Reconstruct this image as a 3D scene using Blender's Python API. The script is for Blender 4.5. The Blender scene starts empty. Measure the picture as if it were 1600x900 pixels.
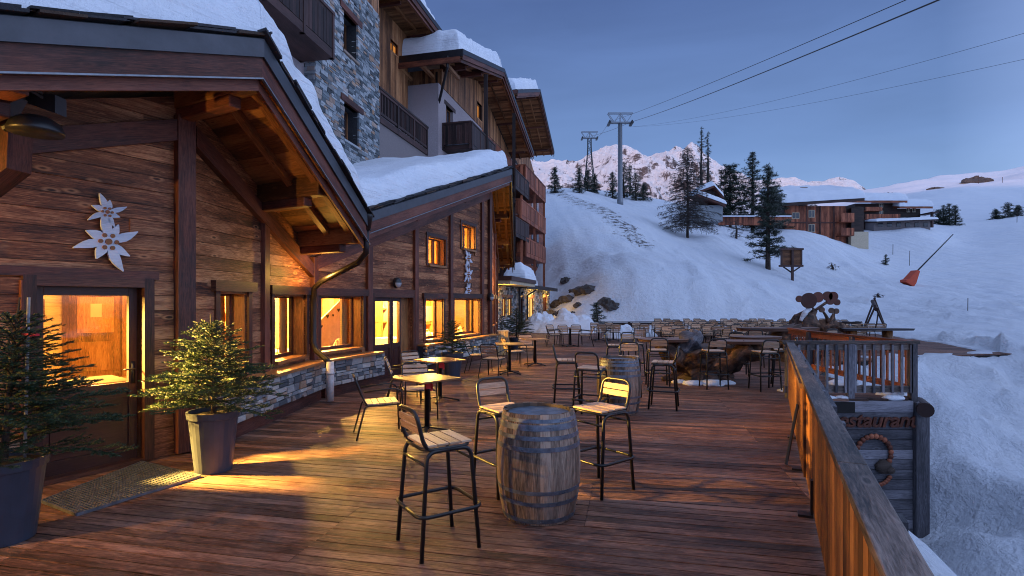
import bpy, math, random
import numpy as np
from mathutils import Vector, noise
R = math.radians
rnd = random.Random(7)
S = bpy.context.scene
COL = S.collection

# ---------------------------------------------------------------- camera, sky, sun, exposure
CZ, F, HX, HY = 1.75, 850.0, 800.0, 471.0
cam = bpy.data.cameras.new('camera'); camo = bpy.data.objects.new('camera', cam); COL.objects.link(camo)
camo.location = (0, 0, CZ); camo.rotation_euler = (R(90), 0, 0)
cam.sensor_width = 36; cam.lens = F / 1600 * 36; cam.shift_y = (HY - 450) / 1600
cam.clip_start = 0.05; cam.clip_end = 9000
S.camera = camo

SUN_EL, SUN_AZ = 3.2, -152.0     # low sun behind the viewer; azimuth from +Y clockwise
W = bpy.data.worlds.new('World'); S.world = W; W.use_nodes = True
nt = W.node_tree; nt.nodes.clear()
o = nt.nodes.new('ShaderNodeOutputWorld'); bg = nt.nodes.new('ShaderNodeBackground')
sky = nt.nodes.new('ShaderNodeTexSky'); sky.sky_type = 'NISHITA'; sky.sun_disc = False
sky.sun_elevation = R(SUN_EL); sky.sun_rotation = R(SUN_AZ)
sky.altitude = 1900; sky.air_density = 1.0; sky.dust_density = 0.4; sky.ozone_density = 3.0
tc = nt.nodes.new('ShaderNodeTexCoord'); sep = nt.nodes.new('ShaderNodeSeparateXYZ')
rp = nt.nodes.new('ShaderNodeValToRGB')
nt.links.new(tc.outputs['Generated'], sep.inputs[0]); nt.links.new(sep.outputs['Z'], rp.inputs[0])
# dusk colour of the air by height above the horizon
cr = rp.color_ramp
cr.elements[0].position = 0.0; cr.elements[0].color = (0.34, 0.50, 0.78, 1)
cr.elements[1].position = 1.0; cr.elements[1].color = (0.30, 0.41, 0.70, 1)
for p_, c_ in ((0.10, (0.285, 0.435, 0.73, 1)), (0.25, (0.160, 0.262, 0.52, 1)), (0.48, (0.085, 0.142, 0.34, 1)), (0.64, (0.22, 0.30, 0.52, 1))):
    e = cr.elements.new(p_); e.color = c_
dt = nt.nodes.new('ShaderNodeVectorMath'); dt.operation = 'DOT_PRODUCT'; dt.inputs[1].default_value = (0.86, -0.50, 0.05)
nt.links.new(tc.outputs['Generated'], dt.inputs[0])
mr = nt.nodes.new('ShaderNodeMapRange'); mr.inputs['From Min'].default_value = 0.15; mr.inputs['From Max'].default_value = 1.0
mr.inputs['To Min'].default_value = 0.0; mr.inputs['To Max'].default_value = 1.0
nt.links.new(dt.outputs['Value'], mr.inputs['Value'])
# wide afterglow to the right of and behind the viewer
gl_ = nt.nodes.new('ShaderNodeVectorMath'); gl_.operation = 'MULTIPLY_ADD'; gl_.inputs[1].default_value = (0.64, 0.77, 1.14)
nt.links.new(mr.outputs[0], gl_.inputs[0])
# thin high cloud veil
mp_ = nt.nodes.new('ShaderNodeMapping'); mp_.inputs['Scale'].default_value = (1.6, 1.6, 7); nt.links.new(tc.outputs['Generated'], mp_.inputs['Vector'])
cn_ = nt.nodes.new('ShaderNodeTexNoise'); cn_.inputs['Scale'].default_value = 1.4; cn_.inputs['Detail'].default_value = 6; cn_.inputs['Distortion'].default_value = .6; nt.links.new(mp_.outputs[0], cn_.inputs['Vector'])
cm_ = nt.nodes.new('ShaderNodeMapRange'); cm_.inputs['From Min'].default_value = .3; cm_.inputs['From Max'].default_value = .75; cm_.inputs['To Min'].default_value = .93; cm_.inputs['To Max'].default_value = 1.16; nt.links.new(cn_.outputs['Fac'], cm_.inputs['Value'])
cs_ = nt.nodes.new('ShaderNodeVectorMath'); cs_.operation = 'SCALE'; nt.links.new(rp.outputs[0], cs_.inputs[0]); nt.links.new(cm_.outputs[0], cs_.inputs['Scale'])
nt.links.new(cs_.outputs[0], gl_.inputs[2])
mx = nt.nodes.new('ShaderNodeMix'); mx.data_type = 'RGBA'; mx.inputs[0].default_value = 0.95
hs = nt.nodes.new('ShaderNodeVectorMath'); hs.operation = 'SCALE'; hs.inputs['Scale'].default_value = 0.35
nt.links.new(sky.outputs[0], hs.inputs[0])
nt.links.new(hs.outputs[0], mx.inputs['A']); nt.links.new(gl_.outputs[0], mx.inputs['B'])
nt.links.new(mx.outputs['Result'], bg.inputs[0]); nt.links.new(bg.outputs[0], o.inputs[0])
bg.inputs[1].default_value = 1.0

sl = bpy.data.lights.new('sun', 'SUN'); so = bpy.data.objects.new('sun', sl); COL.objects.link(so)
sl.energy = 2.3; sl.angle = R(0.6); sl.color = (1.0, 0.62, 0.53)
so.rotation_euler = (R(90 - SUN_EL), 0, R(180 - SUN_AZ))
so.location = (-30, -30, 40)
S.view_settings.view_transform = 'Standard'; S.view_settings.look = 'None'
S.view_settings.gamma = 1; S.view_settings.use_curve_mapping = False
S.view_settings.exposure = 0.12
try:
    S.cycles.use_denoising = True; S.cycles.filter_width = 1.05; S.cycles.max_bounces = 7; S.cycles.diffuse_bounces = 3
    S.cycles.transparent_max_bounces = 12; S.cycles.caustics_reflective = False; S.cycles.caustics_refractive = False
    S.cycles.sample_clamp_indirect = 4
except Exception: pass
WARM = (1.0, 0.545, 0.10)

# ---------------------------------------------------------------- helpers
def P(x, y, Y): return Vector(((x - HX) / F * Y, Y, CZ - (y - HY) / F * Y))
def G(x, y, z=0.0):
    Y = (CZ - z) * F / (y - HY); return Vector(((x - HX) / F * Y, Y, z))

class Frame:
    """s runs along a heading (degrees from +Y towards +X), t to the right of it, z up"""
    def __init__(s_, x, y, head): s_.x, s_.y, s_.h = x, y, R(head); s_.head = head
    def __call__(s_, s, t, z):
        c, n = math.cos(s_.h), math.sin(s_.h)
        return Vector((s_.x + s * n + t * c, s_.y + s * c - t * n, z))
    def s_at(s_, px, t=0.0):          # s where the picture column px meets the plane t
        k = (px - HX) / F; c, n = math.cos(s_.h), math.sin(s_.h)
        return (k * (s_.y - t * n) - s_.x - t * c) / (n - k * c)
    def z_at(s_, px, py, t=0.0):
        s = s_.s_at(px, t); Y = s_(s, t, 0).y; return CZ - (py - HY) / F * Y
ID = Frame(0, 0, 0)
WF = lambda s, t, z: Vector((t, s, z))

class MB:
    def __init__(s): s.v = []; s.f = []; s.uv = []; s.t = []; s.m = []
    def poly(s, pts, uvs=None, t=0.5, m=0):
        n = len(s.v); s.v.extend([tuple(p) for p in pts]); s.f.append(tuple(range(n, n + len(pts))))
        s.uv.append(uvs or [(0, 0)] * len(pts)); s.t.append(t); s.m.append(m)
    def quad(s, a, b, c, d, t=0.5, m=0, ou=None):
        a, b, c, d = map(Vector, (a, b, c, d)); w = (b - a).length; h = (d - a).length
        o_ = ou or (rnd.random() * 40, rnd.random() * 40)
        s.poly([a, b, c, d], [(o_[0], o_[1]), (o_[0] + w, o_[1]), (o_[0] + w, o_[1] + h), (o_[0], o_[1] + h)], t, m)
    def box8(s, c, t=None, m=0):
        if t is None: t = rnd.random()
        c = [Vector(p) for p in c]
        L = [(c[4] - c[0]).length, (c[2] - c[0]).length, (c[1] - c[0]).length]
        n = len(s.v); s.v.extend([tuple(p) for p in c])
        ou, ov = rnd.random() * 40, rnd.random() * 40
        long_ = L.index(max(L))
        flip = (c[4] - c[0]).cross(c[2] - c[0]).dot(c[1] - c[0]) < 0
        def uvp(i, ax):
            bits = ((i >> 2) & 1, (i >> 1) & 1, i & 1)
            o2 = [a for a in (0, 1, 2) if a != ax]
            if long_ in o2: u_ax = long_; v_ax = o2[0] if o2[1] == long_ else o2[1]
            else: u_ax, v_ax = o2[0], o2[1]
            return (ou + bits[u_ax] * L[u_ax], ov + ax * 3.3 + bits[v_ax] * L[v_ax])
        for ax, fc in ((0, (0, 1, 3, 2)), (0, (4, 6, 7, 5)), (1, (0, 4, 5, 1)), (1, (2, 3, 7, 6)), (2, (0, 2, 6, 4)), (2, (1, 5, 7, 3))):
            if flip: fc = fc[::-1]
            s.f.append(tuple(n + i for i in fc)); s.uv.append([uvp(i, ax) for i in fc]); s.t.append(t); s.m.append(m)
    def fbox(s, fr, s0, s1, t0, t1, z0, z1, t=None, m=0):
        s.box8([fr(a, b, c) for a in (s0, s1) for b in (t0, t1) for c in (z0, z1)], t, m)
    def box(s, x0, x1, y0, y1, z0, z1, t=None, m=0):
        s.box8([(a, b, c) for a in (x0, x1) for b in (y0, y1) for c in (z0, z1)], t, m)
    def beam(s, a, b, w, h, up=(0, 0, 1), t=None, m=0):
        """bar from a to b, w wide, h high (centred)"""
        a, b = Vector(a), Vector(b); d = (b - a).normalized(); up = Vector(up)
        if abs(d.dot(up)) > 0.98: up = Vector((1, 0, 0))
        sx = d.cross(up).normalized(); uz = sx.cross(d).normalized()
        s.box8([p + sx * (i * w / 2) + uz * (j * h / 2) for p in (a, b) for i in (-1, 1) for j in (-1, 1)], t, m)
    def tube(s, pts, r, n=8, close=False, t=0.5, m=0, caps=True):
        pts = [Vector(p) for p in pts]; N = len(pts)
        rs = r if isinstance(r, (list, tuple)) else [r] * N
        tan = []
        for i in range(N):
            if close: d = pts[(i + 1) % N] - pts[i - 1]
            else: d = pts[min(i + 1, N - 1)] - pts[max(i - 1, 0)]
            tan.append(d.normalized() if d.length > 1e-9 else Vector((0, 0, 1)))
        up = Vector((0, 0, 1)) if abs(tan[0].z) < 0.9 else Vector((1, 0, 0))
        nx = tan[0].cross(up).normalized(); base = len(s.v); dist = 0
        for i in range(N):
            nx = (nx - tan[i] * nx.dot(tan[i]))
            nx = nx.normalized() if nx.length > 1e-6 else tan[i].orthogonal().normalized()
            ny = tan[i].cross(nx)
            for k in range(n):
                a = 2 * math.pi * k / n
                s.v.append(tuple(pts[i] + (nx * math.cos(a) + ny * math.sin(a)) * rs[i]))
        for i in range(N if close else N - 1):
            j = (i + 1) % N
            l = (pts[j] - pts[i]).length
            for k in range(n):
                k2 = (k + 1) % n
                s.f.append((base + i * n + k, base + i * n + k2, base + j * n + k2, base + j * n + k))
                s.uv.append([(dist, k / n * .3), (dist, (k + 1) / n * .3), (dist + l, (k + 1) / n * .3), (dist + l, k / n * .3)])
                s.t.append(t); s.m.append(m)
            dist += l
        if not close and caps:
            for i, rev in ((0, True), (N - 1, False)):
                fc = [base + i * n + k for k in range(n)]
                if rev: fc = fc[::-1]
                s.f.append(tuple(fc)); s.uv.append([(0, 0)] * n); s.t.append(t); s.m.append(m)
    def lathe(s, prof, n=24, c=(0, 0, 0), t=0.5, m=0):
        base = len(s.v); c = Vector(c)
        for r_, z_ in prof:
            for k in range(n):
                a = 2 * math.pi * k / n; s.v.append((c.x + r_ * math.cos(a), c.y + r_ * math.sin(a), c.z + z_))
        for i in range(len(prof) - 1):
            for k in range(n):
                k2 = (k + 1) % n
                s.f.append((base + i * n + k, base + i * n + k2, base + (i + 1) * n + k2, base + (i + 1) * n + k))
                z0, z1 = prof[i][1], prof[i + 1][1]
                s.uv.append([(z0, k / n), (z0, (k + 1) / n), (z1, (k + 1) / n), (z1, k / n)]); s.t.append(t); s.m.append(m)
        for i, rev in ((0, True), (len(prof) - 1, False)):
            if prof[i][0] > 1e-4:
                fc = [base + i * n + k for k in range(n)]
                s.f.append(tuple(fc[::-1] if rev else fc)); s.uv.append([(s.v[q][0], s.v[q][1]) for q in s.f[-1]]); s.t.append(t); s.m.append(m)
    def ball(s, c, r, n=12, sq=(1, 1, 1), t=0.5, m=0, jit=0.0, seed=0):
        c = Vector(c); base = len(s.v); rows = max(4, n // 2)
        for i in range(rows + 1):
            th = math.pi * i / rows
            for k in range(n):
                a = 2 * math.pi * k / n
                d = Vector((math.sin(th) * math.cos(a) * sq[0], math.sin(th) * math.sin(a) * sq[1], math.cos(th) * sq[2]))
                q = r * (1 + (jit * noise.noise(d * 2.3 + Vector((seed, 0, 0))) if jit else 0))
                s.v.append(tuple(c + d * q))
        for i in range(rows):
            for k in range(n):
                k2 = (k + 1) % n
                s.f.append((base + i * n + k, base + (i + 1) * n + k, base + (i + 1) * n + k2, base + i * n + k2))
                s.uv.append([(k / n, i / rows), (k / n, (i + 1) / rows), ((k + 1) / n, (i + 1) / rows), ((k + 1) / n, i / rows)]); s.t.append(t); s.m.append(m)
    def build(s, name, mats, parent=None, smooth=False, bevel=0):
        me = bpy.data.meshes.new(name)
        me.from_pydata(s.v, [], s.f)
        uvl = me.uv_layers.new(name='UVMap')
        flat = np.array([c for f in s.uv for u in f for c in u], dtype=np.float32)
        if len(flat) == len(uvl.data) * 2: uvl.data.foreach_set('uv', flat)
        at = me.attributes.new('tint', 'FLOAT', 'FACE')
        if len(at.data) == len(s.t): at.data.foreach_set('value', np.array(s.t, dtype=np.float32))
        for m_ in (mats if isinstance(mats, (list, tuple)) else [mats]): me.materials.append(m_)
        if any(s.m): me.polygons.foreach_set('material_index', s.m)
        if smooth: me.polygons.foreach_set('use_smooth', [True] * len(me.polygons))
        me.update()
        ob = bpy.data.objects.new(name, me); COL.objects.link(ob)
        if parent is not None:
            ob.parent = parent
        if bevel:
            b = ob.modifiers.new('bevel', 'BEVEL'); b.width = bevel; b.segments = 2; b.limit_method = 'ANGLE'
        return ob

def tag(o, label=None, cat=None, group=None, kind=None):
    if label: o['label'] = label
    if cat: o['category'] = cat
    if group: o['group'] = group
    if kind: o['kind'] = kind
    return o
def empty(name, loc=(0, 0, 0), rz=0.0, label=None, cat=None, group=None):
    o = bpy.data.objects.new(name, None); COL.objects.link(o); o.location = loc; o.rotation_euler = (0, 0, rz)
    o.empty_display_size = 0.2
    return tag(o, label, cat, group)
class World:      # builds a thing from meshes given in world coordinates, its Empty at the thing's base
    def __init__(s, name, base, label, cat, group=None):
        s.e = empty(name, base, 0, label, cat, group); s.base = Vector(base)
    def add(s, mb, name, mats, parent=None, smooth=False, bevel=0):
        b = s.base
        if parent is None or parent is s.e:
            mb.v = [(x - b.x, y - b.y, z - b.z) for x, y, z in mb.v]; p = s.e
        else:
            mb.v = [(x - b.x, y - b.y, z - b.z) for x, y, z in mb.v]; p = parent
        return mb.build(name, mats, p, smooth, bevel)
def copy_tree(o, parent=None):
    c = o.copy(); COL.objects.link(c)
    if parent is not None: c.parent = parent
    for ch in KIDS(o): copy_tree(ch, c)
    return c
def KIDS(o): return [c for c in ALLCH.get(o.name, [])]
ALLCH = {}
def index_children():
    ALLCH.clear()
    for ob in COL.objects:
        if ob.parent: ALLCH.setdefault(ob.parent.name, []).append(ob)

# ---------------------------------------------------------------- materials
class NT:
    def __init__(s, name):
        s.mat = bpy.data.materials.new(name); s.mat.use_nodes = True; s.t = s.mat.node_tree; s.t.nodes.clear()
        s.out = s.n('ShaderNodeOutputMaterial')
    def n(s, k, **kw):
        x = s.t.nodes.new(k)
        for a, b in kw.items(): setattr(x, a, b)
        return x
    def l(s, a, b): s.t.links.new(a, b)
    def math(s, op, a, b=None, c=None):
        x = s.n('ShaderNodeMath', operation=op)
        for i, q in enumerate((a, b, c)):
            if q is None: continue
            if isinstance(q, (int, float)): x.inputs[i].default_value = q
            else: s.l(q, x.inputs[i])
        return x.outputs[0]
    def ramp(s, fac, stops, interp='LINEAR'):
        x = s.n('ShaderNodeValToRGB'); cr = x.color_ramp; cr.interpolation = interp
        while len(cr.elements) > 1: cr.elements.remove(cr.elements[-1])
        cr.elements[0].position = stops[0][0]; cr.elements[0].color = (*stops[0][1], 1)
        for p, c in stops[1:]:
            e = cr.elements.new(p); e.color = (*c, 1)
        s.l(fac, x.inputs[0]); return x.outputs[0]
    def noise(s, vec, scale, detail=4, rough=0.55, dist=0.0):
        x = s.n('ShaderNodeTexNoise'); x.inputs['Scale'].default_value = scale; x.inputs['Detail'].default_value = detail
        x.inputs['Roughness'].default_value = rough; x.inputs['Distortion'].default_value = dist
        if vec is not None: s.l(vec, x.inputs['Vector'])
        return x.outputs['Fac']
    def vor(s, vec, scale, feature='F1', out='Distance', rand=1.0):
        x = s.n('ShaderNodeTexVoronoi', feature=feature); x.inputs['Scale'].default_value = scale; x.inputs['Randomness'].default_value = rand
        s.l(vec, x.inputs['Vector']); return x.outputs[out]
    def mapv(s, vec, sc=(1, 1, 1), loc=(0, 0, 0)):
        x = s.n('ShaderNodeMapping'); x.inputs['Scale'].default_value = sc; x.inputs['Location'].default_value = loc
        s.l(vec, x.inputs['Vector']); return x.outputs[0]
    def mix(s, f, a, b, blend='MIX'):
        x = s.n('ShaderNodeMix', data_type='RGBA', blend_type=blend)
        for key, q in (('Factor', f), ('A', a), ('B', b)):
            sock = x.inputs[0] if key == 'Factor' else x.inputs[key if key != 'A' else 'A']
            if key == 'A': sock = x.inputs[6]
            if key == 'B': sock = x.inputs[7]
            if isinstance(q, (int, float)): sock.default_value = q
            elif isinstance(q, tuple): sock.default_value = (*q, 1) if len(q) == 3 else q
            else: s.l(q, sock)
        return x.outputs[2]
    def bsdf(s, col, rough=0.6, metal=0.0, bump=None, bs=0.3, bd=0.01, spec=0.5, **kw):
        b = s.n('ShaderNodeBsdfPrincipled')
        for k_, q in (('Base Color', col), ('Roughness', rough), ('Metallic', metal), ('Specular IOR Level', spec)):
            if isinstance(q, (int, float)): b.inputs[k_].default_value = q
            elif isinstance(q, tuple): b.inputs[k_].default_value = (*q, 1)
            else: s.l(q, b.inputs[k_])
        if bump is not None:
            bp = s.n('ShaderNodeBump'); bp.inputs['Strength'].default_value = bs; bp.inputs['Distance'].default_value = bd
            s.l(bump, bp.inputs['Height']); s.l(bp.outputs[0], b.inputs['Normal'])
        for k_, q in kw.items(): b.inputs[k_].default_value = q
        s.l(b.outputs[0], s.out.inputs[0]); return b

def wood(name, dark, mid, light, rough=0.65, var=0.6, knots=0.5, grain=1.0, weather=0.0, bs=0.35, wcol=(.2, .2, .22)):
    N = NT(name); uv = N.n('ShaderNodeTexCoord').outputs['UV']
    tint = N.n('ShaderNodeAttribute', attribute_name='tint').outputs['Fac']
    g1 = N.noise(N.mapv(uv, (2.8, 38 * grain, 1)), 1.0, 8, 0.74, 1.3)
    g2 = N.noise(N.mapv(uv, (9, 150 * grain, 1)), 1.0, 3, 0.65)
    big = N.noise(N.mapv(uv, (0.7, 3, 1)), 1.0, 3, 0.5)
    f = N.math('ADD', N.math('MULTIPLY', g1, 0.6), N.math('MULTIPLY', g2, 0.4))
    f = N.math('ADD', f, N.math('MULTIPLY', N.math('SUBTRACT', big, 0.5), 0.5))
    f = N.math('ADD', f, N.math('MULTIPLY', N.math('SUBTRACT', tint, 0.5), 0.28 * var))
    c = N.ramp(f, [(0.37, dark), (0.5, mid), (0.64, light)])
    kn = N.vor(N.mapv(uv, (2.6, 7.5, 1)), 1.0)
    if knots:
        kf = N.ramp(kn, [(0.0, (1, 1, 1)), (0.07, (.9, .9, .9)), (0.11, (0, 0, 0))])
        ring = N.ramp(kn, [(0.08, (0, 0, 0)), (0.14, (1, 1, 1)), (0.24, (0, 0, 0))])
        c = N.mix(N.math('MULTIPLY', ring, 0.6 * knots), c, light)
        c = N.mix(N.math('MULTIPLY', kf, 0.85 * knots), c, tuple(x * 0.45 for x in dark))
    val = N.math('ADD', N.math('MULTIPLY', tint, var), 1 - var * 0.55)
    h = N.n('ShaderNodeHueSaturation'); N.l(val, h.inputs['Value']); N.l(c, h.inputs['Color'])
    c = h.outputs[0]
    if weather:
        oc = N.n('ShaderNodeTexCoord').outputs['Object']
        wf = N.ramp(N.noise(N.mapv(oc, (.9, .9, 1.3)), 1.3, 6, 0.7), [(0.42, (0, 0, 0)), (0.68, (1, 1, 1))])
        wf = N.math('MULTIPLY', wf, N.math('MULTIPLY', f, 1.6 * weather))
        c = N.mix(wf, c, wcol)
    b = N.bsdf(c, rough, 0, f, bs, 0.006, 0.35)
    return N.mat

def plain(name, col, rough=0.6, metal=0.0, nz=0.15, sc=8.0, bs=0.15, spec=0.5):
    N = NT(name); oc = N.n('ShaderNodeTexCoord').outputs['Object']
    tint = N.n('ShaderNodeAttribute', attribute_name='tint').outputs['Fac']
    n_ = N.noise(oc, sc, 6, 0.65)
    c = N.ramp(n_, [(0.25, tuple(x * (1 - nz * 1.6) for x in col)), (0.75, tuple(min(1, x * (1 + nz * 1.6)) for x in col))])
    rr = N.math('ADD', N.math('MULTIPLY', n_, 0.3), rough - 0.15)
    N.bsdf(c, rr, metal, n_, bs, 0.01, spec); return N.mat

M = {}
M['siding'] = wood('weathered_red_brown_boards', (.030, .009, .004), (.215, .070, .028), (.58, .27, .125), 0.62, 0.22, 1.0, 1, 0.22, 0.5, (.33, .16, .09))
M['beam'] = wood('dark_red_beam_wood', (.030, .009, .006), (.105, .029, .018), (.20, .065, .038), 0.55, 0.4, 0.35, 1, 0.1)
M['trim'] = wood('window_trim_wood', (.02, .008, .006), (.07, .024, .016), (.13, .05, .03), 0.5, 0.4, 0.2)
M['jamb'] = wood('larch_reveal_wood', (.12, .05, .02), (.30, .13, .045), (.45, .21, .08), 0.5, 0.3, 0.2)
M['soffit'] = wood('pine_soffit_boards', (.09, .035, .014), (.24, .10, .038), (.38, .18, .075), 0.55, 0.5, 0.7)
M['larch'] = wood('larch_cladding', (.09, .034, .014), (.28, .115, .045), (.46, .22, .10), 0.6, 0.6, 0.4, 1, 0.25, 0.4, (.1, .05, .035))
M['redwood'] = wood('red_stained_boards', (.08, .022, .012), (.27, .075, .036), (.42, .14, .07), 0.6, 0.6, 0.3)
M['darkwood'] = wood('dark_brown_boards', (.012, .006, .006), (.04, .018, .015), (.075, .035, .03), 0.55, 0.5, 0.2)
M['door'] = wood('dark_plum_door_paint', (.03, .011, .011), (.052, .019, .018), (.075, .03, .028), 0.42, 0.15, 0.0, 1, 0, 0.15)
M['grey'] = wood('silvered_grey_wood', (.045, .045, .055), (.13, .125, .145), (.26, .25, .28), 0.65, 0.55, 0.6, 1, 0.25, 0.6, (.09, .065, .05))
M['cap'] = wood('worn_handrail_wood', (.018, .015, .015), (.115, .086, .072), (.27, .215, .19), 0.5, 0.35, 0.7, 0.7, 0.2, 0.8, (.14, .10, .09))
M['plank'] = wood('golden_brown_fence_boards', (.07, .024, .008), (.24, .095, .028), (.42, .19, .06), 0.5, 0.75, 0.7, 1, 0.25, 0.5, (.06, .02, .01))
M['slat'] = wood('beige_slat_wood', (.30, .19, .12), (.50, .34, .23), (.62, .45, .32), 0.5, 0.25, 0.0, 1, 0, 0.15)
M['tabletop'] = wood('orange_brown_tabletop', (.16, .075, .03), (.26, .13, .055), (.34, .18, .08), 0.4, 0.2, 0.0, 0.6, 0, 0.1)
M['pine'] = wood('warm_pine_interior', (.40, .25, .12), (.62, .43, .22), (.75, .56, .32), 0.5, 0.5, 0.6)
M['stave'] = wood('weathered_oak_staves', (.05, .036, .028), (.20, .145, .11), (.42, .32, .25), 0.7, 0.6, 0.4, 1, 0.4, 0.6, (.06, .048, .042))
M['barrelhead'] = wood('grey_barrel_head', (.07, .075, .09), (.15, .16, .19), (.24, .25, .29), 0.55, 0.3, 0.2, 1, 0.3, 0.4, (.08, .07, .07))
M['root'] = wood('gnarled_stump_wood', (.012, .008, .007), (.10, .052, .032), (.36, .18, .10), 0.6, 0.3, 0.4, 0.3, 0.2, 0.9, (.15, .15, .17))
M['slab'] = wood('live_edge_slab_wood', (.08, .04, .028), (.2, .105, .07), (.32, .19, .14), 0.5, 0.3, 0.4, 0.5, 0.3, 0.3, (.14, .13, .15))
M['bark'] = wood('conifer_bark', (.02, .014, .011), (.06, .042, .034), (.12, .09, .075), 0.85, 0.2, 0, 0.6, 0, 0.9)
M['flower'] = wood('pale_painted_cutout', (.42, .46, .55), (.56, .60, .70), (.66, .70, .80), 0.6, 0.15, 0.2, 1, 0, 0.3)
M['black'] = plain('black_powder_coat', (.012, .013, .016), 0.38, 0.0, 0.1, 30, 0.05)
M['metal'] = plain('grey_zinc_flashing', (.075, .08, .095), 0.5, 0.35, 0.22, 3, 0.1)
M['darkmetal'] = plain('dark_brown_gutter_metal', (.022, .018, .02), 0.35, 0.4, 0.2, 5, 0.05)
M['galv'] = plain('galvanised_steel', (.22, .24, .27), 0.45, 0.7, 0.25, 12, 0.1)
M['white'] = plain('chipped_white_pipe', (.55, .55, .56), 0.45, 0, 0.25, 9, 0.1)
M['plaster'] = plain('mauve_grey_roughcast', (.36, .30, .31), 0.9, 0, 0.14, 22, 0.6)
M['plasterdark'] = plain('brown_grey_render', (.2, .17, .17), 0.9, 0, 0.12, 22, 0.4)
M['cream'] = plain('cream_render', (.55, .46, .33), 0.85, 0, 0.1, 6, 0.2)
M['pot'] = plain('slate_grey_planter', (.035, .045, .07), 0.5, 0, 0.12, 8, 0.08)
M['soil'] = plain('dark_potting_soil', (.02, .014, .01), 0.95, 0, 0.4, 40, 0.8)
M['hoop'] = plain('rusted_blue_grey_hoop', (.15, .18, .23), 0.5, 0.55, 0.4, 14, 0.3)
M['orange'] = plain('orange_foam_cover', (.55, .065, .02), 0.55, 0, 0.15, 3, 0.2)
M['red'] = plain('red_fabric', (.6, .02, .03), 0.6, 0, 0.1, 8, 0.1)
M['cloth'] = plain('white_table_linen', (.72, .66, .52), 0.8, 0, 0.05, 10, 0.1)
M['curtain'] = plain('ochre_curtain', (.55, .38, .16), 0.85, 0, 0.1, 10, 0.2)
M['mortar'] = plain('dark_mortar', (.035, .035, .04), 0.95, 0, 0.3, 20, 0.5)
M['opal'] = plain('opal_lamp_glass', (.36, .38, .42), 0.25, 0, 0.03, 8, 0.0)
M['under'] = plain('painted_dark', (.01, .008, .008), 0.9, 0, 0.2, 4, 0.2)
M['paper'] = plain('pale_notice_paper', (.6, .5, .35), 0.8, 0, 0.05, 4, 0.0)

def mk_stone(name, lo, mid, hi, warmc):
    N = NT(name); oc = N.n('ShaderNodeTexCoord').outputs['Object']
    tint = N.n('ShaderNodeAttribute', attribute_name='tint').outputs['Fac']
    c = N.ramp(tint, [(0, lo), (0.3, mid), (0.55, tuple((a + b) / 2 for a, b in zip(mid, hi))), (0.78, hi), (0.86, warmc), (1.0, mid)])
    n1 = N.noise(oc, 9, 8, 0.7); n2 = N.noise(oc, 45, 4, 0.7)
    f = N.math('ADD', N.math('MULTIPLY', n1, 0.6), N.math('MULTIPLY', n2, 0.4))
    v = N.math('ADD', N.math('MULTIPLY', f, 1.5), 0.25)
    h = N.n('ShaderNodeHueSaturation'); N.l(v, h.inputs['Value']); N.l(c, h.inputs['Color'])
    N.bsdf(h.outputs[0], 0.8, 0, f, 0.8, 0.03, 0.3); return N.mat
M['stone'] = mk_stone('alpine_rubble_stone', (.06, .068, .075), (.17, .20, .22), (.44, .46, .48), (.40, .24, .15))
M['stonelight'] = mk_stone('pale_plinth_stone', (.07, .075, .085), (.19, .205, .225), (.55, .53, .50), (.36, .23, .15))
M['slate'] = mk_stone('snow_dusted_slate_tiles', (.012, .012, .015), (.03, .03, .034), (.06, .06, .07), (.09, .055, .035))

def mk_snow(name, tracks=False, sc=1.0):
    N = NT(name); oc = N.n('ShaderNodeTexCoord').outputs['Object']
    a = N.noise(oc, 0.25 * sc, 5, 0.6); b = N.noise(oc, 2.2 * sc, 6, 0.65, 0.3); c_ = N.noise(oc, 14 * sc, 5, 0.6)
    f = N.math('ADD', N.math('MULTIPLY', a, 0.5), N.math('ADD', N.math('MULTIPLY', b, 0.33), N.math('MULTIPLY', c_, 0.12)))
    col = N.ramp(f, [(0.3, (.70, .76, .86)), (0.6, (.82, .85, .90))])
    hgt = f if tracks else N.math('ADD', f, N.math('MULTIPLY', N.noise(N.mapv(oc, (.5, .5, 11)), 1.0, 3, 0.6), .35))
    if tracks:
        tr = N.n('ShaderNodeTexWave'); tr.inputs['Scale'].default_value = 0.16; tr.inputs['Distortion'].default_value = 9
        tr.inputs['Detail'].default_value = 3; tr.inputs['Detail Scale'].default_value = 0.6
        N.l(N.mapv(oc, (1, .32, .2)), tr.inputs['Vector'])
        hgt = N.math('ADD', f, N.math('MULTIPLY', tr.outputs['Fac'], 0.10))
    if tracks:
        sc_ = N.n('ShaderNodeAttribute', attribute_name='scree').outputs['Fac']
        nn_ = N.noise(oc, 1.1, 7, 0.75); m_ = N.ramp(N.math('ADD', N.math('MULTIPLY', sc_, .42), nn_), [(0.90, (0, 0, 0)), (0.97, (1, 1, 1))])
        col = N.mix(m_, col, (.10, .085, .08))
    N.bsdf(col, 0.6, 0, hgt, 1.0, 0.8 if tracks else 0.16, 0.25); return N.mat
M['snow'] = mk_snow('roof_snow'); M['snowground'] = mk_snow('piste_snow', True)
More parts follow.
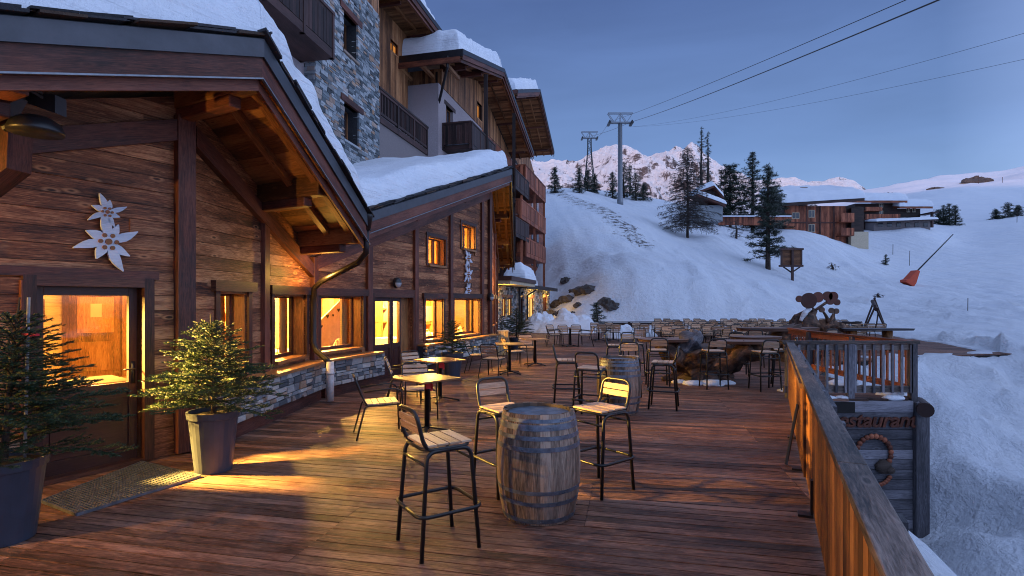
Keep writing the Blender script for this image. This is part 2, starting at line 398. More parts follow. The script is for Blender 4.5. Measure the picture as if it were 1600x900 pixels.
def mk_mtn():
    N = NT('rock_and_snow'); g = N.n('ShaderNodeNewGeometry'); oc = N.n('ShaderNodeTexCoord').outputs['Object']
    sp = N.n('ShaderNodeSeparateXYZ'); N.l(g.outputs['Normal'], sp.inputs[0])
    n1 = N.noise(oc, 0.010, 10, 0.75, .6); n2 = N.noise(N.mapv(oc, (1, 1, 2.2)), 0.035, 8, 0.78, .4)
    k = N.math('ADD', sp.outputs['Z'], N.math('MULTIPLY', N.math('SUBTRACT', n1, 0.5), 1.3))
    k = N.math('ADD', k, N.math('MULTIPLY', N.math('SUBTRACT', n2, 0.5), 0.9))
    f = N.ramp(k, [(0.44, (0, 0, 0)), (0.55, (1, 1, 1))])
    rock = N.ramp(n2, [(0.3, (.07, .06, .065)), (0.7, (.2, .16, .15))])
    c = N.mix(f, rock, (.8, .82, .86))
    N.bsdf(c, 0.8, 0, n2, 1.0, 12, 0.2); return N.mat
M['mountain'] = mk_mtn()
def mk_ground():      # slope: snow with patches of bare scree where steep
    return None
def mk_needle(name, a, b, c):
    N = NT(name); oc = N.n('ShaderNodeTexCoord').outputs['Object']
    tint = N.n('ShaderNodeAttribute', attribute_name='tint').outputs['Fac']
    col = N.ramp(tint, [(0, a), (0.5, b), (1, c)])
    N.bsdf(col, 0.5, 0, None, spec=0.4); return N.mat
M['needle'] = mk_needle('fir_needles', (.010, .026, .012), (.028, .062, .026), (.065, .11, .04))
M['pineleaf'] = mk_needle('dark_pine_foliage', (.007, .014, .010), (.016, .03, .018), (.032, .052, .03))
M['twig'] = plain('bare_larch_twigs', (.045, .034, .03), 0.9, 0, 0.2, 4, 0.1)
M['rock'] = plain('dark_boulder_rock', (.07, .062, .06), 0.9, 0, 0.5, 1.5, 1.0)
def mk_glass():
    N = NT('thin_window_glass'); t_ = N.n('ShaderNodeBsdfTransparent'); t_.inputs[0].default_value = (.96, .95, .93, 1)
    g = N.n('ShaderNodeBsdfGlossy'); g.inputs['Roughness'].default_value = 0.03
    lw = N.n('ShaderNodeFresnel'); lw.inputs['IOR'].default_value = 1.45
    m = N.n('ShaderNodeMixShader'); N.l(lw.outputs[0], m.inputs[0]); N.l(t_.outputs[0], m.inputs[1]); N.l(g.outputs[0], m.inputs[2])
    N.l(m.outputs[0], N.out.inputs[0]); return N.mat
M['glass'] = mk_glass()
M['darkglass'] = plain('unlit_window_glass', (.03, .035, .05), 0.12, 0.0, 0.05, 2, 0.0, 0.8)
def mk_emit(name, c, s, nz=0.3):
    N = NT(name); oc = N.n('ShaderNodeTexCoord').outputs['Object']
    n_ = N.noise(N.mapv(oc, (7, 7, .6)), 1.6, 3, 0.5)
    e = N.n('ShaderNodeEmission'); e.inputs[0].default_value = (*c, 1)
    N.l(N.math('MULTIPLY', N.math('ADD', n_, 0.5), s), e.inputs[1]); N.l(e.outputs[0], N.out.inputs[0]); return N.mat
M['litglass'] = mk_emit('lit_curtained_window', (1.0, .62, .16), 1.4)
M['litdim'] = mk_emit('dimly_lit_window', (1.0, .38, .08), 0.5)
M['bulb'] = mk_emit('lamp_bulb', (1.0, .68, .3), 9)
def deckmat():
    return wood('worn_red_brown_decking', (.018, .008, .006), (.130, .053, .033), (.38, .19, .125), 0.66, 0.30, 0.3, 0.8, 0.5, 1.2, (.24, .165, .135))
M['deck'] = deckmat()
# ---------------------------------------------------------------- terrain
DECK = [(-9, -4), (-1.50, -4), (4.99, 9.66), (7.32, 9.86), (7.36, 13.1), (9.5, 15.8), (13.0, 17.3), (16.8, 18.3), (18.2, 21), (19.5, 26), (21, 36), (15, 35.6), (9, 34), (5, 33.2), (2.2, 33.4), (1.4, 36), (-9, 36)]
CP = [  # picture column, picture row, distance -> a point of the snow surface
 (1450,870,3.9),(1450,566,16.6),(1500,572,16.2),(1480,893,3.9),
 (1440,600,13.2),(1440,700,11.5),(1520,620,14.5),(1600,700,12),(1600,620,16),(1600,800,9),(1590,893,7.2),(1520,830,8.2),(1500,560,17.8),(1560,553,18.3),(1600,556,20),
 (880,500,38),(940,500,37),(1000,502,36.5),(1100,502,37),(1200,504,37.5),(1300,505,38),(1400,508,36),(1500,519,29),(1600,532,26),
 (1000,440,39.5),(1000,400,52),(1000,350,70),(1000,322,100),(1000,312,120),(940,444,40.5),(940,380,58),(900,330,74),(900,303,104),(920,296,122),
 (870,470,44),(870,420,52),(870,360,66),(870,318,88),(860,299,108),(969,320,110),
 (1100,448,40.5),(1100,415,55),(1100,375,72),(1100,345,95),(1070,374,74),(1100,330,125),
 (1200,465,41.5),(1200,440,54),(1200,418,63),(1200,395,76),(1190,360,95),(1190,345,125),
 (1300,482,45),(1300,462,50),(1300,452,56),(1300,440,60),(1300,410,72),(1280,366,88),(1230,362,88),(1340,386,95),(1300,372,108),
 (1400,470,48),(1400,448,58),(1400,425,74),(1400,390,100),(1440,355,122),(1400,361,121),(1362,366,119),(1340,374,110),
 (1500,490,38),(1500,450,60),(1500,415,82),(1500,380,118),(1500,350,165),(1490,330,230),(1490,312,320),(1480,292,480),
 (1600,500,34),(1600,450,58),(1600,400,88),(1600,360,128),(1590,344,155),(1600,318,260),(1600,290,420),(1600,274,560),(1560,284,560),(1520,282,620),(1450,282,640),(1400,290,640),(1370,298,640),
 (1440,330,240),(1440,310,340),(1300,350,300),(1200,352,300),(1100,350,260),(1000,345,240),(900,335,240),(850,335,240),
 (1900,640,17),(1900,560,28),(1900,480,55),(1900,400,100),(1900,340,180),(1900,280,480),
]
EX = [(-20,-15,-1),(0,-15,-2),(8,-15,-2.2),(-12,0,-1),(-12,15,-1),(-12,30,-.5),(-20,60,6),(-30,120,18),(0,60,4),(-40,250,45),
 (3.0,2.0,-.5),(3.4,4.6,-.25),(4.4,6.2,-.9),(2.2,-1.0,-1.0),(4.6,4.0,-1.7),(5.4,5.8,-2.3),(5.2,3.0,-1.9),(6.2,8.6,-2.6),(7.3,9.6,-2.35),(7.9,9.9,-2.2),(8.2,11.5,-1.5),(5.2,8.6,-2.45),
 (8.0,13.5,-.55),(9.2,15.2,-.12),(10,15.4,-.1),(13,16.6,-.1),(16.5,17.6,-.1),(18.6,19,.05),(7.0,5.0,-2.0),(10,6,-1.4),(14,7,-1.2),(11,14.2,-.4),(14,15.5,-.45),(12,1,-1.6),(20,2,-1.8),(6,0,-2.2),(18.8,21,.12),(20.5,27,.15),(22,36,.3),
 (3,40,.6),(2,37,.15),(-4,40,.5),(0,20,-1),(5,12,-1.0),(6,13,-1.0),(0,8,-1),(5,25,-.8),(12,25,-.8)]
pts = []
for x, y, Y in CP:
    q = P(x, y, Y); pts.append((q.x, q.y, q.z))
pts += EX
A = np.array(pts, float)
def uvw(X, Y): return np.stack([X / (Y + 20) * 2.2, np.log(np.maximum(Y + 20, 1.0))], -1)
U = uvw(A[:, 0], A[:, 1]); Wv = (A[:, 2] - CZ) / (A[:, 1] + 20)
def kern(d): return d * d * np.log(d + 1e-9)
n = len(U); D_ = np.linalg.norm(U[:, None] - U[None], axis=2)
K = kern(D_) + np.eye(n) * 2e-4
Pm = np.concatenate([np.ones((n, 1)), U], 1)
Sy = np.block([[K, Pm], [Pm.T, np.zeros((3, 3))]])
sol = np.linalg.solve(Sy, np.concatenate([Wv, np.zeros(3)]))
def terr_np(X, Y):
    q = uvw(X, Y); out = np.empty(len(q))
    for i in range(0, len(q), 8000):
        d = np.linalg.norm(q[i:i + 8000, None] - U[None], axis=2)
        out[i:i + 8000] = kern(d) @ sol[:n] + sol[n] + q[i:i + 8000] @ sol[n + 1:]
    return out * (Y + 20) + CZ
def terr(X, Y): return float(terr_np(np.array([X], float), np.array([Y], float))[0]) + bump(X, Y)
def seg_dist(p, a, b):
    ax, ay = a; bx, by = b; px, py = p; dx, dy = bx - ax, by - ay
    t = max(0, min(1, ((px - ax) * dx + (py - ay) * dy) / (dx * dx + dy * dy))); return math.hypot(px - ax - t * dx, py - ay - t * dy)
def inside(p, poly):
    x, y = p; r = False
    for i in range(len(poly)):
        (x1, y1), (x2, y2) = poly[i], poly[i - 1]
        if (y1 > y) != (y2 > y) and x < (x2 - x1) * (y - y1) / (y2 - y1) + x1: r = not r
    return r
def tp(x, y, Y): q = P(x, y, Y); return (q.x, q.y)
TRAILS = [(tp(905, 330, 80), tp(1000, 385, 58)), (tp(1000, 385, 58), tp(1110, 425, 53)), (tp(1110, 425, 53), tp(1190, 458, 46)), (tp(1190, 458, 46), tp(1330, 462, 50)), (tp(1100, 352, 86), tp(1000, 345, 74)), (tp(1300, 400, 76), tp(1360, 440, 60)), (tp(1320, 392, 80), tp(1400, 445, 58))]
SCREE = [(tp(872, 302, 104), tp(925, 330, 82)), (tp(925, 330, 82), tp(1000, 378, 60)), (tp(1440, 300, 400), tp(1476, 303, 400))]
def bump(X, Y):
    d = max(0.0, min(1.0, (Y + 5) / 40))
    v = Vector((X, Y, 0))
    z = 0.10 * noise.fractal(v * 0.35, 0.8, 2.1, 5) * (1 if Y < 60 else 1.6)
    z += 0.9 * noise.noise(v * 0.045 + Vector((3, 1, 0))) * min(1, max(0, (Y - 42) / 50))
    if 20 < Y < 60 or (X > 7 and Y < 60): z += 0.05 * noise.noise(v * 2.1) + 0.03 * noise.noise(v * 5.0)
    if Y > 150: z += min(1, (Y - 150) / 250) * 9 * noise.fractal(v * 0.006, 0.9, 2.1, 4)
    # ploughed, lumpy bank behind the terrace and the churned slope beside it
    if 33 < Y < 75 and X > 0:
        w = min(1, (Y - 33) / 4) * max(0, min(1, (75 - Y) / 25))
        z += w * (.34 * noise.fractal(Vector((X * .55, Y * .28, 3)), .9, 2.1, 5) + .30 * max(0, noise.noise(Vector((X * .9, Y * .5, 9)))) + .10 * noise.noise(Vector((X * 2.2, Y * 1.4, 1))))
    if X > 6 and Y < 26:
        w = min(1, (X - 6) / 2)
        g = Vector(((X * .8 + Y * .35) * .9, (Y - X * .45) * .28, 5))
        z += w * (.36 * noise.fractal(g, .9, 2.1, 4) + .09 * noise.fractal(v * 1.8, .8, 2.1, 3))
    # crumbly foot of the bank and ploughed rim
    if X > 7 and 12 < Y < 40: z += 0.22 * max(0, noise.fractal(v * 0.9 + Vector((9, 9, 0)), .9, 2.2, 4)) * min(1, max(0, (X - 9) / 4))
    # trail of footprints down the bank
    for (ax, ay), (bx, by) in TRAILS:
        d = seg_dist((X, Y), (ax, ay), (bx, by))
        if d < 1.6: z -= 0.30 * max(0, 1 - d / 1.1) * (.45 + .9 * max(0, noise.noise(v * 1.3))) - 0.08 * max(0, 1 - abs(d - 1.2) / .4)
    # ski tracks crossing the slope
    if Y > 44 and X < 60:
        w = X * 0.55 + Y * .25 + 3 * noise.noise(v * .03)
        z += 0.10 * math.sin(w * 1.3) * max(0, noise.noise(v * .05 + Vector((7, 0, 0))))
    return z
NU, NV = 430, 420
us = np.linspace(-1.35, 1.75, NU); vs = np.linspace(math.log(5.0), math.log(1320), NV)
UU, VV = np.meshgrid(us, vs); YY = np.exp(VV) - 20; XX = UU * (YY + 20)
ZZ = terr_np(XX.ravel(), YY.ravel()).reshape(XX.shape)
xs, ys = XX.ravel(), YY.ravel(); zs = ZZ.ravel().copy()
core = [(-11, -6), (-2.4, -6), (4.1, 9.9), (6.9, 10.3), (6.9, 13.4), (9.2, 16.6), (12.8, 18.0), (16.3, 19.0), (17.6, 22), (18.8, 27), (20, 34.8), (15, 34.4), (9, 32.9), (5, 32.2), (1.6, 32.4), (1.0, 35), (-4, 42), (-11, 42)]
for i in range(len(xs)):
    x, y = xs[i], ys[i]
    z = zs[i] + bump(x, y)
    if -12 < x < 22 and -7 < y < 43:
        if inside((x, y), core): z = min(z, -0.7)
        elif inside((x, y), DECK): z = min(max(z, -.6), 0.02 + 0.05 * noise.noise(Vector((x, y, 0)) * 1.7)) if y > 14 else min(z, -.35)
    if y > 700: z -= (y - 700) * .25
    if x > 60 and y < 400: z += 0
    zs[i] = z
me = bpy.data.meshes.new('snow_ground')
fc = []
for j in range(NV - 1):
    b0 = j * NU
    for i in range(NU - 1): fc.append((b0 + i, b0 + i + 1, b0 + NU + i + 1, b0 + NU + i))
me.from_pydata(list(zip(xs.tolist(), ys.tolist(), zs.tolist())), [], fc); me.materials.append(M['snowground'])
me.polygons.foreach_set('use_smooth', [True] * len(me.polygons)); me.update()
at = me.attributes.new('scree', 'FLOAT', 'POINT'); scv = np.zeros(len(xs), dtype=np.float32)
for i in range(len(xs)):
    if 50 < ys[i] < 430 and -5 < xs[i] < 350:
        for k_, (a_, b_) in enumerate(SCREE):
            w_ = 4.5 if k_ < 2 else 14
            d_ = seg_dist((xs[i], ys[i]), a_, b_)
            if d_ < w_: scv[i] = max(scv[i], 1 - (d_ / w_) ** 2)
at.data.foreach_set('value', scv)
gr = bpy.data.objects.new('snow_ground', me); COL.objects.link(gr); tag(gr, kind='structure')

# distant mountain, lit by the last sun
def range_mesh(name, sil, Y0, Y1, amp, seed, x0, x1, nu=420, nv=90, back=0.6, peak=None):
    """relief whose crest follows the skyline (column,row pairs) at depth Y0..Y1"""
    sx = [a for a, b in sil]; sy = [b for a, b in sil]; vs_ = []; fs = []
    for j in range(nv):
        tj = j / (nv - 1)
        for i in range(nu):
            px = x0 + (x1 - x0) * i / (nu - 1); k = (px - HX) / F
            Yc = Y0 + (Y1 - Y0) * tj; Y8 = Y0 + .8 * (Y1 - Y0); X = k * Y8 * .55 + k * Yc * .45
            crest = (HY - np.interp(px, sx, sy)) / F * Y8 * (0.8)
            prof = min(1.0, (tj / 0.8)) if tj < 0.8 else 1 - (tj - .8) / .2 * back
            v = Vector((X, Yc, 0)) / amp[1]
            rg = noise.ridged_multi_fractal(v + Vector((seed, 0, 0)), 0.95, 2.15, 6, 1.0, 2.0) - 1.1
            fr = noise.fractal(v * 3 + Vector((seed, 5, 0)), .8, 2.1, 4)
            env = 0.35 + .65 * math.sin(math.pi * min(1, tj / .86)) if tj < .86 else .35
            h = crest / .8 * (prof ** 1.15) + amp[0] * (rg * .5 + fr * .25) * env * min(1, tj * 4)
            vs_.append((X, Yc, h))
    for j in range(nv - 1):
        for i in range(nu - 1):
            a = j * nu + i; fs.append((a, a + 1, a + nu + 1, a + nu))
    me = bpy.data.meshes.new(name); me.from_pydata(vs_, [], fs); me.materials.append(M['mountain'])
    me.update(); ob = bpy.data.objects.new(name, me); COL.objects.link(ob); tag(ob, kind='structure'); return ob
range_mesh('mountain', [(700, 262), (800, 250), (850, 240), (865, 234), (900, 247), (935, 240), (960, 226), (985, 220), (1005, 226), (1040, 224), (1056, 222), (1068, 236), (1080, 229), (1100, 246), (1130, 262), (1160, 278), (1250, 330), (1400, 360)], 900, 1900, (110, 280), 4.0, 640, 1420)
range_mesh('mountain', [(900, 400), (1050, 330), (1130, 290), (1180, 284), (1215, 278), (1240, 276), (1262, 284), (1290, 282), (1310, 277), (1335, 281), (1352, 292), (1370, 306), (1450, 340), (1700, 400)], 1000, 1700, (40, 160), 11.0, 900, 1700, 420, 70)
# unseen ridge added behind the viewer to keep the low sun off the valley
mb = MB()
prv = None
for i in range(61):
    x = -1500 + 50 * i; h = 150 + 14 * noise.noise(Vector((i * .3, 0, 0)))
    if prv: mb.poly([(prv[0], -760, prv[1]), (x, -760, h), (x, -420, -3), (prv[0], -420, -3)]); mb.poly([(prv[0], -760, prv[1]), (prv[0], -1000, -3), (x, -1000, -3), (x, -760, h)])
    prv = (x, h)
tag(mb.build('sun_block_ridge', M['mountain']), kind='structure')
mb = MB(); mb.poly([(-1500, -420, -3.0), (1500, -420, -3.0), (1500, -14.5, -3.0), (-1500, -14.5, -3.0)]); tag(mb.build('valley_ground', M['snowground']), kind='structure')

# ---------------------------------------------------------------- deck
DF = Frame(0, 0, 12.3)
ch, sh = math.cos(DF.h), math.sin(DF.h)
loc = [(x * sh + y * ch, x * ch - y * sh) for x, y in DECK]     # (s,t) in the deck's frame
mb = MB(); bw = 0.112; s = min(a for a, b in loc)
smax = max(a for a, b in loc)
row = 0
while s < smax:
    xs_ = []
    sm = s + bw / 2
    for i in range(len(loc)):
        (a1, b1), (a2, b2) = loc[i], loc[i - 1]
        if (a1 > sm) != (a2 > sm): xs_.append(b1 + (b2 - b1) * (sm - a1) / (a2 - a1))
    xs_.sort()
    for k in range(0, len(xs_) - 1, 2):
        a, b = xs_[k], xs_[k + 1]
        off = -0.35 if (row // 9) % 2 == 0 else 1.55
        e = math.floor((a - off) / 3.8) * 3.8 + off; t0 = a
        while t0 < b - .01:
            e += 3.8; t1 = min(b, e)
            if t1 - t0 < .05: t0 = t1; continue
            dz = rnd.uniform(-.002, .002)
            mb.fbox(DF, s + .006, s + bw - .006, t0, t1 - .003, -.035, dz, rnd.random() ** 1.2)
            t0 = t1
    s += bw; row += 1
dk = mb.build('deck', M['deck']); tag(dk, kind='structure')
mb = MB(); mb.poly([(x, y, -.055) for x, y in DECK]); mb.poly([(x, y, -.25) for x, y in DECK][::-1])  # near-black sheet under the boards paints in the shade seen through the gaps
for i in range(len(DECK)):
    (x1, y1), (x2, y2) = DECK[i - 1], DECK[i]; mb.poly([(x1, y1, -.25), (x2, y2, -.25), (x2, y2, -.055), (x1, y1, -.055)])
tag(mb.build('deck_gap_shade', M['under']), kind='structure')
# ---------------------------------------------------------------- restaurant hall
FA = Frame(-3.80, 6.31, 31); FB = Frame(-3.80, 6.31, 3); FC = Frame(-3.616, 9.82, 20); FD = Frame(-.73, 17.75, 1)
LB = 3.515; LC = 8.44; LD = 6.3
hall = World('restaurant_hall', (-4.6, 9, 0), 'reddish brown timber restaurant with two snowy gables, warm lit windows and stone plinth', 'restaurant')
HALL = hall
def cutspans(s0, s1, ops, z0, z1, eps=.02):
    """free spans of [s0,s1] for a row z0..z1 beside openings (a,b,c,d)"""
    sp = [(s0, s1)]
    for a, b, c, d in ops:
        if z1 > c + eps and z0 < d - eps:
            n2 = []
            for p, q in sp:
                if b <= p or a >= q: n2.append((p, q))
                else:
                    if a > p: n2.append((p, a))
                    if b < q: n2.append((b, q))
            sp = n2
    return sp
def siding(mb, fr, s0, s1, z0, top, ops, t0=-.03, bw=.165, mat=0):
    """horizontal boards; top(s) gives the height of the wall's upper edge"""
    z = z0; zmax = max(top(s0), top(s1))
    while z < zmax:
        z1 = z + bw
        for a, b in cutspans(s0, s1, ops, z, z1):
            cur = a
            while cur < b - .02:
                nx = min(b, cur + rnd.uniform(1.8, 4.2))
                if b - nx < .4: nx = b
                ts = [min(z1, top(cur)), min(z1, top(nx))]
                # clip in s where the wall top crosses
                aa, bb = cur, nx
                if ts[0] > z + .005 or ts[1] > z + .005:
                    def cross(h):
                        ta, tb = top(cur), top(nx)
                        return cur + (h - ta) / (tb - ta) * (nx - cur) if abs(tb - ta) > 1e-6 else None
                    la, lb, ua, ub = cur, nx, cur, nx
                    if top(cur) < z: la = cross(z)
                    if top(nx) < z: lb = cross(z)
                    if top(cur) < z1: ua = min(max(cross(z1) or cur, la), nx) if top(nx) > top(cur) else ua
                    if top(nx) < z1: ub = max(min(cross(z1) or nx, lb), cur) if top(nx) < top(cur) else ub
                    if top(cur) < z1 and top(nx) < z1: zz = max(min(top(cur), z1), min(top(nx), z1)); ua = ub = la if top(cur) > top(nx) else lb
                    else: zz = z1
                    ua = max(ua, cur); ub = min(ub, nx)
                    if ub < ua: ub = ua
                    tj = t0 + rnd.uniform(-.007, .007)
                    c = []
                    for (lo, hi) in ((la, ua), (lb, ub)):
                        for t_ in (tj, tj + .032):
                            c += [fr(lo, t_, z + .003), fr(hi, t_, zz - .003)]
                    mb.box8(c, None, mat)
                cur = nx
        z = z1
def backing(mb, fr, s0, s1, z0, top, ops, t0, t1):
    ss = sorted({s0, s1, *[v for o_ in ops for v in (o_[0], o_[1]) if s0 < v < s1]})
    for a, b in zip(ss, ss[1:]):
        mid = (a + b) / 2; cols = [o_ for o_ in ops if o_[0] < mid < o_[1]]
        z = z0
        for o_ in sorted(cols, key=lambda q: q[2]):
            if o_[2] > z + .01: mb.fbox(fr, a, b, t0, t1, z, o_[2], .4)
            z = o_[3]
        c = []
        for s_ in (a, b):
            for t_ in (t0, t1): c += [fr(s_, t_, z), fr(s_, t_, max(z + .01, top(s_)))]
        mb.box8(c, .4)
def window(W_, fr, op, depth=.26, name='window', casing=.09, curtain=True, split=None, mats=('trim', 'jamb'), lintel=True, pane='glass', cas_t=.03):
    a, b, z0, z1 = op
    m = MB(); k = casing
    m.fbox(fr, a - k, a, -.02, cas_t, z0 - .02, z1 + .0); m.fbox(fr, b, b + k, -.02, cas_t, z0 - .02, z1 + .0)
    if lintel: m.fbox(fr, a - k - .07, b + k + .07, -.02, cas_t + .04, z1 + .0, z1 + k + .05)
    else: m.fbox(fr, a - k, b + k, -.02, cas_t, z1, z1 + k)
    w = W_.add(m, name, M[mats[0]])
    m = MB()
    m.fbox(fr, a, a + .025, -depth, -.022, z0, z1); m.fbox(fr, b - .025, b, -depth, -.022, z0, z1); m.fbox(fr, a + .025, b - .025, -depth, -.022, z1 - .025, z1)
    W_.add(m, 'reveal', M[mats[1]], w)
    m = MB(); f_ = .055; d = -depth
    def sash(a, b):
        m.fbox(fr, a, a + f_, d, d + .05, z0, z1); m.fbox(fr, b - f_, b, d, d + .05, z0, z1)
        m.fbox(fr, a + f_, b - f_, d, d + .05, z1 - f_, z1); m.fbox(fr, a + f_, b - f_, d, d + .05, z0 + .02, z0 + .02 + f_)
    if split:
        sash(a + .026, a + (b - a) * split); sash(a + (b - a) * split, b - .026)
    else: sash(a + .026, b - .026)
    W_.add(m, 'frame', M[mats[0]], w)
    m = MB(); m.quad(fr(a + .03, d + .02, z0 + .03), fr(b - .03, d + .02, z0 + .03), fr(b - .03, d + .02, z1 - .03), fr(a + .03, d + .02, z1 - .03))
    W_.add(m, 'pane', M[pane], w)
    m = MB(); m.fbox(fr, a + .02, b - .02, -depth + .0, .07, z0 - .035, z0 + .018)
    W_.add(m, 'sill', M['jamb'] if W_ is HALL else M[mats[0]], w)
    if curtain:
        m = MB(); L = .16 * (b - a) + .06
        for sgn, s0 in ((1, a - .02), (-1, b + .02)):
            prev = None
            for i in range(15):
                s_ = s0 + sgn * L * i / 14; t_ = -depth - .09 + .025 * math.sin(i * 1.6)
                if prev: m.poly([fr(prev[0], prev[1], z0 - .3), fr(s_, t_, z0 - .3), fr(s_, t_, z1 + .05), fr(prev[0], prev[1], z1 + .05)])
                prev = (s_, t_)
        W_.add(m, 'curtain', M['curtain'], w)
    return w
def sr(fr, px0, px1): return fr.s_at(px0), fr.s_at(px1)

# openings
dA = (-1.30, -.50, .02, 1.90)
dA0, dA1 = sr(FA, 54, 222); dA = (dA0, dA1, 0.04, 1.90)
w1 = (*sr(FB, 341, 386), .80, 1.88); w2 = (*sr(FB, 427, 477), .80, 1.86)
w3 = (*sr(FC, 500, 566), .80, 1.86); d2 = (*sr(FC, 583, 643), .04, 1.84)
w4 = (*sr(FC, 664, 692), .76, 1.82); w5 = (*sr(FC, 709, 749), .76, 1.84)
u1 = (*sr(FC, 668, 695), 2.68, 3.42); u2 = (*sr(FC, 721, 742), 3.28, 4.02)
topA = lambda s: 3.86 + .35 * min(0, s)
topB = lambda s: 3.86 - .42 * s
topC = lambda s: 5.36 - .333 * (LC - s)
topD = lambda s: 5.36 - .333 * s
w6 = (1.2, 2.0, .9, 1.85); w7 = (3.2, 4.0, .9, 1.85)
UPW = lambda f, k: (lambda s: f(s) + k)
for fr, s0, s1, top, ops, z0 in ((FA, -5.5, 0, topA, [dA], 0), (FB, 0, LB, topB, [w1, w2], 0.0), (FC, 0, LC, topC, [w3, d2, w4, w5, u1, u2], 0.0), (FD, 0, LD, topD, [w6, w7], 0.0)):
    k_ = .27 if fr in (FA, FB) else .34
    m = MB(); siding(m, fr, s0, s1, z0, UPW(top, k_), ops); backing(m, fr, s0, s1, z0, UPW(top, k_), ops, -.27, -.031)
    hall.add(m, 'wall', M['siding'])
# posts
def post(fr, s, z1, w=.2, t=.07, z0=0.02):
    m = MB(); m.fbox(fr, s - w / 2, s + w / 2, -.02, t, z0, z1, rnd.uniform(.3, .7)); hall.add(m, 'post', M['beam'], bevel=.006)
post(FA, -.02, 3.88, .2, .1)
post(FB, FB.s_at(411), 3.1, .15); post(FB, LB, 2.55, .17, .09)
for px in (575, 648, 703, 752): s = FC.s_at(px); post(FC, s, topC(s) - .02, .17)
post(FC, LC - .08, topC(LC), .2, .09); post(FA, FA.s_at(40), 1.95, .1, .05)
for s in (2.6, 4.8): post(FD, s, topD(s), .17)
# raking wall plates and the horizontal lintel boards
m = MB()
for fr, s0, s1, top in ((FA, -5.5, -.12, topA), (FB, .1, LB + .1, topB), (FC, .05, LC, topC), (FD, .05, LD, topD)):
    c = []
    for s_ in (s0, s1):
        for t_ in (.003, .085): c += [fr(s_, t_, top(s_) - .24), fr(s_, t_, top(s_) + .0)]
    m.box8(c, .5)
m.fbox(FC, d2[0] - .12, d2[1] + .12, .004, .06, 1.93, 2.02, .4)
m.fbox(FA, dA[0] - .5, dA[1] + .15, .003, .05, 1.99, 2.08, .4)
hall.add(m, 'wall_plate', M['beam'])
for o_, fr in ((w1, FB), (w2, FB), (w3, FC), (w4, FC), (w5, FC), (w6, FD), (w7, FD)): window(hall, fr, o_, curtain=(o_ is not w4))
w = window(hall, FC, u1, .2, curtain=False, split=.62, lintel=False); w['label'] = 'small upper window glowing yellow'
window(hall, FC, u2, .2, curtain=False, split=.5, lintel=False)
# doors
def door(fr, op, leaves, glass_z, label=None):
    a, b, z0, z1 = op
    m = MB(); k = .1
    m.fbox(fr, a - k, a, -.2, .055, .02, z1 + k); m.fbox(fr, b, b + k, -.2, .055, .02, z1 + k); m.fbox(fr, a, b, -.2, .055, z1, z1 + k)
    m.fbox(fr, a, b, -.2, .05, 0.0, .045)
    fo = hall.add(m, 'door_frame', M['trim'])
    d = -.13; first = None
    for la, lb in leaves:
        m = MB(); st = .085 if lb - la > .5 else .06
        m.fbox(fr, la, la + st, d, d + .05, z0, z1); m.fbox(fr, lb - st, lb, d, d + .05, z0, z1)
        m.fbox(fr, la + st, lb - st, d, d + .05, z1 - .09, z1); m.fbox(fr, la + st, lb - st, d, d + .05, z0, z0 + .14)
        m.fbox(fr, la + st, lb - st, d, d + .05, glass_z - .1, glass_z)
        m.fbox(fr, la + st, lb - st, d + .01, d + .03, z0 + .14, glass_z - .1)
        m.fbox(fr, la + st + .05, lb - st - .05, d + .03, d + .043, z0 + .2, glass_z - .16)
        do = hall.add(m, 'door', M['door'], bevel=.003); first = first or do
        m = MB(); m.quad(fr(la + st, d + .025, glass_z), fr(lb - st, d + .025, glass_z), fr(lb - st, d + .025, z1 - .09), fr(la + st, d + .025, z1 - .09))
        hall.add(m, 'pane', M['glass'], do)
    la, lb = leaves[0]
    m = MB(); s_ = lb - .042
    m.fbox(fr, s_ - .018, s_ + .018, d + .05, d + .058, .86, 1.1); m.tube([fr(s_, d + .058, 1.02), fr(s_, d + .1, 1.02), fr(s_ - .11, d + .1, 1.02)], .009, 6)
    hall.add(m, 'handle', M['black'], first, True)
    if label: first['label'] = label
    return first
door(FA, dA, [(dA[0] + .01, dA[1] - .01)], .88, 'single plum door with a large warm lit pane')
mid = d2[0] + (d2[1] - d2[0]) * .53
door(FC, d2, [(d2[0] + .01, mid), (mid + .01, d2[1] - .35)], .80, 'double glazed door beside the stone plinth')
m = MB(); m.fbox(FC, d2[1] - .34, d2[1], -.2, -.1, .04, 1.84); hall.add(m, 'door_frame', M['jamb'])

# stone plinths with ledge and wooden skirting
def rubble(mb, fr, s0, s1, t0, t1, z0, z1, rmin=.09, rmax=.2, wmin=.12, wmax=.42, jit=.02, ops=(), top=None):
    z = z0
    while z < z1 - .02:
        h = min(rnd.uniform(rmin, rmax), z1 - z)
        if z1 - z - h < rmin * .6: h = z1 - z
        for p, q in cutspans(s0, s1, ops, z, z + h):
            s = p
            while s < q - .005:
                w_ = min(rnd.uniform(wmin, wmax) * (.7 + h / rmax * .5), q - s)
                if q - s - w_ < wmin * .5: w_ = q - s
                g = .008 if rmax > .1 else .005; o1 = rnd.uniform(-jit, jit)
                c = []
                hh = h
                parts = [(z, h)]
                if h > rmax * .72 and rnd.random() < .35: k = rnd.uniform(.35, .65); parts = [(z, h * k), (z + h * k, h * (1 - k))]
                for zz, h2 in parts:
                    c = []
                    for a_ in (0, 1):
                        for b_ in (0, 1):
                            for c_ in (0, 1):
                                j = lambda k=.012: rnd.uniform(-k, k) * (rmax / .16)
                                c.append(fr(s + g + (w_ - 2 * g) * a_ + j(), (t0 if b_ == 0 else t1 + rnd.uniform(-jit, jit)), zz + g * .7 + (h2 - g * 1.4) * c_ + j(.006)))
                    mb.box8(c, rnd.random())
                s += w_
        z += h
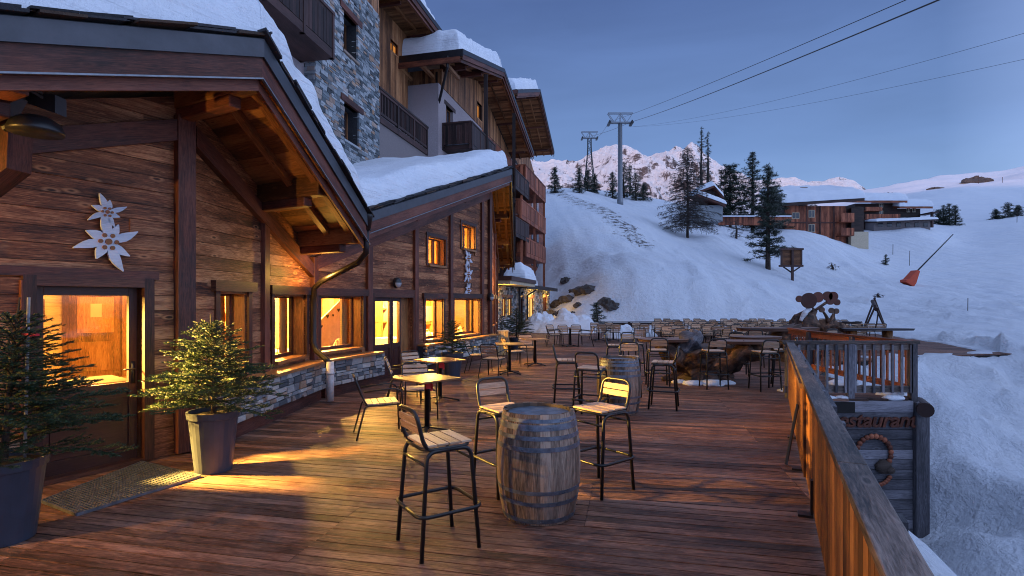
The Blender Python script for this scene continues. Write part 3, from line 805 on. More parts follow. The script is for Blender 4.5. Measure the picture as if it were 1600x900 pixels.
def plinth(segs, t1=.30, z0=.2, z1=.66, ends=True):
    ms, mm, ml, mk = MB(), MB(), MB(), MB()
    for fr, a, b, in segs:
        rubble(ms, fr, a, b, t1 - .12, t1, z0, z1, .045, .13, .09, .30, jit=.014)
        mm.fbox(fr, a + .01, b - .01, .04, t1 - .03, z0 + .01, z1, .5)
        mk.fbox(fr, a + .03, b - .03, .04, t1 - .07, .0, z0 + .012, .3); 
        ml.fbox(fr, a - .0, b + .0, .005, t1 + .05, z1 + .002, z1 + .045, .7)
    fr, a, b = segs[-1]
    e = Frame(*fr(b, .03, 0)[:2], fr.head + 90); rubble(ms, e, 0, t1 - .03, -.1, .012, z0, z1, .045, .13, .09, .2, jit=.008)
    p = hall.add(ms, 'stone_plinth', M['stonelight'], bevel=.006)
    hall.add(mm, 'mortar', M['mortar'], p); hall.add(ml, 'ledge', M['jamb'], p); hall.add(mk, 'skirting', M['beam'], p)
sB1 = FB.s_at(400, .3)
plinth([(FB, .12, LB - .1), (FC, .05, d2[0] - .1)])
plinth([(FC, d2[1] + .16, LC - .05)], .34)
m = MB(); e = Frame(*FB(.12, .05, 0)[:2], 93 - 180)
rubble(m, Frame(*FB(.12, .27, 0)[:2], 273), 0, .24, -.1, .01, .2, .66, jit=.01); hall.add(m, 'stone_plinth', M['stonelight'], bevel=.006)
m = MB(); rubble(m, FA, dA[0] - .5, dA[0] - .12, .0, .1, .25, .48, .1, .2, jit=.02); m.fbox(FA, dA[0] - .6, dA[0] - .1, 0, .07, 0, .25, .4); hall.add(m, 'stone_footing', M['stonelight'])
# snow lying on the far ledge
# ---------------------------------------------------------------- roofs
def lerp(a, b, t): return a + (b - a) * t
def snow_slab(c00, c10, c11, c01, thick, nu=40, nv=24, rnd_=.35, seed=0, amp=.05, ridge=False):
    """snow blanket over a sloped quad; c00-c10 is the front edge"""
    c00, c10, c11, c01 = map(Vector, (c00, c10, c11, c01)); m = MB()
    Lu = (c10 - c00).length; Lv = (c01 - c00).length
    g = []
    def param(n):   # denser near the edges
        return [0.5 - 0.5 * math.copysign(abs(math.cos(math.pi * i / n)) ** .8, math.cos(math.pi * i / n)) for i in range(n + 1)]
    pu, pv = param(nu), param(nv)
    for v in pv:
        row = []
        for u in pu:
            p = lerp(lerp(c00, c10, u), lerp(c01, c11, u), v)
            d = min(9 if ridge else u * Lu, (1 - u) * Lu, v * Lv, (1 - v) * Lv)
            k = min(1, d / rnd_); prof = math.sqrt(max(0, 1 - (1 - k) ** 2.6))
            q = p * .9 + Vector((seed, 0, 0))
            h = thick * prof * (1 + .18 * noise.noise(q * .6)) + amp * noise.fractal(q * 1.6, .8, 2.1, 4) * prof + .022 * noise.fractal(q * 5, .8, 2.1, 3) * prof
            if d < .02: h = .0
            # ragged, slightly overhanging lip
            sh_ = Vector((0, 0, 0))
            if d < rnd_ * .5:
                cen = lerp(lerp(c00, c10, .5), lerp(c01, c11, .5), .5); dv = (p - cen); dv.z = 0; dv.normalize()
                sh_ = dv * (.09 * noise.noise(q * 1.7) + .05 * noise.noise(q * 5)); h *= 1 + .25 * noise.noise(q * 2.9) 
            row.append(p + Vector((0, 0, h + .01)) + sh_)
        g.append(row)
    b0 = len(m.v)
    for r_ in g: m.v.extend([tuple(p) for p in r_])
    for j in range(nv):
        for i in range(nu):
            a = j * (nu + 1) + i
            m.f.append((a, a + 1, a + nu + 2, a + nu + 1)); m.uv.append([(0, 0)] * 4); m.t.append(.5); m.m.append(0)
    return m
def slab(mb, a, b, c, d, th, drop=0.0, t=.5, m=0):
    """plate whose top corners are a,b,c,d; th thick, lowered by drop"""
    cs = [Vector(p) - Vector((0, 0, drop)) for p in (a, b, c, d)]
    dn = Vector((0, 0, -th))
    mb.box8([cs[0] + dn, cs[0], cs[3] + dn, cs[3], cs[1] + dn, cs[1], cs[2] + dn, cs[2]], t, m)
def soffit(mb, a, b, c, d, drop, bw=.16, th=.03):
    """boards running from edge a-b to edge d-c (parallel with a->d)"""
    a, b, c, d = [Vector(p) - Vector((0, 0, drop)) for p in (a, b, c, d)]
    n_ = max(1, int((b - a).length / bw)); dn = Vector((0, 0, -th))
    for i in range(n_):
        u0, u1 = (i + .01) / n_, (i + .99) / n_
        p0, p1, q0, q1 = lerp(a, b, u0), lerp(a, b, u1), lerp(d, c, u0), lerp(d, c, u1)
        mb.box8([p0 + dn, p0, q0 + dn, q0, p1 + dn, p1, q1 + dn, q1])
def slates(mb, a, b, w=.34, out=Vector((0, 0, 0)), side=Vector((0, 0, 0)), tilt=0):
    """ragged slate tiles along an edge a-b"""
    a, b = Vector(a), Vector(b); L = (b - a).length; d = (b - a).normalized(); s = 0
    while s < L:
        ww = min(rnd.uniform(.25, .5), L - s + .02)
        for lay in range(2):
            p = a + d * (s + rnd.uniform(-.06, .06)); o1 = out * (rnd.uniform(.03, .11) - lay * .02); z = .012 + lay * .028 + rnd.uniform(0, .012)
            q = p + d * ww * 1.02
            zz = Vector((0, 0, z)); th = Vector((0, 0, .018 + rnd.uniform(0, .012))); inn = -out * rnd.uniform(.2, .3)
            t_ = Vector((0, 0, rnd.uniform(-.012, .02)))
            mb.box8([p + o1 + zz, p + o1 + zz + th, p + inn + zz, p + inn + zz + th, q + o1 + zz + t_, q + o1 + zz + th + t_, q + inn + zz, q + inn + zz + th], rnd.random())
        s += ww
def rake(Wd, roof, A, B, out, over, boards, mats, name='fascia', sgn=1):
    """layered boards along the edge A->B; boards = (drop0, drop1, outset, material)"""
    A, B, out = Vector(A), Vector(B), Vector(out)
    for d0, d1, o_, mt in boards:
        m = MB(); c = []
        for p in (A, B):
            for off in (o_ - .035, o_):
                for dz in (d1, d0): c.append(p + out * off - Vector((0, 0, dz)))
        m.box8(c, rnd.random()); Wd.add(m, name, M[mt], roof)

n1 = Vector((.88, -.474, 0)).normalized(); n2_ = Vector((.94, -.342, 0)).normalized()
hA = Vector((math.sin(R(31)), math.cos(R(31)), 0)); hB = Vector((math.sin(R(4.5)), math.cos(R(4.5)), 0)); hC = Vector((math.sin(R(20)), math.cos(R(20)), 0)); hD = Vector((math.sin(R(1)), math.cos(R(1)), 0))
def gable_roof(Wd, R0, n, dl, sl_, Ll, dr, sr_, Lr, back, over, fascia, snow, mats, purlins, raf, soff='soffit', snin=(.12, .12), slate=True, seedv=0, soffdrop=.26, snr=None, snl=None, snrad=.5):
    """R0: top front ridge point; n outward ridge direction; dl/dr plan directions of the two slopes with slope and plan length"""
    roofs = []
    for side, d, k, L in (('l', dl, sl_, Ll), ('r', dr, sr_, Lr)):
        E = R0 + d * L - Vector((0, 0, k * L)); Rb, Eb = R0 - n * back, E - n * back
        m = MB(); slab(m, R0, E, Eb, Rb, .10); roof = Wd.add(m, 'roof', M['slate'])
        roofs.append(roof)
        m = MB(); soffit(m, R0 - n * .05, E - n * .05, E - n * (over + 1.2), R0 - n * (over + 1.2), soffdrop); Wd.add(m, 'soffit', M[soff], roof)
        # rafters under the soffit, parallel with the rake
        for i in range(raf):
            o_ = .28 + i * (over + .1 - .28) / max(1, raf)
            a = R0 - n * o_ - Vector((0, 0, soffdrop + .08)) + d * .06; b = E - n * o_ - Vector((0, 0, soffdrop + .08))
            m = MB(); m.beam(a, b, .09, .13); Wd.add(m, 'rafter', M[soff], roof)
        rake(Wd, roof, R0, E, n, 0, fascia, None)
        # eave gutter board
        m = MB(); c = []
        for p in (E, Eb):
            for off in (0, .04):
                for dz in (.3, .02): c.append(p + d * off - Vector((0, 0, dz)))
        m.box8(c); Wd.add(m, 'eave_board', M['beam'], roof)
        if slate:
            m = MB(); slates(m, R0 if side == 'r' else E, E if side == 'r' else R0, out=n); slates(m, E, Eb if back < 6 else E - n * 5, out=d); Wd.add(m, 'slates', M['slate'], roof)
        th = snow
        s0, s1 = (snr if side == 'r' else snl) or (0.0, 1.0)
        up = Vector((0, 0, .03))
        A_, B_ = lerp(R0, E, s0), lerp(R0, E, s1 - snin[1] / L)
        m = snow_slab(A_ - n * snin[0] + up, B_ - n * snin[0] + up, B_ - n * (back - .2) + up, A_ - n * (back - .2) + up, th, 84, 60, min(snrad, th), seedv, .05, s0 == 0)
        # close the crest: snow reaches over the ridge on both sides
        Wd.add(m, 'snow', M['snow'], roof, True)
    # one crest of snow bridging both slopes
    for k_, (pos, side, zo, ln) in enumerate(purlins):
        d, k, L = (dl, sl_, Ll) if side == 'l' else (dr, sr_, Lr)
        p = R0 + d * pos - Vector((0, 0, k * pos + soffdrop + .14 + zo))
        m = MB(); m.beam(p - n * .16, p - n * (over + .3 + ln), .17, .26); Wd.add(m, 'purlin', M[soff if side == 'r' else 'beam'], roofs[0], bevel=.02)
        m = MB(); m.beam(p - n * .45 - Vector((0, 0, .19)), p - n * (over + .3 + ln) - Vector((0, 0, .19)), .15, .13); Wd.add(m, 'bracket', M['beam'], roofs[0], bevel=.02)
    return roofs
fas = [(.015, .20, .03, 'metal'), (.20, .41, .0, 'beam'), (.41, .425, .02, 'galv'), (.42, .53, -.06, 'redwood' if False else 'beam')]
R1 = Vector((-2.57, 5.60, 4.46))
gable_roof(hall, R1, n1, -hA, .33, 6.0, hB, .42, 3.25, 7.5, 1.15, fas, .42, None,
           [(.02, 'r', -.03, 0), (1.75, 'r', 0, 0), (3.0, 'r', 0, 0), (1.9, 'l', 0, 0)], 2, seedv=1, snin=(.0, .12), snrad=.16)
R2 = Vector((-.02, 17.50, 6.03))
gable_roof(hall, R2, n2_, -hC, .333, 8.4, hD, .333, 7.3, 10.5, .75, fas, .62, None,
           [(.02, 'r', -.03, 0), (2.2, 'r', 0, 0), (4.4, 'r', 0, 0), (6.4, 'r', 0, 0), (2.5, 'l', 0, 0), (5.2, 'l', 0, 0)], 2, seedv=5)
# downpipe in the corner of the two gables
m = MB()
p0 = P(572, 350, 8.75); hop = p0
m.lathe([(.07, -.1), (.11, .12), (.12, .16), (.10, .16)], 12, p0); 
pp = [p0 + Vector((0, 0, -.05)), P(572, 395, 8.8), P(560, 410, 8.9), P(502, 440, 9.35), P(491, 450, 9.45), P(490, 470, 9.5), P(490, 535, 9.5), P(494, 548, 9.45), P(510, 562, 9.3), P(516, 568, 9.25)]
m.tube(pp, .05, 12); hall.add(m, 'downpipe', M['darkmetal'], smooth=True)
m = MB(); q = P(516, 565, 9.25); m.tube([q, Vector((q.x, q.y, .06))], .062, 14); m.tube([q + Vector((0, 0, -.18)), q + Vector((0, 0, -.22))], .07, 14); hall.add(m, 'downpipe', M['white'], smooth=True)
# snow guard cable tray on the second rake + spot lamp under the first eave
# ---------------------------------------------------------------- interior
m = MB()
BK = [(-12, 3.5), (-12.6, 9.5), (-10.2, 14.2), (-6.6, 15.2), (-5.5, 16.8), (-4.3, 19.4), (-4.3, 24.5)]
front = [FA(-5.5, -.28, 0), FA(0, -.3, 0), FB(LB, -.28, 0), FC(LC, -.3, 0), FD(LD, -.28, 0)]
poly_in = [(p.x, p.y) for p in front] + BK[::-1]
m.poly([(x, y, .03) for x, y in poly_in]); fl = hall.add(m, 'floor', M['pine'])
m = MB(); m.poly([(x, y, 2.28) for x, y in poly_in][::-1]); m.poly([(x, y, 2.33) for x, y in poly_in]); hall.add(m, 'ceiling', M['pine'])
m = MB()
for (x1, y1), (x2, y2) in zip(BK, BK[1:]):
    L = math.hypot(x2 - x1, y2 - y1); fr = Frame(x1, y1, math.degrees(math.atan2(x2 - x1, y2 - y1)))
    s = 0
    while s < L: m.fbox(fr, s, min(L, s + .2) - .004, -.05, rnd.uniform(-.004, 0), 0.03, 2.28); s += .2
for fr, s in ((FA, -5.5), (FD, LD - .05)): m.fbox(fr, s, s + .05, -4.5, -.28, .03, 2.28)
for s in (2.2, 5.5): m.fbox(FC, s, s + .06, -2.9, -1.6, .03, 2.28)
hall.add(m, 'inner_wall', M['pine'])
m = MB(); rubble(m, Frame(-6.6, 12.6, 21), 0, 2.2, -.1, .02, .05, 2.2, .07, .14, .12, .3); hall.add(m, 'inner_wall', M['cream'])
# inner door, notice and hanging beams seen through the first pane
fr = Frame(-9.3, 12.2, 54)
m = MB(); m.fbox(fr, -.6, -.5, 0, .06, .03, 2.15); m.fbox(fr, .45, .55, 0, .06, .03, 2.15); m.fbox(fr, -.5, .45, 0, .06, 2.0, 2.15); m.fbox(fr, -.5, .45, -.04, .01, .03, 2.0)
m.fbox(fr, -.35, .3, .01, .03, 1.05, 1.85); m.fbox(fr, -.35, .3, .01, .03, .2, .85); idr = hall.add(m, 'inner_door', M['larch'])
m = MB(); m.fbox(fr, -.12, .08, .032, .036, 1.4, 1.7); hall.add(m, 'notice', M['paper'], idr)
m = MB(); m.fbox(fr, -3.2, -.6, -.12, -.06, .03, 2.28); m.fbox(fr, .55, 2.4, -.12, -.06, .03, 2.28); hall.add(m, 'inner_wall', M['pine'])
for s in (-4.2, -2.6, -1.0): m = MB(); m.fbox(FA, s, s + .18, -4.2, -.3, 2.1, 2.275); hall.add(m, 'ceiling_beam', M['larch'])
# yellow stair panel with small cut hearts behind the third window
m = MB(); frs = Frame(*FC(1.1, -1.2, 0)[:2], 20)
m.box8([frs(a, b, c) for a, b, c in ((.0, 0, .4), (.0, 0, 1.0), (.0, .04, .4), (.0, .04, 1.0), (1.9, 0, .4), (1.9, 0, 2.2), (1.9, .04, .4), (1.9, .04, 2.2))])
sp_ = hall.add(m, 'stair_panel', M['cream'])
m = MB()
for i in range(7):
    s_ = .2 + i * .19; z_ = .98 + i * .115 + (.1 if i % 3 == 0 else 0); r_ = .05 if i % 2 else .036
    pts2 = [(math.sin(a) ** 3 * r_, (13 * math.cos(a) - 5 * math.cos(2 * a) - 2 * math.cos(3 * a) - math.cos(4 * a)) / 16 * r_) for a in [2 * math.pi * k / 16 for k in range(16)]]
    m.poly([frs(s_ + a, .047, z_ + b) for a, b in pts2])
hall.add(m, 'heart_cutouts', M['under'], sp_)
# framed pictures, shelf and beams on the inner walls
for fr_, s_, w_, z_, h_ in ((Frame(-9.3, 12.2, 54), .75, .4, 1.35, .45), (Frame(-9.3, 12.2, 54), -1.4, .5, 1.3, .5)):
    m = MB(); m.fbox(fr_, s_, s_ + w_, -.05, -.02, z_, z_ + h_); pf = hall.add(m, 'picture_frame', M['larch']); m = MB(); m.fbox(fr_, s_ + .05, s_ + w_ - .05, -.02, -.015, z_ + .05, z_ + h_ - .05); hall.add(m, 'picture', M['paper'], pf)
for s_ in (7.3,):
    g_ = Frame(*FC(s_, -1.9, 0)[:2], 20); m = MB(); m.fbox(g_, 0, .9, -.03, 0, 1.0, 2.2); m.fbox(g_, -.06, 0, -.05, .03, .04, 2.27); m.fbox(g_, .9, .96, -.05, .03, .04, 2.27); pf = hall.add(m, 'panelled_screen', M['larch']); m = MB(); m.fbox(g_, .12, .78, .0, .02, 1.1, 1.6); hall.add(m, 'panel', M['cream'], pf)
# menu board behind the second window
m = MB(); fm = Frame(*FB(1.9, -1.2, 0)[:2], 35); m.fbox(fm, 0, .5, 0, .03, .95, 1.6); hall.add(m, 'menu_board', M['under'])
# upper room
m = MB()
for a, b, c, d, e, f_ in ((3.6, 7.9, -2.3, -2.25, 2.5, 4.3), (3.6, 3.65, -2.3, -.3, 2.5, 4.3), (7.9, 7.95, -2.3, -.3, 2.5, 4.3), (3.6, 7.9, -2.3, -.3, 2.45, 2.5)): m.fbox(FC, a, b, c, d, e, f_)
c = []
for s_ in (3.6, 7.95):
    for t_ in (-2.3, -.3): c += [FC(s_, t_, topC(s_) - .34), FC(s_, t_, topC(s_) - .3)]
m.box8(c); hall.add(m, 'upper_room', M['pine'])
# lamps inside: each hangs in the room with a small shade
LAMPS = [(-7.3, 9.5, 1.95, 120, .06), (-6.0, 12.0, 1.95, 90, .06), (-5.7, 5.37, 1.92, 60, .05), (-4.9, 9.2, 1.95, 110, .06), (-5.0, 11.0, 1.95, 380, .06), (-4.5, 12.9, 1.95, 420, .06), (-3.5, 14.7, 1.95, 360, .06), (-2.5, 16.8, 1.95, 360, .06), (-2.0, 19.2, 1.95, 120, .06), (-1.9, 22, 1.95, 100, .06)]
def lamp_or_fill_light(loc, e, r, col=WARM, name='pendant_lamp'):
    l = bpy.data.lights.new('lamp_or_fill_light', 'POINT'); l.energy = e; l.color = col; l.shadow_soft_size = r
    o = bpy.data.objects.new('lamp_or_fill_light', l); COL.objects.link(o); o.location = loc; return o
LAMPK = 3.5
def pendant(x, y, z, e, r, ztop=2.27):
    t_ = empty('pendant_lamp', (x, y, z), 0, 'small warm pendant lamp hanging inside the restaurant', 'lamp', 'pendant lamps hanging inside the restaurant')
    m = MB(); m.tube([(0, 0, .1), (0, 0, ztop - z)], .006, 5); m.build('cord', M['black'], t_)
    m = MB(); m.lathe([(.12, .03), (.10, .1), (.03, .13), (.01, .14)], 14); m.build('lamp_shade', M['cream'], t_, True)
    m = MB(); m.ball((0, 0, .065), .022, 8); m.build('bulb', M['bulb'], t_, True)
    l = lamp_or_fill_light((0, 0, .0), e * LAMPK, r); l.parent = t_; return t_
for x, y, z, e, r in LAMPS: pendant(x, y, z, e, r)
q = FC(5.2, -1.2, 3.35); pendant(q.x, q.y, 3.3, 190, .05, 3.9)
def spot(loc, tgt, e, ang, blend=.35, r=.05):  # spot without a fixture, added to strengthen the window light on the deck
    l = bpy.data.lights.new('lamp_or_fill_light', 'SPOT'); l.energy = e; l.color = WARM; l.shadow_soft_size = r; l.spot_size = R(ang); l.spot_blend = blend
    o = bpy.data.objects.new('lamp_or_fill_light', l); COL.objects.link(o); o.location = loc; o.rotation_euler = (Vector(tgt) - Vector(loc)).to_track_quat('-Z', 'Y').to_euler(); return o
spot((-5.7, 5.37, 1.88), (-2.1, 5.2, .1), 16000, 60, .9, .09)
spot((-4.75, 12.6, 2.02), (-1.5, 9.9, 0), 7000, 66, .6)
spot((-3.7, 15.9, 2.02), (-.2, 13.4, 0), 6000, 66, .6)
spot((-2.3, 20.3, 2.02), (1.2, 20.6, 0), 5000, 60, .6)
# tables laid with white linen
def dining(x, y, rz, lab):
    t_ = empty('dining_table', (x, y, .035), rz, lab, 'table')
    m = MB(); m.box(-.55, .55, -.4, .4, .70, .74); m.box(-.56, .56, -.41, -.405, .42, .70); m.box(-.56, .56, .405, .41, .42, .70); m.box(-.565, -.56, -.41, .41, .42, .70); m.box(.56, .565, -.41, .41, .42, .70); m.build('tablecloth', M['cloth'], t_)
    for i in (-1, 1):
        for j in (-1, 1): m = MB(); m.box(i * .48 - .03, i * .48 + .03, j * .33 - .03, j * .33 + .03, 0, .70); m.build('leg', M['larch'], t_)
dining(-5.35, 6.55, .9, 'white clothed dining table just behind the single door pane')
dining(-6.9, 6.2, .9, 'white clothed dining table deeper in the room behind the single door')
dining(-4.75, 10.9, -.3, 'white clothed dining table behind the window with the hearts panel')
def dchair(x, y, rz, lab):
    t_ = empty('dining_chair', (x, y, .035), rz, lab, 'chair')
    m = MB(); m.lathe([(.2, .44), (.22, .46), (.2, .49)], 14); m.build('seat', M['cloth'], t_, True)
    m = MB(); m.tube([(-.2, -.16, .48), (-.22, -.2, .75), (-.15, -.22, .88), (0, -.23, .92), (.15, -.22, .88), (.22, -.2, .75), (.2, -.16, .48)], .016, 6)
    for i in range(-2, 3): m.tube([(i * .05, -.17, .48), (i * .07, -.22, .89)], .008, 5)
    m.build('backrest', M['cloth'], t_, True)
    for i in (-1, 1):
        for j in (-1, 1): m = MB(); m.tube([(i * .13, j * .13, .44), (i * .19, j * .19, 0)], .014, 6); m.build('leg', M['larch'], t_)
dchair(-4.85, 6.95, 2.2, 'pale rounded chair at the table behind the single door')
dchair(-5.1, 6.0, .4, 'pale chair nearest the single door pane, inside')
dchair(-4.55, 8.75, 1.2, 'pale spindle back chair behind the second window')

for fr_, s_, t_, lab in ((FC, 4.7, -1.15, 'white clothed dining table behind the first ground floor window right of the double door'), (FC, 6.9, -1.15, 'white clothed dining table behind the last big window of the second gable'), (FB, 2.9, -1.1, 'white clothed dining table behind the second window of the first gable')):
    q = fr_(s_, t_, 0); dining(q.x, q.y, -R(fr_.head), lab)
for fr_, s_, t_, rz, lab in ((FC, 5.6, -.95, 1.2, 'pale rounded chair behind the first window right of the double door'), (FC, 7.75, -.95, 1.3, 'pale rounded chair behind the last big window of the second gable'), (FB, 3.3, -.6, .4, 'pale spindle chair with its back against the second window of the first gable'), (FC, 1.9, -1.0, 1.1, 'pale rounded chair behind the window with the hearts panel')):
    q = fr_(s_, t_, 0); dchair(q.x, q.y, rz, lab)
# shelf with jugs, wall sconces and a hanging branch seen through the panes
for fr_, s_, t_ in ((FC, 5.2, -2.2), (FC, 8.0, -2.1), (FB, 3.6, -2.2)):
    g_ = Frame(*fr_(s_, t_, 0)[:2], fr_.head); m = MB(); m.fbox(g_, 0, 1.3, 0, .22, 1.52, 1.55); m.fbox(g_, 0, 1.3, 0, .22, 1.14, 1.17); m.fbox(g_, 0, .05, 0, .24, .05, 1.9); m.fbox(g_, 1.25, 1.3, 0, .24, .05, 1.9); m.fbox(g_, 0, 1.3, -.02, 0, .05, 1.9); sh_ = hall.add(m, 'dresser', M['larch'])
    m = MB()
    for k_ in range(7):
        q = g_(.14 + k_ * .17, .1, 1.555 if k_ % 2 else 1.175); r_ = rnd.uniform(.03, .05); h_ = rnd.uniform(.1, .2); m.lathe([(r_ * .7, 0), (r_, h_ * .4), (r_ * .5, h_ * .8), (r_ * .6, h_)], 10, q)
    hall.add(m, 'jugs', M['cloth'], sh_)
for fr_, s_, t_ in ((FA, -2.0, -3.6), (FC, 3.2, -2.6), (FC, 5.2, -2.7)):
    m = MB(); m.ball(fr_(s_, t_, 1.75), .07, 10); hall.add(m, 'wall_sconce', M['bulb'], smooth=True)
# ---------------------------------------------------------------- stone tower and its balconies
FT = Frame(-5.78, 16.0, 10)
tower = World('stone_tower', (-6, 18, 0), 'tall rubble stone tower block with small deep windows above the snowy restaurant roof', 'tower')
t1o = (*sr(FT, 538, 561), 7.05, 8.28); t2o = (*sr(FT, 537, 559), 9.95, 11.25)
TL = FT.s_at(593)
m = MB(); rubble(m, FT, 0, TL, -.22, .0, 3.6, 12.5, .06, .17, .11, .40, .020, ops=[t1o, t2o])
side = Frame(*FT(0, 0, 0)[:2], 10 - 90); rubble(m, Frame(*FT(0, -.9, 0)[:2], 100), 0, .88, -.2, .0, 3.6, 12.5, .07, .18, .15, .45, .015)
tower.add(m, 'wall', M['stone'])
m = MB(); backing(m, FT, .02, TL, 3.0, lambda s: 12.45, [t1o, t2o], -3.5, -.06); tower.add(m, 'mortar', M['mortar'])
def small_window(W_, fr, op, depth=.5, lit=None, lint='beam'):
    a, b, z0, z1 = op
    m = MB(); m.fbox(fr, a - .25, b + .3, -.2, .035, z1, z1 + .2); w = W_.add(m, 'window', M[lint])
    m = MB(); m.fbox(fr, a - .05, b + .05, -.3, .05, z0 - .07, z0); W_.add(m, 'sill', M['stone' if lint == 'beam' else lint], w)
    m = MB()
    for u, v in ((a, a + .06), (b - .06, b), ((a + b) / 2 - .03, (a + b) / 2 + .03)): m.fbox(fr, u, v, -depth + .02, -depth + .08, z0, z1)
    m.fbox(fr, a, b, -depth + .02, -depth + .08, z1 - .06, z1); m.fbox(fr, a, b, -depth + .02, -depth + .08, z0, z0 + .06); W_.add(m, 'frame', M['larch'], w)
    m = MB(); m.fbox(fr, a, b, -depth - .02, -depth + .03, z0, z1); W_.add(m, 'pane', M[lit or 'darkglass'], w)
for o_ in (t1o, t2o): small_window(tower, FT, o_)
def vboards(mb, fr, s0, s1, t0, z0, z1, bw=.14, th=.03, ops=(), gap=.004, topf=None):
    s = s0
    while s < s1 - .01:
        e = min(s1, s + bw)
        mid = (s + e) / 2; segs = [(z0, z1 if topf is None else topf(mid))]
        for a, b, c, d in ops:
            if a < mid < b:
                ns = []
                for p, q in segs:
                    if c > p: ns.append((p, min(c, q)))
                    if d < q: ns.append((max(d, p), q))
                segs = ns
        for p, q in segs:
            if q - p > .02: mb.fbox(fr, s + gap, e - gap, t0, t0 + th + rnd.uniform(-.004, .006), p, q)
        s = e
m = MB(); vboards(m, FT, 0, TL, -.05, 12.5, 15.0); tower.add(m, 'timber_storey', M['larch'])
def balcony(W_, fr, s0, s1, t0, t1, z, h=1.08, mat='darkwood', solid=True, name='balcony', slab_='darkwood', sides=(True, True), fl=.24, cut=False, snow=False):
    """projecting balcony: floor slab, panel boards or balusters, rails"""
    m = MB(); m.fbox(fr, s0, s1, t0, t1 + .02, z, z + fl); b = W_.add(m, name, M[slab_])
    runs = [(Frame(*fr(s0, t1 - .06, 0)[:2], fr.head), s1 - s0)]
    if sides[0]: runs.append((Frame(*fr(s0, t0, 0)[:2], fr.head + 90), t1 - t0))
    if sides[1]: runs.append((Frame(*fr(s1, t0, 0)[:2], fr.head + 90), t1 - t0))
    for g, L in runs:
        m = MB(); m.fbox(g, 0, L, -.02, .08, z + fl + h - .16 - .02, z + fl + h - .08); m.fbox(g, 0, L, -.0, .06, z + fl + .08, z + fl + .18)
        m.fbox(g, -.02, L + .02, -.05, .11, z + fl + h - .08, z + fl + h); W_.add(m, 'rail', M[mat], b)
        m = MB()
        if solid: vboards(m, g, .02, L - .02, .06, z + fl + .02, z + fl + h - .1, .15, .02)
        else:
            n_ = int(L / .13)
            for i in range(n_): m.fbox(g, (i + .3) * L / n_, (i + .7) * L / n_, .01, .05, z + fl + .18, z + fl + h - .16)
        for i in range(max(2, int(L / 1.4) + 1)):
            s_ = min(L - .1, i * L / max(1, int(L / 1.4))); m.fbox(g, s_, s_ + .1, -.04, .085 if not solid else .1, z + .0, z + fl + h - .08)
        W_.add(m, 'balustrade', M[mat], b)
    if snow:
        c = [fr(s0 + .1, t0 + .05, z + fl), fr(s1 - .1, t0 + .05, z + fl), fr(s1 - .1, t1 - .1, z + fl), fr(s0 + .1, t1 - .1, z + fl)]
        W_.add(snow_slab(*c, .5, 12, 10, .4, 4), 'snow', M['snow'], b, True)
    return b
# left balcony and plaster wall beside the tower
FTB = Frame(*FT(-.02, -.0, 0)[:2], 188)       # runs towards the viewer
g = Frame(-7.35, 9.2, 10)
m = MB(); m.fbox(g, 0, 7.2, -.3, 0, 3.0, 8.84); tower.add(m, 'plaster_wall', M['plaster'])
m = MB(); vboards(m, g, 0, 7.2, -.06, 8.84, 13); tower.add(m, 'timber_wall', M['larch'])
b = balcony(tower, g, .3, 6.75, .0, 1.05, 8.72, 1.1, 'darkwood', True)
# balcony running back beyond the tower
gt = Frame(*FT(TL, -.15, 0)[:2], 13)
balcony(tower, gt, .25, 5.2, -1.3, 0, 8.62, 1.1, 'darkwood', False)
m = MB(); m.fbox(gt, .25, 5.2, -1.25, -.05, 6.2, 8.62); tower.add(m, 'plaster_wall', M['plasterdark'])

# ---------------------------------------------------------------- upper chalet block (behind the tower)
HEAD = math.degrees(math.atan(.25)); nF = Vector((math.cos(R(HEAD)), -math.sin(R(HEAD)), 0)); dF = Vector((math.sin(R(HEAD)), math.cos(R(HEAD)), 0))
fas2 = [(.02, .26, .03, 'darkmetal'), (.26, .5, .0, 'beam'), (.5, .64, -.08, 'beam')]
def on_line(px, c):         # point of the plan line X = .25 Y - c seen at a picture column
    k = (px - HX) / F; Y = c / (.25 - k); return Vector((k * Y, Y, 0))
cf = World('chalet_apartments', (-4, 33, 0), 'plaster and larch clad apartment chalet with wide snowy gable and stacked balconies', 'apartment building')
c0 = 8.79; wallc = 8.79 + 1.75
A0 = on_line(723, c0); Ap = on_line(788, c0); Ae = on_line(834, c0)
zA = CZ - (107 - HY) / F * Ap.y; z0_ = CZ - (76 - HY) / F * A0.y; z1_ = CZ - (238 - HY) / F * Ae.y
Ll = (Ap - A0).length; Lr = (Ae - Ap).length; kl = (zA - z0_) / Ll; kr = (zA - z1_) / Lr
WFc = Frame(*on_line(689, wallc)[:2], HEAD)          # facade, s=0 at the near corner
LF = 17.5
topF = lambda s: zA - .62 - (kl * abs(s - sA) if s < sA else kr * abs(s - sA))
pj = Ap - Vector((WFc.x, WFc.y, 0)); sA = pj.dot(dF)
zb = 12.75
o1 = (WFc.s_at(697), WFc.s_at(708), 10.2, 12.0); o2 = (WFc.s_at(719), WFc.s_at(727), 10.3, 11.6); o3 = (WFc.s_at(745), WFc.s_at(752), 13.1, 14.1)
m = MB(); backing(m, WFc, 0, LF, 2.6, lambda s: zb, [o1, o2], -.4, 0); cf.add(m, 'plaster_wall', M['plaster'])
m = MB(); vboards(m, WFc, -.02, LF, 0.005, zb - .05, zb + 1, .17, .035, [o3], topf=topF); cf.add(m, 'gable_boarding', M['larch'])
m = MB(); backing(m, WFc, 0, LF, zb, lambda s: max(zb + .02, topF(s) - .1), [o3], -.3, 0.003); cf.add(m, 'gable_backing', M['under'])
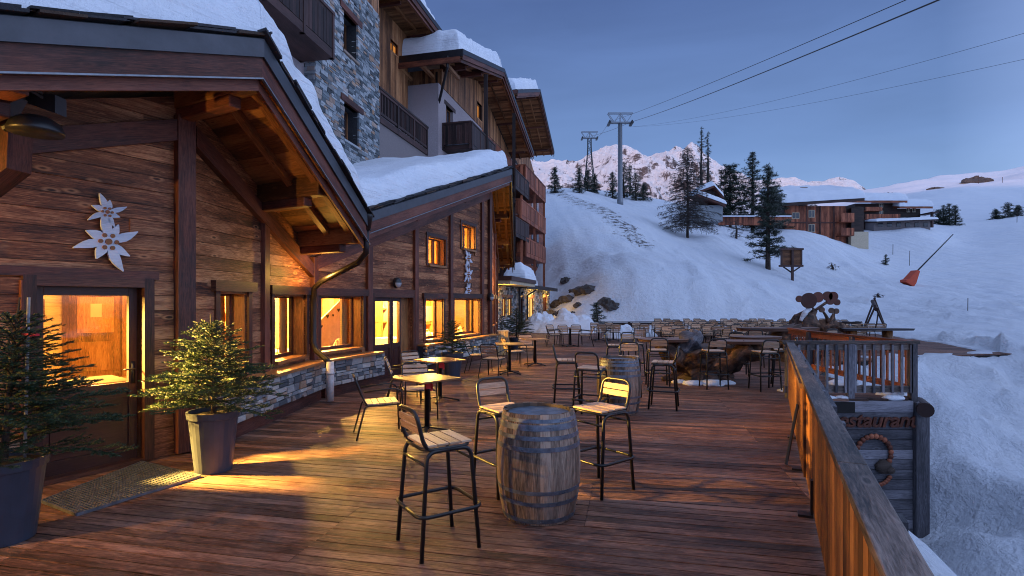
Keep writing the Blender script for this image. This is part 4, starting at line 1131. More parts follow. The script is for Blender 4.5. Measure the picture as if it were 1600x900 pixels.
gl = Frame(*WFc(0, 0, 0)[:2], HEAD + 90)      # end wall facing the viewer; runs to the right, so s<0 goes left
o4 = (-5.2, -4.6, 13.2, 13.9)
m = MB(); m.fbox(gl, -8, 0, .0, .35, 2.6, zb); cf.add(m, 'plaster_wall', M['plaster'])
m = MB(); vboards(m, Frame(*gl(-8, -.04, 0)[:2], HEAD + 90), 0, 8.05, 0.0, zb - .05, 13.6, .17, .04); cf.add(m, 'timber_band', M['larch'])
for o_ in (o1, o2): small_window(cf, WFc, o_, .25, lint='darkwood')
small_window(cf, WFc, o3, .2, 'litdim', 'larch')
RF = Vector((Ap.x, Ap.y, zA))
gable_roof(cf, RF, nF, -dF, kl, Ll, dF, kr, Lr, 11, 1.75, fas2, 1.0, None,
           [(.05, 'r', 0, -.1), (4.2, 'r', 0, -.2), (7.6, 'r', 0, -.2), (3.2, 'l', 0, -.2), (5.9, 'l', 0, -.2)], 2, 'larch', (.25, .25), False, 11, .34, snl=(0, 1))
e = Frame(*on_line(723, c0)[:2], HEAD + 90)
m = MB(); m.fbox(e, -9, .02, -.03, .05, z0_ - .36, z0_ - .02); cf.add(m, 'gutter', M['darkmetal'])
m = MB(); q = e(-.75, .05, z0_ - .3); wl = gl(-.25, -.1, 0)
m.tube([q, q + Vector((0, 0, -.5)), Vector((wl.x, wl.y, z0_ - 2.2)), Vector((wl.x, wl.y, 3))], .07, 8); cf.add(m, 'downpipe', M['darkmetal'])
m = MB(); m.fbox(e, -9, -.1, .06, .14, z0_ - .66, z0_ - .40); cf.add(m, 'eave_board', M['redwood'])
for k_ in range(7): m = MB(); m.fbox(e, -8.2 + k_ * 1.2, -8.05 + k_ * 1.2, -2.0, .06, z0_ - .62, z0_ - .46); cf.add(m, 'rafter', M['larch'])
# posts carrying the gable
oc_ = 8.95
for px, zb_ in ((759, 9.6), (803, .3)):
    q = on_line(px, oc_); m = MB(); s_ = (q - RF).dot(dF); zt = zA - .75 - (kl if s_ < 0 else kr) * abs(s_)
    m.beam((q.x, q.y, zb_), (q.x, q.y, zt), .22, .22, (1, 0, 0)); cf.add(m, 'post', M['darkwood'])
# balconies in front of the facade
bt = 1.55
balcony(cf, WFc, .25, 4.6, .0, bt, 9.5, 1.15, 'darkwood', True, snow=True)
sb0 = (on_line(803, oc_) - Vector((WFc.x, WFc.y, 0))).dot(dF); sb1 = (on_line(826, oc_) - Vector((WFc.x, WFc.y, 0))).dot(dF)
for z in (9.35, 6.15, 2.95): balcony(cf, WFc, sb0 + .2, sb1, .0, bt, z, 1.1, 'darkwood', True, snow=(z > 9))
# white stencilled flowers and hearts on the end panel
m = MB(); pe = Frame(*WFc(.25, 0, 0)[:2], HEAD + 90)
for a, z, r_ in ((.45, 10.35, .07), (.75, 10.5, .05), (.75, 10.2, .10), (1.05, 10.45, .05), (1.1, 10.2, .08), (.6, 10.15, .05)):
    for k in range(6): an = k * math.pi / 3; m.beam(pe(a, .165 - .0, z), pe(a + r_ * math.sin(an) * 1.3, .165, z + r_ * math.cos(an) * 1.3), .012, .03, (0, 0, 1)) if False else m.fbox(Frame(*pe(a, 0, 0)[:2], HEAD + 90), r_ * math.sin(an) - .012, r_ * math.sin(an) + .012, -.035, -.028, z + r_ * math.cos(an) - .012, z + r_ * math.cos(an) + .012)
cf.add(m, 'stencil_pattern', M['flower'])
# storey windows behind the lower balconies
for k, z in enumerate((6.9, 3.7)):
    for j in range(4):
        s_ = 9.2 + j * 2.1; o_ = (s_, s_ + 1.0, z, z + 1.9)
        m = MB(); m.fbox(WFc, o_[0] - .08, o_[1] + .08, .0, .05, z - .05, z + 2.0); w = cf.add(m, 'window', M['darkwood'])
        m = MB(); m.fbox(WFc, o_[0], o_[1], .05, .058, z, z + 1.9); cf.add(m, 'pane', M['darkglass'], w)
m = MB(); vboards(m, WFc, 7.0, LF, .005, 2.7, zb - .1, .16, .03); cf.add(m, 'timber_boarding', M['redwood'])

# ---------------------------------------------------------------- rear chalet block with orange red balconies
ch_ = World('rear_apartments', (2, 48, 0), 'farthest apartment chalet with a small snowy gable and orange red balcony fronts', 'apartment building')
cH = 9.8
B0, Bp, Be = on_line(809, cH), on_line(844, cH), on_line(866, cH)
zB = CZ - (146 - HY) / F * Bp.y + .4; zB0 = CZ - (140 - HY) / F * B0.y; zB1 = CZ - (236 - HY) / F * Be.y
RH = Vector((Bp.x, Bp.y, zB)); Ll2 = (Bp - B0).length; Lr2 = (Be - Bp).length
kl2 = (zB - zB0) / Ll2; kr2 = (zB - zB1) / Lr2
gable_roof(ch_, RH, nF, -dF, kl2, Ll2, dF, kr2, Lr2, 12, 2.6, fas2, .9, None, [(.05, 'r', 0, -.1), (3.5, 'r', 0, -.2), (6.5, 'r', 0, -.2), (4, 'l', 0, -.2)], 3, 'soffit', (.25, .25), False, 21, .34)
WH = Frame(*on_line(790, cH + 2.7)[:2], HEAD); LH = 17.5
sH = (Bp - Vector((WH.x, WH.y, 0))).dot(dF)
# place the facade so that it reaches from the gable's start to its end
s_end = (on_line(840, cH + 2.7) - Vector((WH.x, WH.y, 0))).dot(dF)
topH = lambda s: zB - .62 - (kl2 if s < sH else kr2) * abs(s - sH)
m = MB(); vboards(m, WH, sH - Ll2 + .5, s_end, .0, 2.5, 3, .2, .04, topf=topH); ch_.add(m, 'timber_wall', M['larch'])
m = MB(); backing(m, WH, sH - Ll2 + .5, s_end, 2.5, lambda s: topH(s) - .05, [], -.4, -.005); ch_.add(m, 'backing_wall', M['under'])
m = MB(); e2 = Frame(*WH(s_end, 0, 0)[:2], HEAD + 90); m.fbox(e2, -9, 0, -.3, 0, 2.5, topH(s_end)); ch_.add(m, 'end_wall', M['plaster'])
m = MB(); e2 = Frame(*WH(sH - Ll2 + .5, 0, 0)[:2], HEAD + 90); m.fbox(e2, -9, 0, 0, .3, 2.5, topH(sH - Ll2 + .5)); ch_.add(m, 'near_end_wall', M['larch'])
FO = Frame(*on_line(818, oc_)[:2], HEAD)     # outer line of the balconies
so1 = FO.s_at(852)
for z, a in ((10.55, .4), (7.8, -1.0), (5.25, .6)):
    balcony(ch_, FO, a + .2, so1, -2.6, 0, z - .2, 1.1, 'redwood', True, slab_='redwood', fl=.3)
for z in (10.6, 7.9, 5.3):
    for j in range(3):
        g2 = Frame(*on_line(812, oc_ + 2.65)[:2], HEAD); s_ = 2.2 + j * 2.6
        m = MB(); m.fbox(g2, s_, s_ + 1.2, .0, .06, z, z + 1.9); w = ch_.add(m, 'window', M['darkwood']); m = MB(); m.fbox(g2, s_ + .08, s_ + 1.12, .06, .07, z + .08, z + 1.82); ch_.add(m, 'pane', M['darkglass'], w)
g2 = Frame(*on_line(806, oc_ + 2.62)[:2], HEAD); m = MB(); m.fbox(g2, 0, 13.5, -.3, 0, 2.4, 13.2); ch_.add(m, 'lower_wall', M['redwood'])
for px in (815, 835, 850):
    q = on_line(px, oc_ + .1); m = MB(); m.beam((q.x, q.y, 2.4), (q.x, q.y, 11.5), .18, .18, (1, 0, 0)); ch_.add(m, 'post', M['redwood'])

# ---------------------------------------------------------------- third roof high behind (top of the picture)
up = World('upper_chalet', (-8, 33, 0), 'highest timber chalet gable with one lit window, partly above the top of the photo', 'apartment building')
cU = 10.6
U0 = on_line(600, cU); Ue = on_line(690, cU)
zUe = CZ - (46 - HY) / F * Ue.y
Up_ = on_line(640, cU); zUp = CZ - (-22 - HY) / F * Up_.y
RU = Vector((Up_.x, Up_.y, zUp)); kU = (zUp - zUe) / (Ue - Up_).length
gable_roof(up, RU, nF, -dF, max(.25, kU * .8), 5, dF, kU, (Ue - Up_).length, 8, 1.6, fas2, .8, None, [(.05, 'r', 0, -.1), (3.0, 'r', 0, -.2), (3, 'l', 0, -.2)], 2, 'soffit', (.2, .2), False, 31, .34)
WU = Frame(*on_line(590, cU + 1.6)[:2], HEAD); sU = (Up_ - Vector((WU.x, WU.y, 0))).dot(dF)
topU = lambda s: zUp - .6 - (kU if s > sU else kU * .8) * abs(s - sU)
ou = (WU.s_at(609), WU.s_at(622), WU.z_at(615, 83), WU.z_at(615, 66))
m = MB(); vboards(m, WU, -3, sU + (Ue - Up_).length - .8, 0, 11.2, 14, .2, .04, [ou], topf=topU); up.add(m, 'timber_wall', M['larch'])
m = MB(); backing(m, WU, -3, sU + (Ue - Up_).length - .8, 11.2, lambda s: topU(s) - .05, [ou], -.4, -.005); up.add(m, 'backing_wall', M['under'])
small_window(up, WU, ou, .15, 'litdim', 'larch')

# ---------------------------------------------------------------- stone ground floor behind the terrace
cb = 7.5
sbw = World('stone_ground_floor', (0, 33, 0), 'low rubble stone wall with lit windows and doors beyond the second gable', 'stone wall')
GB = Frame(*on_line(767, cb)[:2], HEAD)
def sp2(a, b): return (GB.s_at(a), GB.s_at(b))
ob1 = (*sp2(770, 778), .5, 2.0); ob2 = (*sp2(785, 791), 1.0, 1.95); ob2b = (*sp2(793, 800), 1.0, 1.95)
ob3 = (*sp2(811, 818), .0, 2.0); ob4 = (*sp2(826, 834), .75, 2.0); ob5 = (*sp2(848, 855), 0.0, 2.1)
Lb = GB.s_at(859)
rec = GB.s_at(808)
m = MB(); rubble(m, GB, 0, Lb, -.2, 0, 0, 2.55, .08, .19, .15, .5, .02, ops=[ob1, ob2, ob2b, ob3, ob4, ob5]); sbw.add(m, 'wall', M['stone'])
m = MB(); backing(m, GB, 0, Lb, 0, lambda s: 2.5, [ob1, ob2, ob2b, ob3, ob4, ob5], -3, -.06); sbw.add(m, 'mortar', M['mortar'])
def flat_open(op, lit, name='window', bars=True):
    a, b, z0, z1 = op
    m = MB(); m.fbox(GB, a, b, -.12, -.06, z1 - .08, z1); m.fbox(GB, a, a + .08, -.12, -.06, z0, z1); m.fbox(GB, b - .08, b, -.12, -.06, z0, z1)
    if bars: m.fbox(GB, (a + b) / 2 - .03, (a + b) / 2 + .03, -.12, -.06, z0, z1)
    m.fbox(GB, a - .15, b + .15, -.1, .03, z1, z1 + .16)
    w = sbw.add(m, name, M['beam'])
    m = MB(); m.fbox(GB, a, b, -.2, -.14, z0, z1); sbw.add(m, 'pane' if name == 'window' else 'leaf', M[lit], w)
for o_ in (ob1, ob2, ob2b, ob4): flat_open(o_, 'litglass')
flat_open(ob3, 'door', 'door', False); flat_open(ob5, 'door', 'door', False)
m = MB(); m.fbox(GB, -.2, rec + .2, .0, 1.0, 2.58, 2.74); sbw.add(m, 'cream_soffit', M['cream'])
m = MB(); m.fbox(GB, -.25, rec + .25, -.1, 1.08, 2.745, 2.95); sbw.add(m, 'balcony_floor', M['darkwood'])
m = MB(); m.fbox(GB, rec, Lb + .3, -1, .5, 2.6, 2.72); m.fbox(GB, rec, Lb + .3, .5, .56, 2.5, 2.74); cn = sbw.add(m, 'canopy', M['darkmetal'])
q = GB(rec + .6, 0, 2.73)
sbw.add(snow_slab(GB(rec + .3, .45, 2.72), GB(rec + 3.8, .45, 2.72), GB(rec + 3.8, -1, 2.72), GB(rec + .3, -1, 2.72), 1.3, 14, 10, .9, 8), 'snow', M['snow'], cn, True)
for s_, e_ in ((GB.s_at(774), 70), (GB.s_at(830), 90), (GB.s_at(853), 60)): l_ = lamp_or_fill_light(GB(s_, .45, 2.1), e_, .06)
m = MB(); q = GB(rec + .1, .12, 0); m.tube([(q.x, q.y, .05), (q.x, q.y, 2.5)], .07, 8); q2 = GB(rec + 2.2, .12, 0); m.tube([(q2.x, q2.y, .05), (q2.x, q2.y, 2.1), GB(rec + 3.4, .5, 2.55)], .06, 8); sbw.add(m, 'downpipe', M['darkmetal'])
# ---------------------------------------------------------------- furniture prototypes (local: faces +Y)
def bez(pts, k=6):
    """polyline with rounded corners"""
    pts = [Vector(p) for p in pts]; out = [pts[0]]
    for a, b, c in zip(pts, pts[1:], pts[2:]):
        r = min((b - a).length, (c - b).length) * .45; r = min(r, .09)
        p, q = b + (a - b).normalized() * r, b + (c - b).normalized() * r
        for i in range(k + 1):
            t = i / k; out.append(p * (1 - t) ** 2 + b * 2 * t * (1 - t) + q * t * t)
    out.append(pts[-1]); return out
def rz_of(dx, dy): return math.atan2(-dx, dy)
def slats(n, w, a, b, th, gap=.008):
    """n boards between points a and b (centres of the first and last edge), each w long in x"""
    m = MB(); a, b = Vector(a), Vector(b); d = (b - a); L = d.length; d.normalize(); k = (L - gap * (n - 1)) / n
    nn = Vector((1, 0, 0)).cross(d).normalized()
    for i in range(n):
        p = a + d * (i * (k + gap)); q = p + d * k
        m.box8([u + Vector((x, 0, 0)) + nn * t for x in (-w / 2, w / 2) for u in (p, q) for t in (-th / 2, th / 2)])
    return m
def make_stool():
    e = empty('bar_stool'); H = .735
    seat = slats(4, .36, (0, -.165, H + .022), (0, .185, H + .022), .016); seat.build('seat', M['slat'], e, bevel=.003)
    for sx in (-1, 1):
        for sy, yb, yt in ((-1, -.215, -.165), (1, .225, .17)):
            m = MB(); m.tube(bez([(sx * .215, yb, 0), (sx * .19, yt, H - .012), (sx * .188, 0, H - .012)]), .0155, 8); m.build('leg', M['black'], e, True)
    m = MB()
    m.tube(bez([(-.19, .178, H), (.19, .178, H), (.19, -.178, H), (-.19, -.178, H), (-.19, .1, H)])[:-1], .0115, 8, True)
    for y in (-.17, .172): m.tube([(-.196, y * 1.05, H - .1), (.196, y * 1.05, H - .1)], .0095, 6)
    m.build('seat_frame', M['black'], e, True)
    m = MB(); z = .30; x, y0, y1 = .235, -.235, .25
    m.tube(bez([(0, y0, z), (x, y0, z), (x, y1, z), (-x, y1, z), (-x, y0, z), (-.001, y0, z)]), .0135, 8); m.build('footrest', M['black'], e, True)
    m = MB(); m.tube(bez([(-.168, -.15, H + .005), (-.168, -.185, H + .06), (-.168, -.235, 1.0), (.168, -.235, 1.0), (.168, -.185, H + .06), (.168, -.15, H + .005)]), .015, 8); m.build('back_frame', M['black'], e, True)
    m = slats(2, .325, (0, -.205, .845), (0, -.228, .958), .013); m.build('backrest', M['slat'], e, bevel=.002)
    return e
def make_chair():
    e = empty('terrace_chair')
    slats(5, .40, (0, -.20, .435), (0, .20, .445), .014).build('seat', M['slat'], e)
    slats(4, .38, (0, -.235, .50), (0, -.335, .755), .012, .02).build('backrest', M['slat'], e)
    for sx in (-1, 1):
        m = MB(); m.tube(bez([(sx * .245, .27, 0), (sx * .225, .235, .60), (sx * .225, .12, .635), (sx * .22, -.235, .60)]), .011, 8); m.build('leg', M['black'], e, True)
        m = MB(); m.tube(bez([(sx * .245, -.33, 0), (sx * .215, -.22, .42), (sx * .2, -.12, .425)]), .011, 8); m.build('leg', M['black'], e, True)
    m = MB(); m.tube(bez([(-.2, -.19, .42), (-.2, -.24, .5), (-.2, -.345, .785), (.2, -.345, .785), (.2, -.24, .5), (.2, -.19, .42)]), .011, 8); m.build('back_frame', M['black'], e, True)
    m = MB(); m.tube(bez([(-.215, .21, .425), (.215, .21, .425), (.215, -.21, .42), (-.215, -.21, .42), (-.215, .1, .425)])[:-1], .010, 8, True); m.build('seat_frame', M['black'], e, True)
    return e
def make_table(tag_=True):
    e = empty('terrace_table')
    m = MB(); m.box(-.33, .33, -.33, .33, .705, .727, .6); m.build('tabletop', M['tabletop'], e, bevel=.004)
    m = MB(); m.lathe([(.035, .04), (.035, .69), (.11, .695), (.11, .704)], 12); m.build('pedestal', M['black'], e, True)
    m = MB()
    for a in range(4):
        c, s_ = math.cos(a * math.pi / 2 + .78), math.sin(a * math.pi / 2 + .78)
        m.beam((0, 0, .07), (c * .34, s_ * .34, .018), .045, .022)
        m.lathe([(.02, 0), (.02, .018)], 8, (c * .33, s_ * .33, 0))
    m.build('foot', M['black'], e)
    if tag_:
        m = MB(); m.box(-.05, .05, -.05, -.036, .58, .69); m.box(.03, .06, -.05, -.036, .55, .64); m.build('cloth_tag', M['red'], e)
    return e
def make_barrel():
    e = empty('wine_barrel'); H = .86; r0, r1 = .292, .348; n = 26; rr = random.Random(3)
    def rad(z): k = abs(z / H - .5) * 2; return r1 - (r1 - r0) * k ** 1.9
    m = MB(); sub = 3; rows = 14
    for i in range(n):
        a0, a1 = 2 * math.pi * i / n, 2 * math.pi * (i + 1) / n; t = rr.random(); ou = rr.random() * 30; dz = rr.uniform(-.006, .006)
        for j in range(rows):
            z0, z1 = H * j / rows, H * (j + 1) / rows
            for k in range(sub):
                b0, b1 = a0 + (a1 - a0) * k / sub, a0 + (a1 - a0) * (k + 1) / sub
                def rd(a, z): q = min((a - a0), (a1 - a)) / (a1 - a0); return rad(z) - (.003 if q < .02 else 0)
                m.poly([(rd(b0, z0) * math.cos(b0), rd(b0, z0) * math.sin(b0), z0), (rd(b1, z0) * math.cos(b1), rd(b1, z0) * math.sin(b1), z0), (rd(b1, z1) * math.cos(b1), rd(b1, z1) * math.sin(b1), z1 + (dz if j == rows - 1 else 0)), (rd(b0, z1) * math.cos(b0), rd(b0, z1) * math.sin(b0), z1 + (dz if j == rows - 1 else 0))],
                       [(ou + z0, k * .015), (ou + z0, (k + 1) * .015), (ou + z1, (k + 1) * .015), (ou + z1, k * .015)], t)
                if j == rows - 1:
                    m.poly([(r0 * math.cos(b0), r0 * math.sin(b0), z1 + dz), (r0 * math.cos(b1), r0 * math.sin(b1), z1 + dz), ((r0 - .028) * math.cos(b1), (r0 - .028) * math.sin(b1), z1 + dz - .003), ((r0 - .028) * math.cos(b0), (r0 - .028) * math.sin(b0), z1 + dz - .003)], [(ou, 0), (ou, .01), (ou + .03, .01), (ou + .03, 0)], t * .3)
                    m.poly([((r0 - .028) * math.cos(b0), (r0 - .028) * math.sin(b0), z1 + dz - .003), ((r0 - .028) * math.cos(b1), (r0 - .028) * math.sin(b1), z1 + dz - .003), ((r0 - .033) * math.cos(b1), (r0 - .033) * math.sin(b1), H - .04), ((r0 - .033) * math.cos(b0), (r0 - .033) * math.sin(b0), H - .04)], None, t * .3)
    m.build('staves', M['stave'], e)
    m = MB(); R_ = r0 - .03
    for k in range(6):
        x0, x1 = -R_ + k * R_ / 3, -R_ + (k + 1) * R_ / 3 - .003; c = []
        y = lambda x: math.sqrt(max(.0004, R_ * R_ - min(R_ * R_, x * x)))
        xm = (x0 + x1) / 2
        pts_ = [(x0, -y(x0)), (xm, -y(xm)), (x1, -y(x1)), (x1, y(x1)), (xm, y(xm)), (x0, y(x0))]
        m.poly([(a, b, H - .035) for a, b in pts_], [(b + k * 3, a) for a, b in pts_], rr.random())
    m.build('head', M['barrelhead'], e)
    for z, w in ((.035, .035), (.175, .032), (.265, .03), (.60, .034), (.685, .032), (.765, .045), (.815, .028)):
        m = MB(); ro = lambda q: rad(q) + .002
        m.lathe([(ro(z - w / 2) - .003, z - w / 2), (ro(z - w / 2), z - w / 2), (ro(z), z), (ro(z + w / 2), z + w / 2), (ro(z + w / 2) - .003, z + w / 2)], 64)
        a = rr.uniform(3.6, 5.4)
        for k in (-1, 1): m.ball(((rad(z) + .004) * math.cos(a + k * .03), (rad(z) + .004) * math.sin(a + k * .03), z), .006, 6)
        m.build('hoop', M['hoop'], e)
    return e
def place(proto, first, loc, rz, label, cat, group=None):
    o = proto if first else copy_tree(proto)
    o.location = loc; o.rotation_euler = (0, 0, rz); tag(o, label, cat, group); return o

stool = make_stool(); chair = make_chair(); table = make_table(); table_plain = make_table(False); barrel = make_barrel(); index_children()
GS = 'slatted bar stools on the terrace'; GCH = 'slatted terrace armchairs'; GT = 'square pedestal tables on the terrace'
stools = [
 ((-.54, 3.93), (.34, .22), 'nearest slatted bar stool, left of the front barrel, turned side on'),
 ((-.07, 5.10), (.42, -.62), 'slatted bar stool with grey lit backrest just behind and left of the front barrel'),
 ((.83, 5.10), (-.62, -.50), 'slatted bar stool with orange lit backrest to the right of the front barrel'),
 ((.93, 9.25), (1, -.08), 'side-on bar stool left of the second barrel, its back to the left'),
 ((1.18, 8.15), (.42, .9), 'bar stool in front of the second barrel with its back to the viewer'),
 ((2.08, 9.75), (-.3, -.95), 'bar stool behind the second barrel, facing the viewer'),
 ((2.50, 8.95), (-.95, .35), 'bar stool right of the second barrel with its back on the right'),
 ((2.35, 12.4), (.98, -.2), 'side-on bar stool left of the driftwood stump table, farther one'),
 ((2.85, 12.9), (.3, -1), 'bar stool with pale back behind the left end of the stump table'),
 ((3.00, 11.2), (.15, 1), 'bar stool with its back to the viewer at the left slab of the stump table'),
 ((4.08, 11.0), (0, 1), 'bar stool with its back to the viewer at the middle of the stump table'),
 ((5.00, 10.75), (-.1, 1), 'bar stool with its back to the viewer at the right end of the stump table'),
 ((5.62, 11.25), (-1, .4), 'bar stool nearest the handrail corner, facing the stump table'),
 ((5.35, 12.9), (-.3, -1), 'bar stool behind the right end of the stump table'),
 ((6.5, 14.6), (.3, 1), 'bar stool with orange back in front of the long far slab table'),
 ((7.9, 14.9), (.2, 1), 'second bar stool with orange back in front of the long far slab table'),
 ((8.6, 14.9), (-.2, 1), 'bar stool closest to the platform railing at the long far slab table'),
 ((7.2, 17.3), (-.1, -1), 'bar stool on the far side of the long far slab table'),
]
for i, ((x, y), (dx, dy), lab) in enumerate(stools): place(stool, i == 0, (x, y, 0.002), rz_of(dx, dy), lab, 'bar stool', GS)
place(barrel, True, (.22, 4.52, .002), .6, 'large weathered oak barrel standing in the foreground between bar stools', 'barrel', 'oak barrels used as standing tables')
place(barrel, False, (1.70, 8.65, .002), 2.4, 'smaller looking blue grey barrel behind the front one, ringed by stools', 'barrel', 'oak barrels used as standing tables')
tabs = [((-1.14, 7.3), .80, 'square orange brown table nearest the viewer, red cloth tag below its top'),
        ((-1.27, 9.6), .74, 'square orange brown table between the near table and the third potted fir'),
        ((-.06, 13.2), .1, 'square pedestal table in the warm light before the second gable, nearer of the pair'),
        ((.63, 14.9), .2, 'square pedestal table in the warm light, farther of the pair before the potted fir'),
        ((2.26, 21.2), .3, 'square table in the left far group near the lit snow heap'),
        ((3.85, 24.2), 0, 'left one of two square tables pushed together far down the deck'),
        ((4.5, 24.2), 0, 'right one of two square tables pushed together far down the deck'),
        ((5.9, 24.3), 0, 'square table beside the round white snow mound on the far deck')]
chairs = [
 ((-1.72, 7.15), (.95, .35), 'armchair left of the nearest table, seen from its back left'),
 ((-1.42, 8.25), (.35, -1), 'armchair with pale back just behind the nearest table'),
 ((-1.85, 9.45), (1, .15), 'armchair with orange lit back left of the second table'),
 ((-1.75, 10.3), (.7, -.7), 'armchair with white slats behind the second table'),
 ((-.80, 13.45), (1, -.15), 'armchair by the plinth left of the third table, its back to the wall'),
 ((-.42, 12.55), (.35, .9), 'armchair in front of the third table with its back to the viewer'),
 ((.08, 14.35), (.9, .35), 'armchair left of the fourth table with a lit back'),
 ((.42, 15.6), (.1, -1), 'armchair behind the fourth table facing the viewer'),
 ((1.68, 21.4), (1, 0), 'armchair on the left of the far table by the lit snow heap'),
 ((2.85, 21.2), (-1, .1), 'armchair on the right of the far table by the lit snow heap'),
 ((2.1, 21.95), (.1, -1), 'armchair behind the far table by the lit snow heap, left one'),
 ((2.6, 22.1), (-.1, -1), 'armchair behind the far table by the lit snow heap, right one'),
 ((1.75, 22.3), (.6, -.8), 'armchair pushed aside behind the far table by the lit snow heap'),
 ((3.82, 23.5), (0, 1), 'armchair with its back to the viewer at the left of two joined tables'),
 ((4.42, 23.5), (0, 1), 'armchair with its back to the viewer at the right of two joined tables'),
 ((3.85, 25.0), (0, -1), 'armchair behind the left of two joined tables'),
 ((4.5, 25.0), (0, -1), 'armchair behind the right of two joined tables'),
 ((5.7, 23.6), (.1, 1), 'armchair in front of the table beside the white snow mound'),
 ((6.55, 24.0), (-1, .2), 'armchair on the right of the table beside the white snow mound'),
 ((5.8, 25.1), (0, -1), 'armchair behind the table beside the white snow mound'),
 ((4.6, 19.6), (.2, 1), 'lone armchair in mid deck behind the stump table stools'),
]
for i, ((x, y), rz, lab) in enumerate(tabs): place(table if i < 2 else table_plain, i in (0, 2), (x, y, .002), rz, lab, 'table', GT)
for i, ((x, y), (dx, dy), lab) in enumerate(chairs): place(chair, i == 0, (x, y, .002), rz_of(dx, dy), lab, 'chair', GCH)
rj = random.Random(11)
rows = [(20.4, 6.3, 3), (22.6, 6.6, 5), (25.0, 7.2, 6), (27.4, 7.8, 6), (29.8, 8.6, 6)]
def far_ok(x, y): return inside((x, y), core)
for r_i, (y, x0, n_) in enumerate(rows):
    for k in range(n_):
        x = x0 + k * 1.75 + rj.uniform(-.1, .1); yy = y + rj.uniform(-.15, .15)
        if not far_ok(x, yy): continue
        place(table_plain, False, (x, yy, .002), rj.uniform(-.1, .1), 'small square pedestal table in the crowded rows at the far end of the deck', 'table', 'tables in the crowded far rows')
        for dx, dy in ((-.28, -.72), (.28, -.7), (-.27, .72), (.27, .72)):
            cx, cy = x + dx + rj.uniform(-.05, .05), yy + dy + rj.uniform(-.08, .08)
            place(chair, False, (cx, cy, .002), rz_of(rj.uniform(-.2, .2), -dy) , 'small slatted armchair among the crowded rows at the far end of the deck', 'chair', 'armchairs in the crowded far rows')

# ---------------------------------------------------------------- driftwood tables
def gnarl(pts, rs, n=14, seed=0, amp=.35, steps=7, m=None):
    """knobbly tapering limb through points"""
    m = m or MB(); P_, R_ = [], []
    pts = [Vector(p) for p in pts]
    for i in range(len(pts) - 1):
        for k in range(steps):
            t = k / steps; P_.append(lerp(pts[i], pts[i + 1], t)); R_.append(rs[i] * (1 - t) + rs[i + 1] * t)
    P_.append(pts[-1]); R_.append(rs[-1])
    for _ in range(2): P_ = [P_[0]] + [(P_[i - 1] + P_[i] * 2 + P_[i + 1]) / 4 for i in range(1, len(P_) - 1)] + [P_[-1]]
    b = len(m.v); m.tube(P_, R_, n)
    for i in range(b, b + len(P_) * n):
        v = Vector(m.v[i]); c = P_[(i - b) // n]; d = v - c; q = v * 6 + Vector((seed, 0, 0))
        k = 1 + amp * noise.fractal(q, .9, 2.2, 4) + amp * .6 * math.sin(((i - b) % n) * 2.7 + (i - b) // n * .5)
        m.v[i] = tuple(c + d * k)
    return m
def slab_top(m, cx, cy, z, a, b, rz, th=.055, seed=0, n=40):
    top, bot = [], []
    for k in range(n):
        t = 2 * math.pi * k / n; r_ = 1 + .13 * noise.noise(Vector((math.cos(t) * 1.6, math.sin(t) * 1.6, seed)))
        x, y = math.copysign(abs(math.cos(t)) ** .75, math.cos(t)) * a * r_, math.copysign(abs(math.sin(t)) ** .75, math.sin(t)) * b * r_
        X, Y_ = cx + x * math.cos(rz) - y * math.sin(rz), cy + x * math.sin(rz) + y * math.cos(rz)
        top.append((X, Y_, z, x, y)); bot.append((cx + (X - cx) * .96, cy + (Y_ - cy) * .96, z - th, x, y))
    m.poly([p[:3] for p in top], [(p[3] + seed, p[4]) for p in top], .5); m.poly([p[:3] for p in bot][::-1], [(p[3], p[4]) for p in bot][::-1], .3)
    for k in range(n):
        k2 = (k + 1) % n; m.poly([bot[k][:3], bot[k2][:3], top[k2][:3], top[k][:3]], [(k * .03, 0), (k2 * .03, 0), (k2 * .03, .05), (k * .03, .05)], .2)
rt = World('stump_table', (4.2, 12.1, 0), 'huge gnarled driftwood stump carrying live edge slab tops, snow at its foot', 'table')
m = gnarl([(4.2, 12.1, 0), (4.15, 12.1, .35), (4.05, 12.1, .7)], [.62, .42, .46], 22, 1, .4, 8)
gnarl([(4.2, 12.1, .25), (3.65, 12.0, .5), (3.25, 11.9, .85)], [.34, .24, .16], 14, 2, .4, 7, m)
gnarl([(4.2, 12.1, .3), (4.9, 12.0, .55), (5.5, 11.9, .78)], [.36, .24, .14], 14, 3, .4, 7, m)
gnarl([(4.3, 12.0, .2), (4.7, 11.6, .5), (5.0, 11.4, .8)], [.3, .2, .15], 14, 4, .4, 7, m)
for a, L in ((.4, .9), (1.9, .8), (3.3, .9), (4.4, .75), (5.4, .85)):
    gnarl([(4.2, 12.1, .2), (4.2 + math.cos(a) * L * .6, 12.1 + math.sin(a) * L * .5, .1), (4.2 + math.cos(a) * L, 12.1 + math.sin(a) * L * .8, .03)], [.25, .13, .05], 12, a, .4, 6, m)
rt.add(m, 'stump', M['root'], smooth=True)
m = MB(); slab_top(m, 3.35, 12.0, .93, .55, .42, .1, seed=1); rt.add(m, 'tabletop', M['slab'])
m = MB(); slab_top(m, 4.95, 11.55, .92, .62, .36, -.05, seed=5); rt.add(m, 'tabletop', M['slab'])
m = MB(); slab_top(m, 5.5, 12.3, .96, .6, .35, .2, seed=8); rt.add(m, 'tabletop', M['slab'])
m = gnarl([(3.75, 12.05, .62), (3.95, 12.05, .86), (4.2, 12.1, 1.0)], [.2, .24, .1], 14, 9, .5, 6); rt.add(m, 'root_crown', M['grey'], smooth=True)
m = MB()
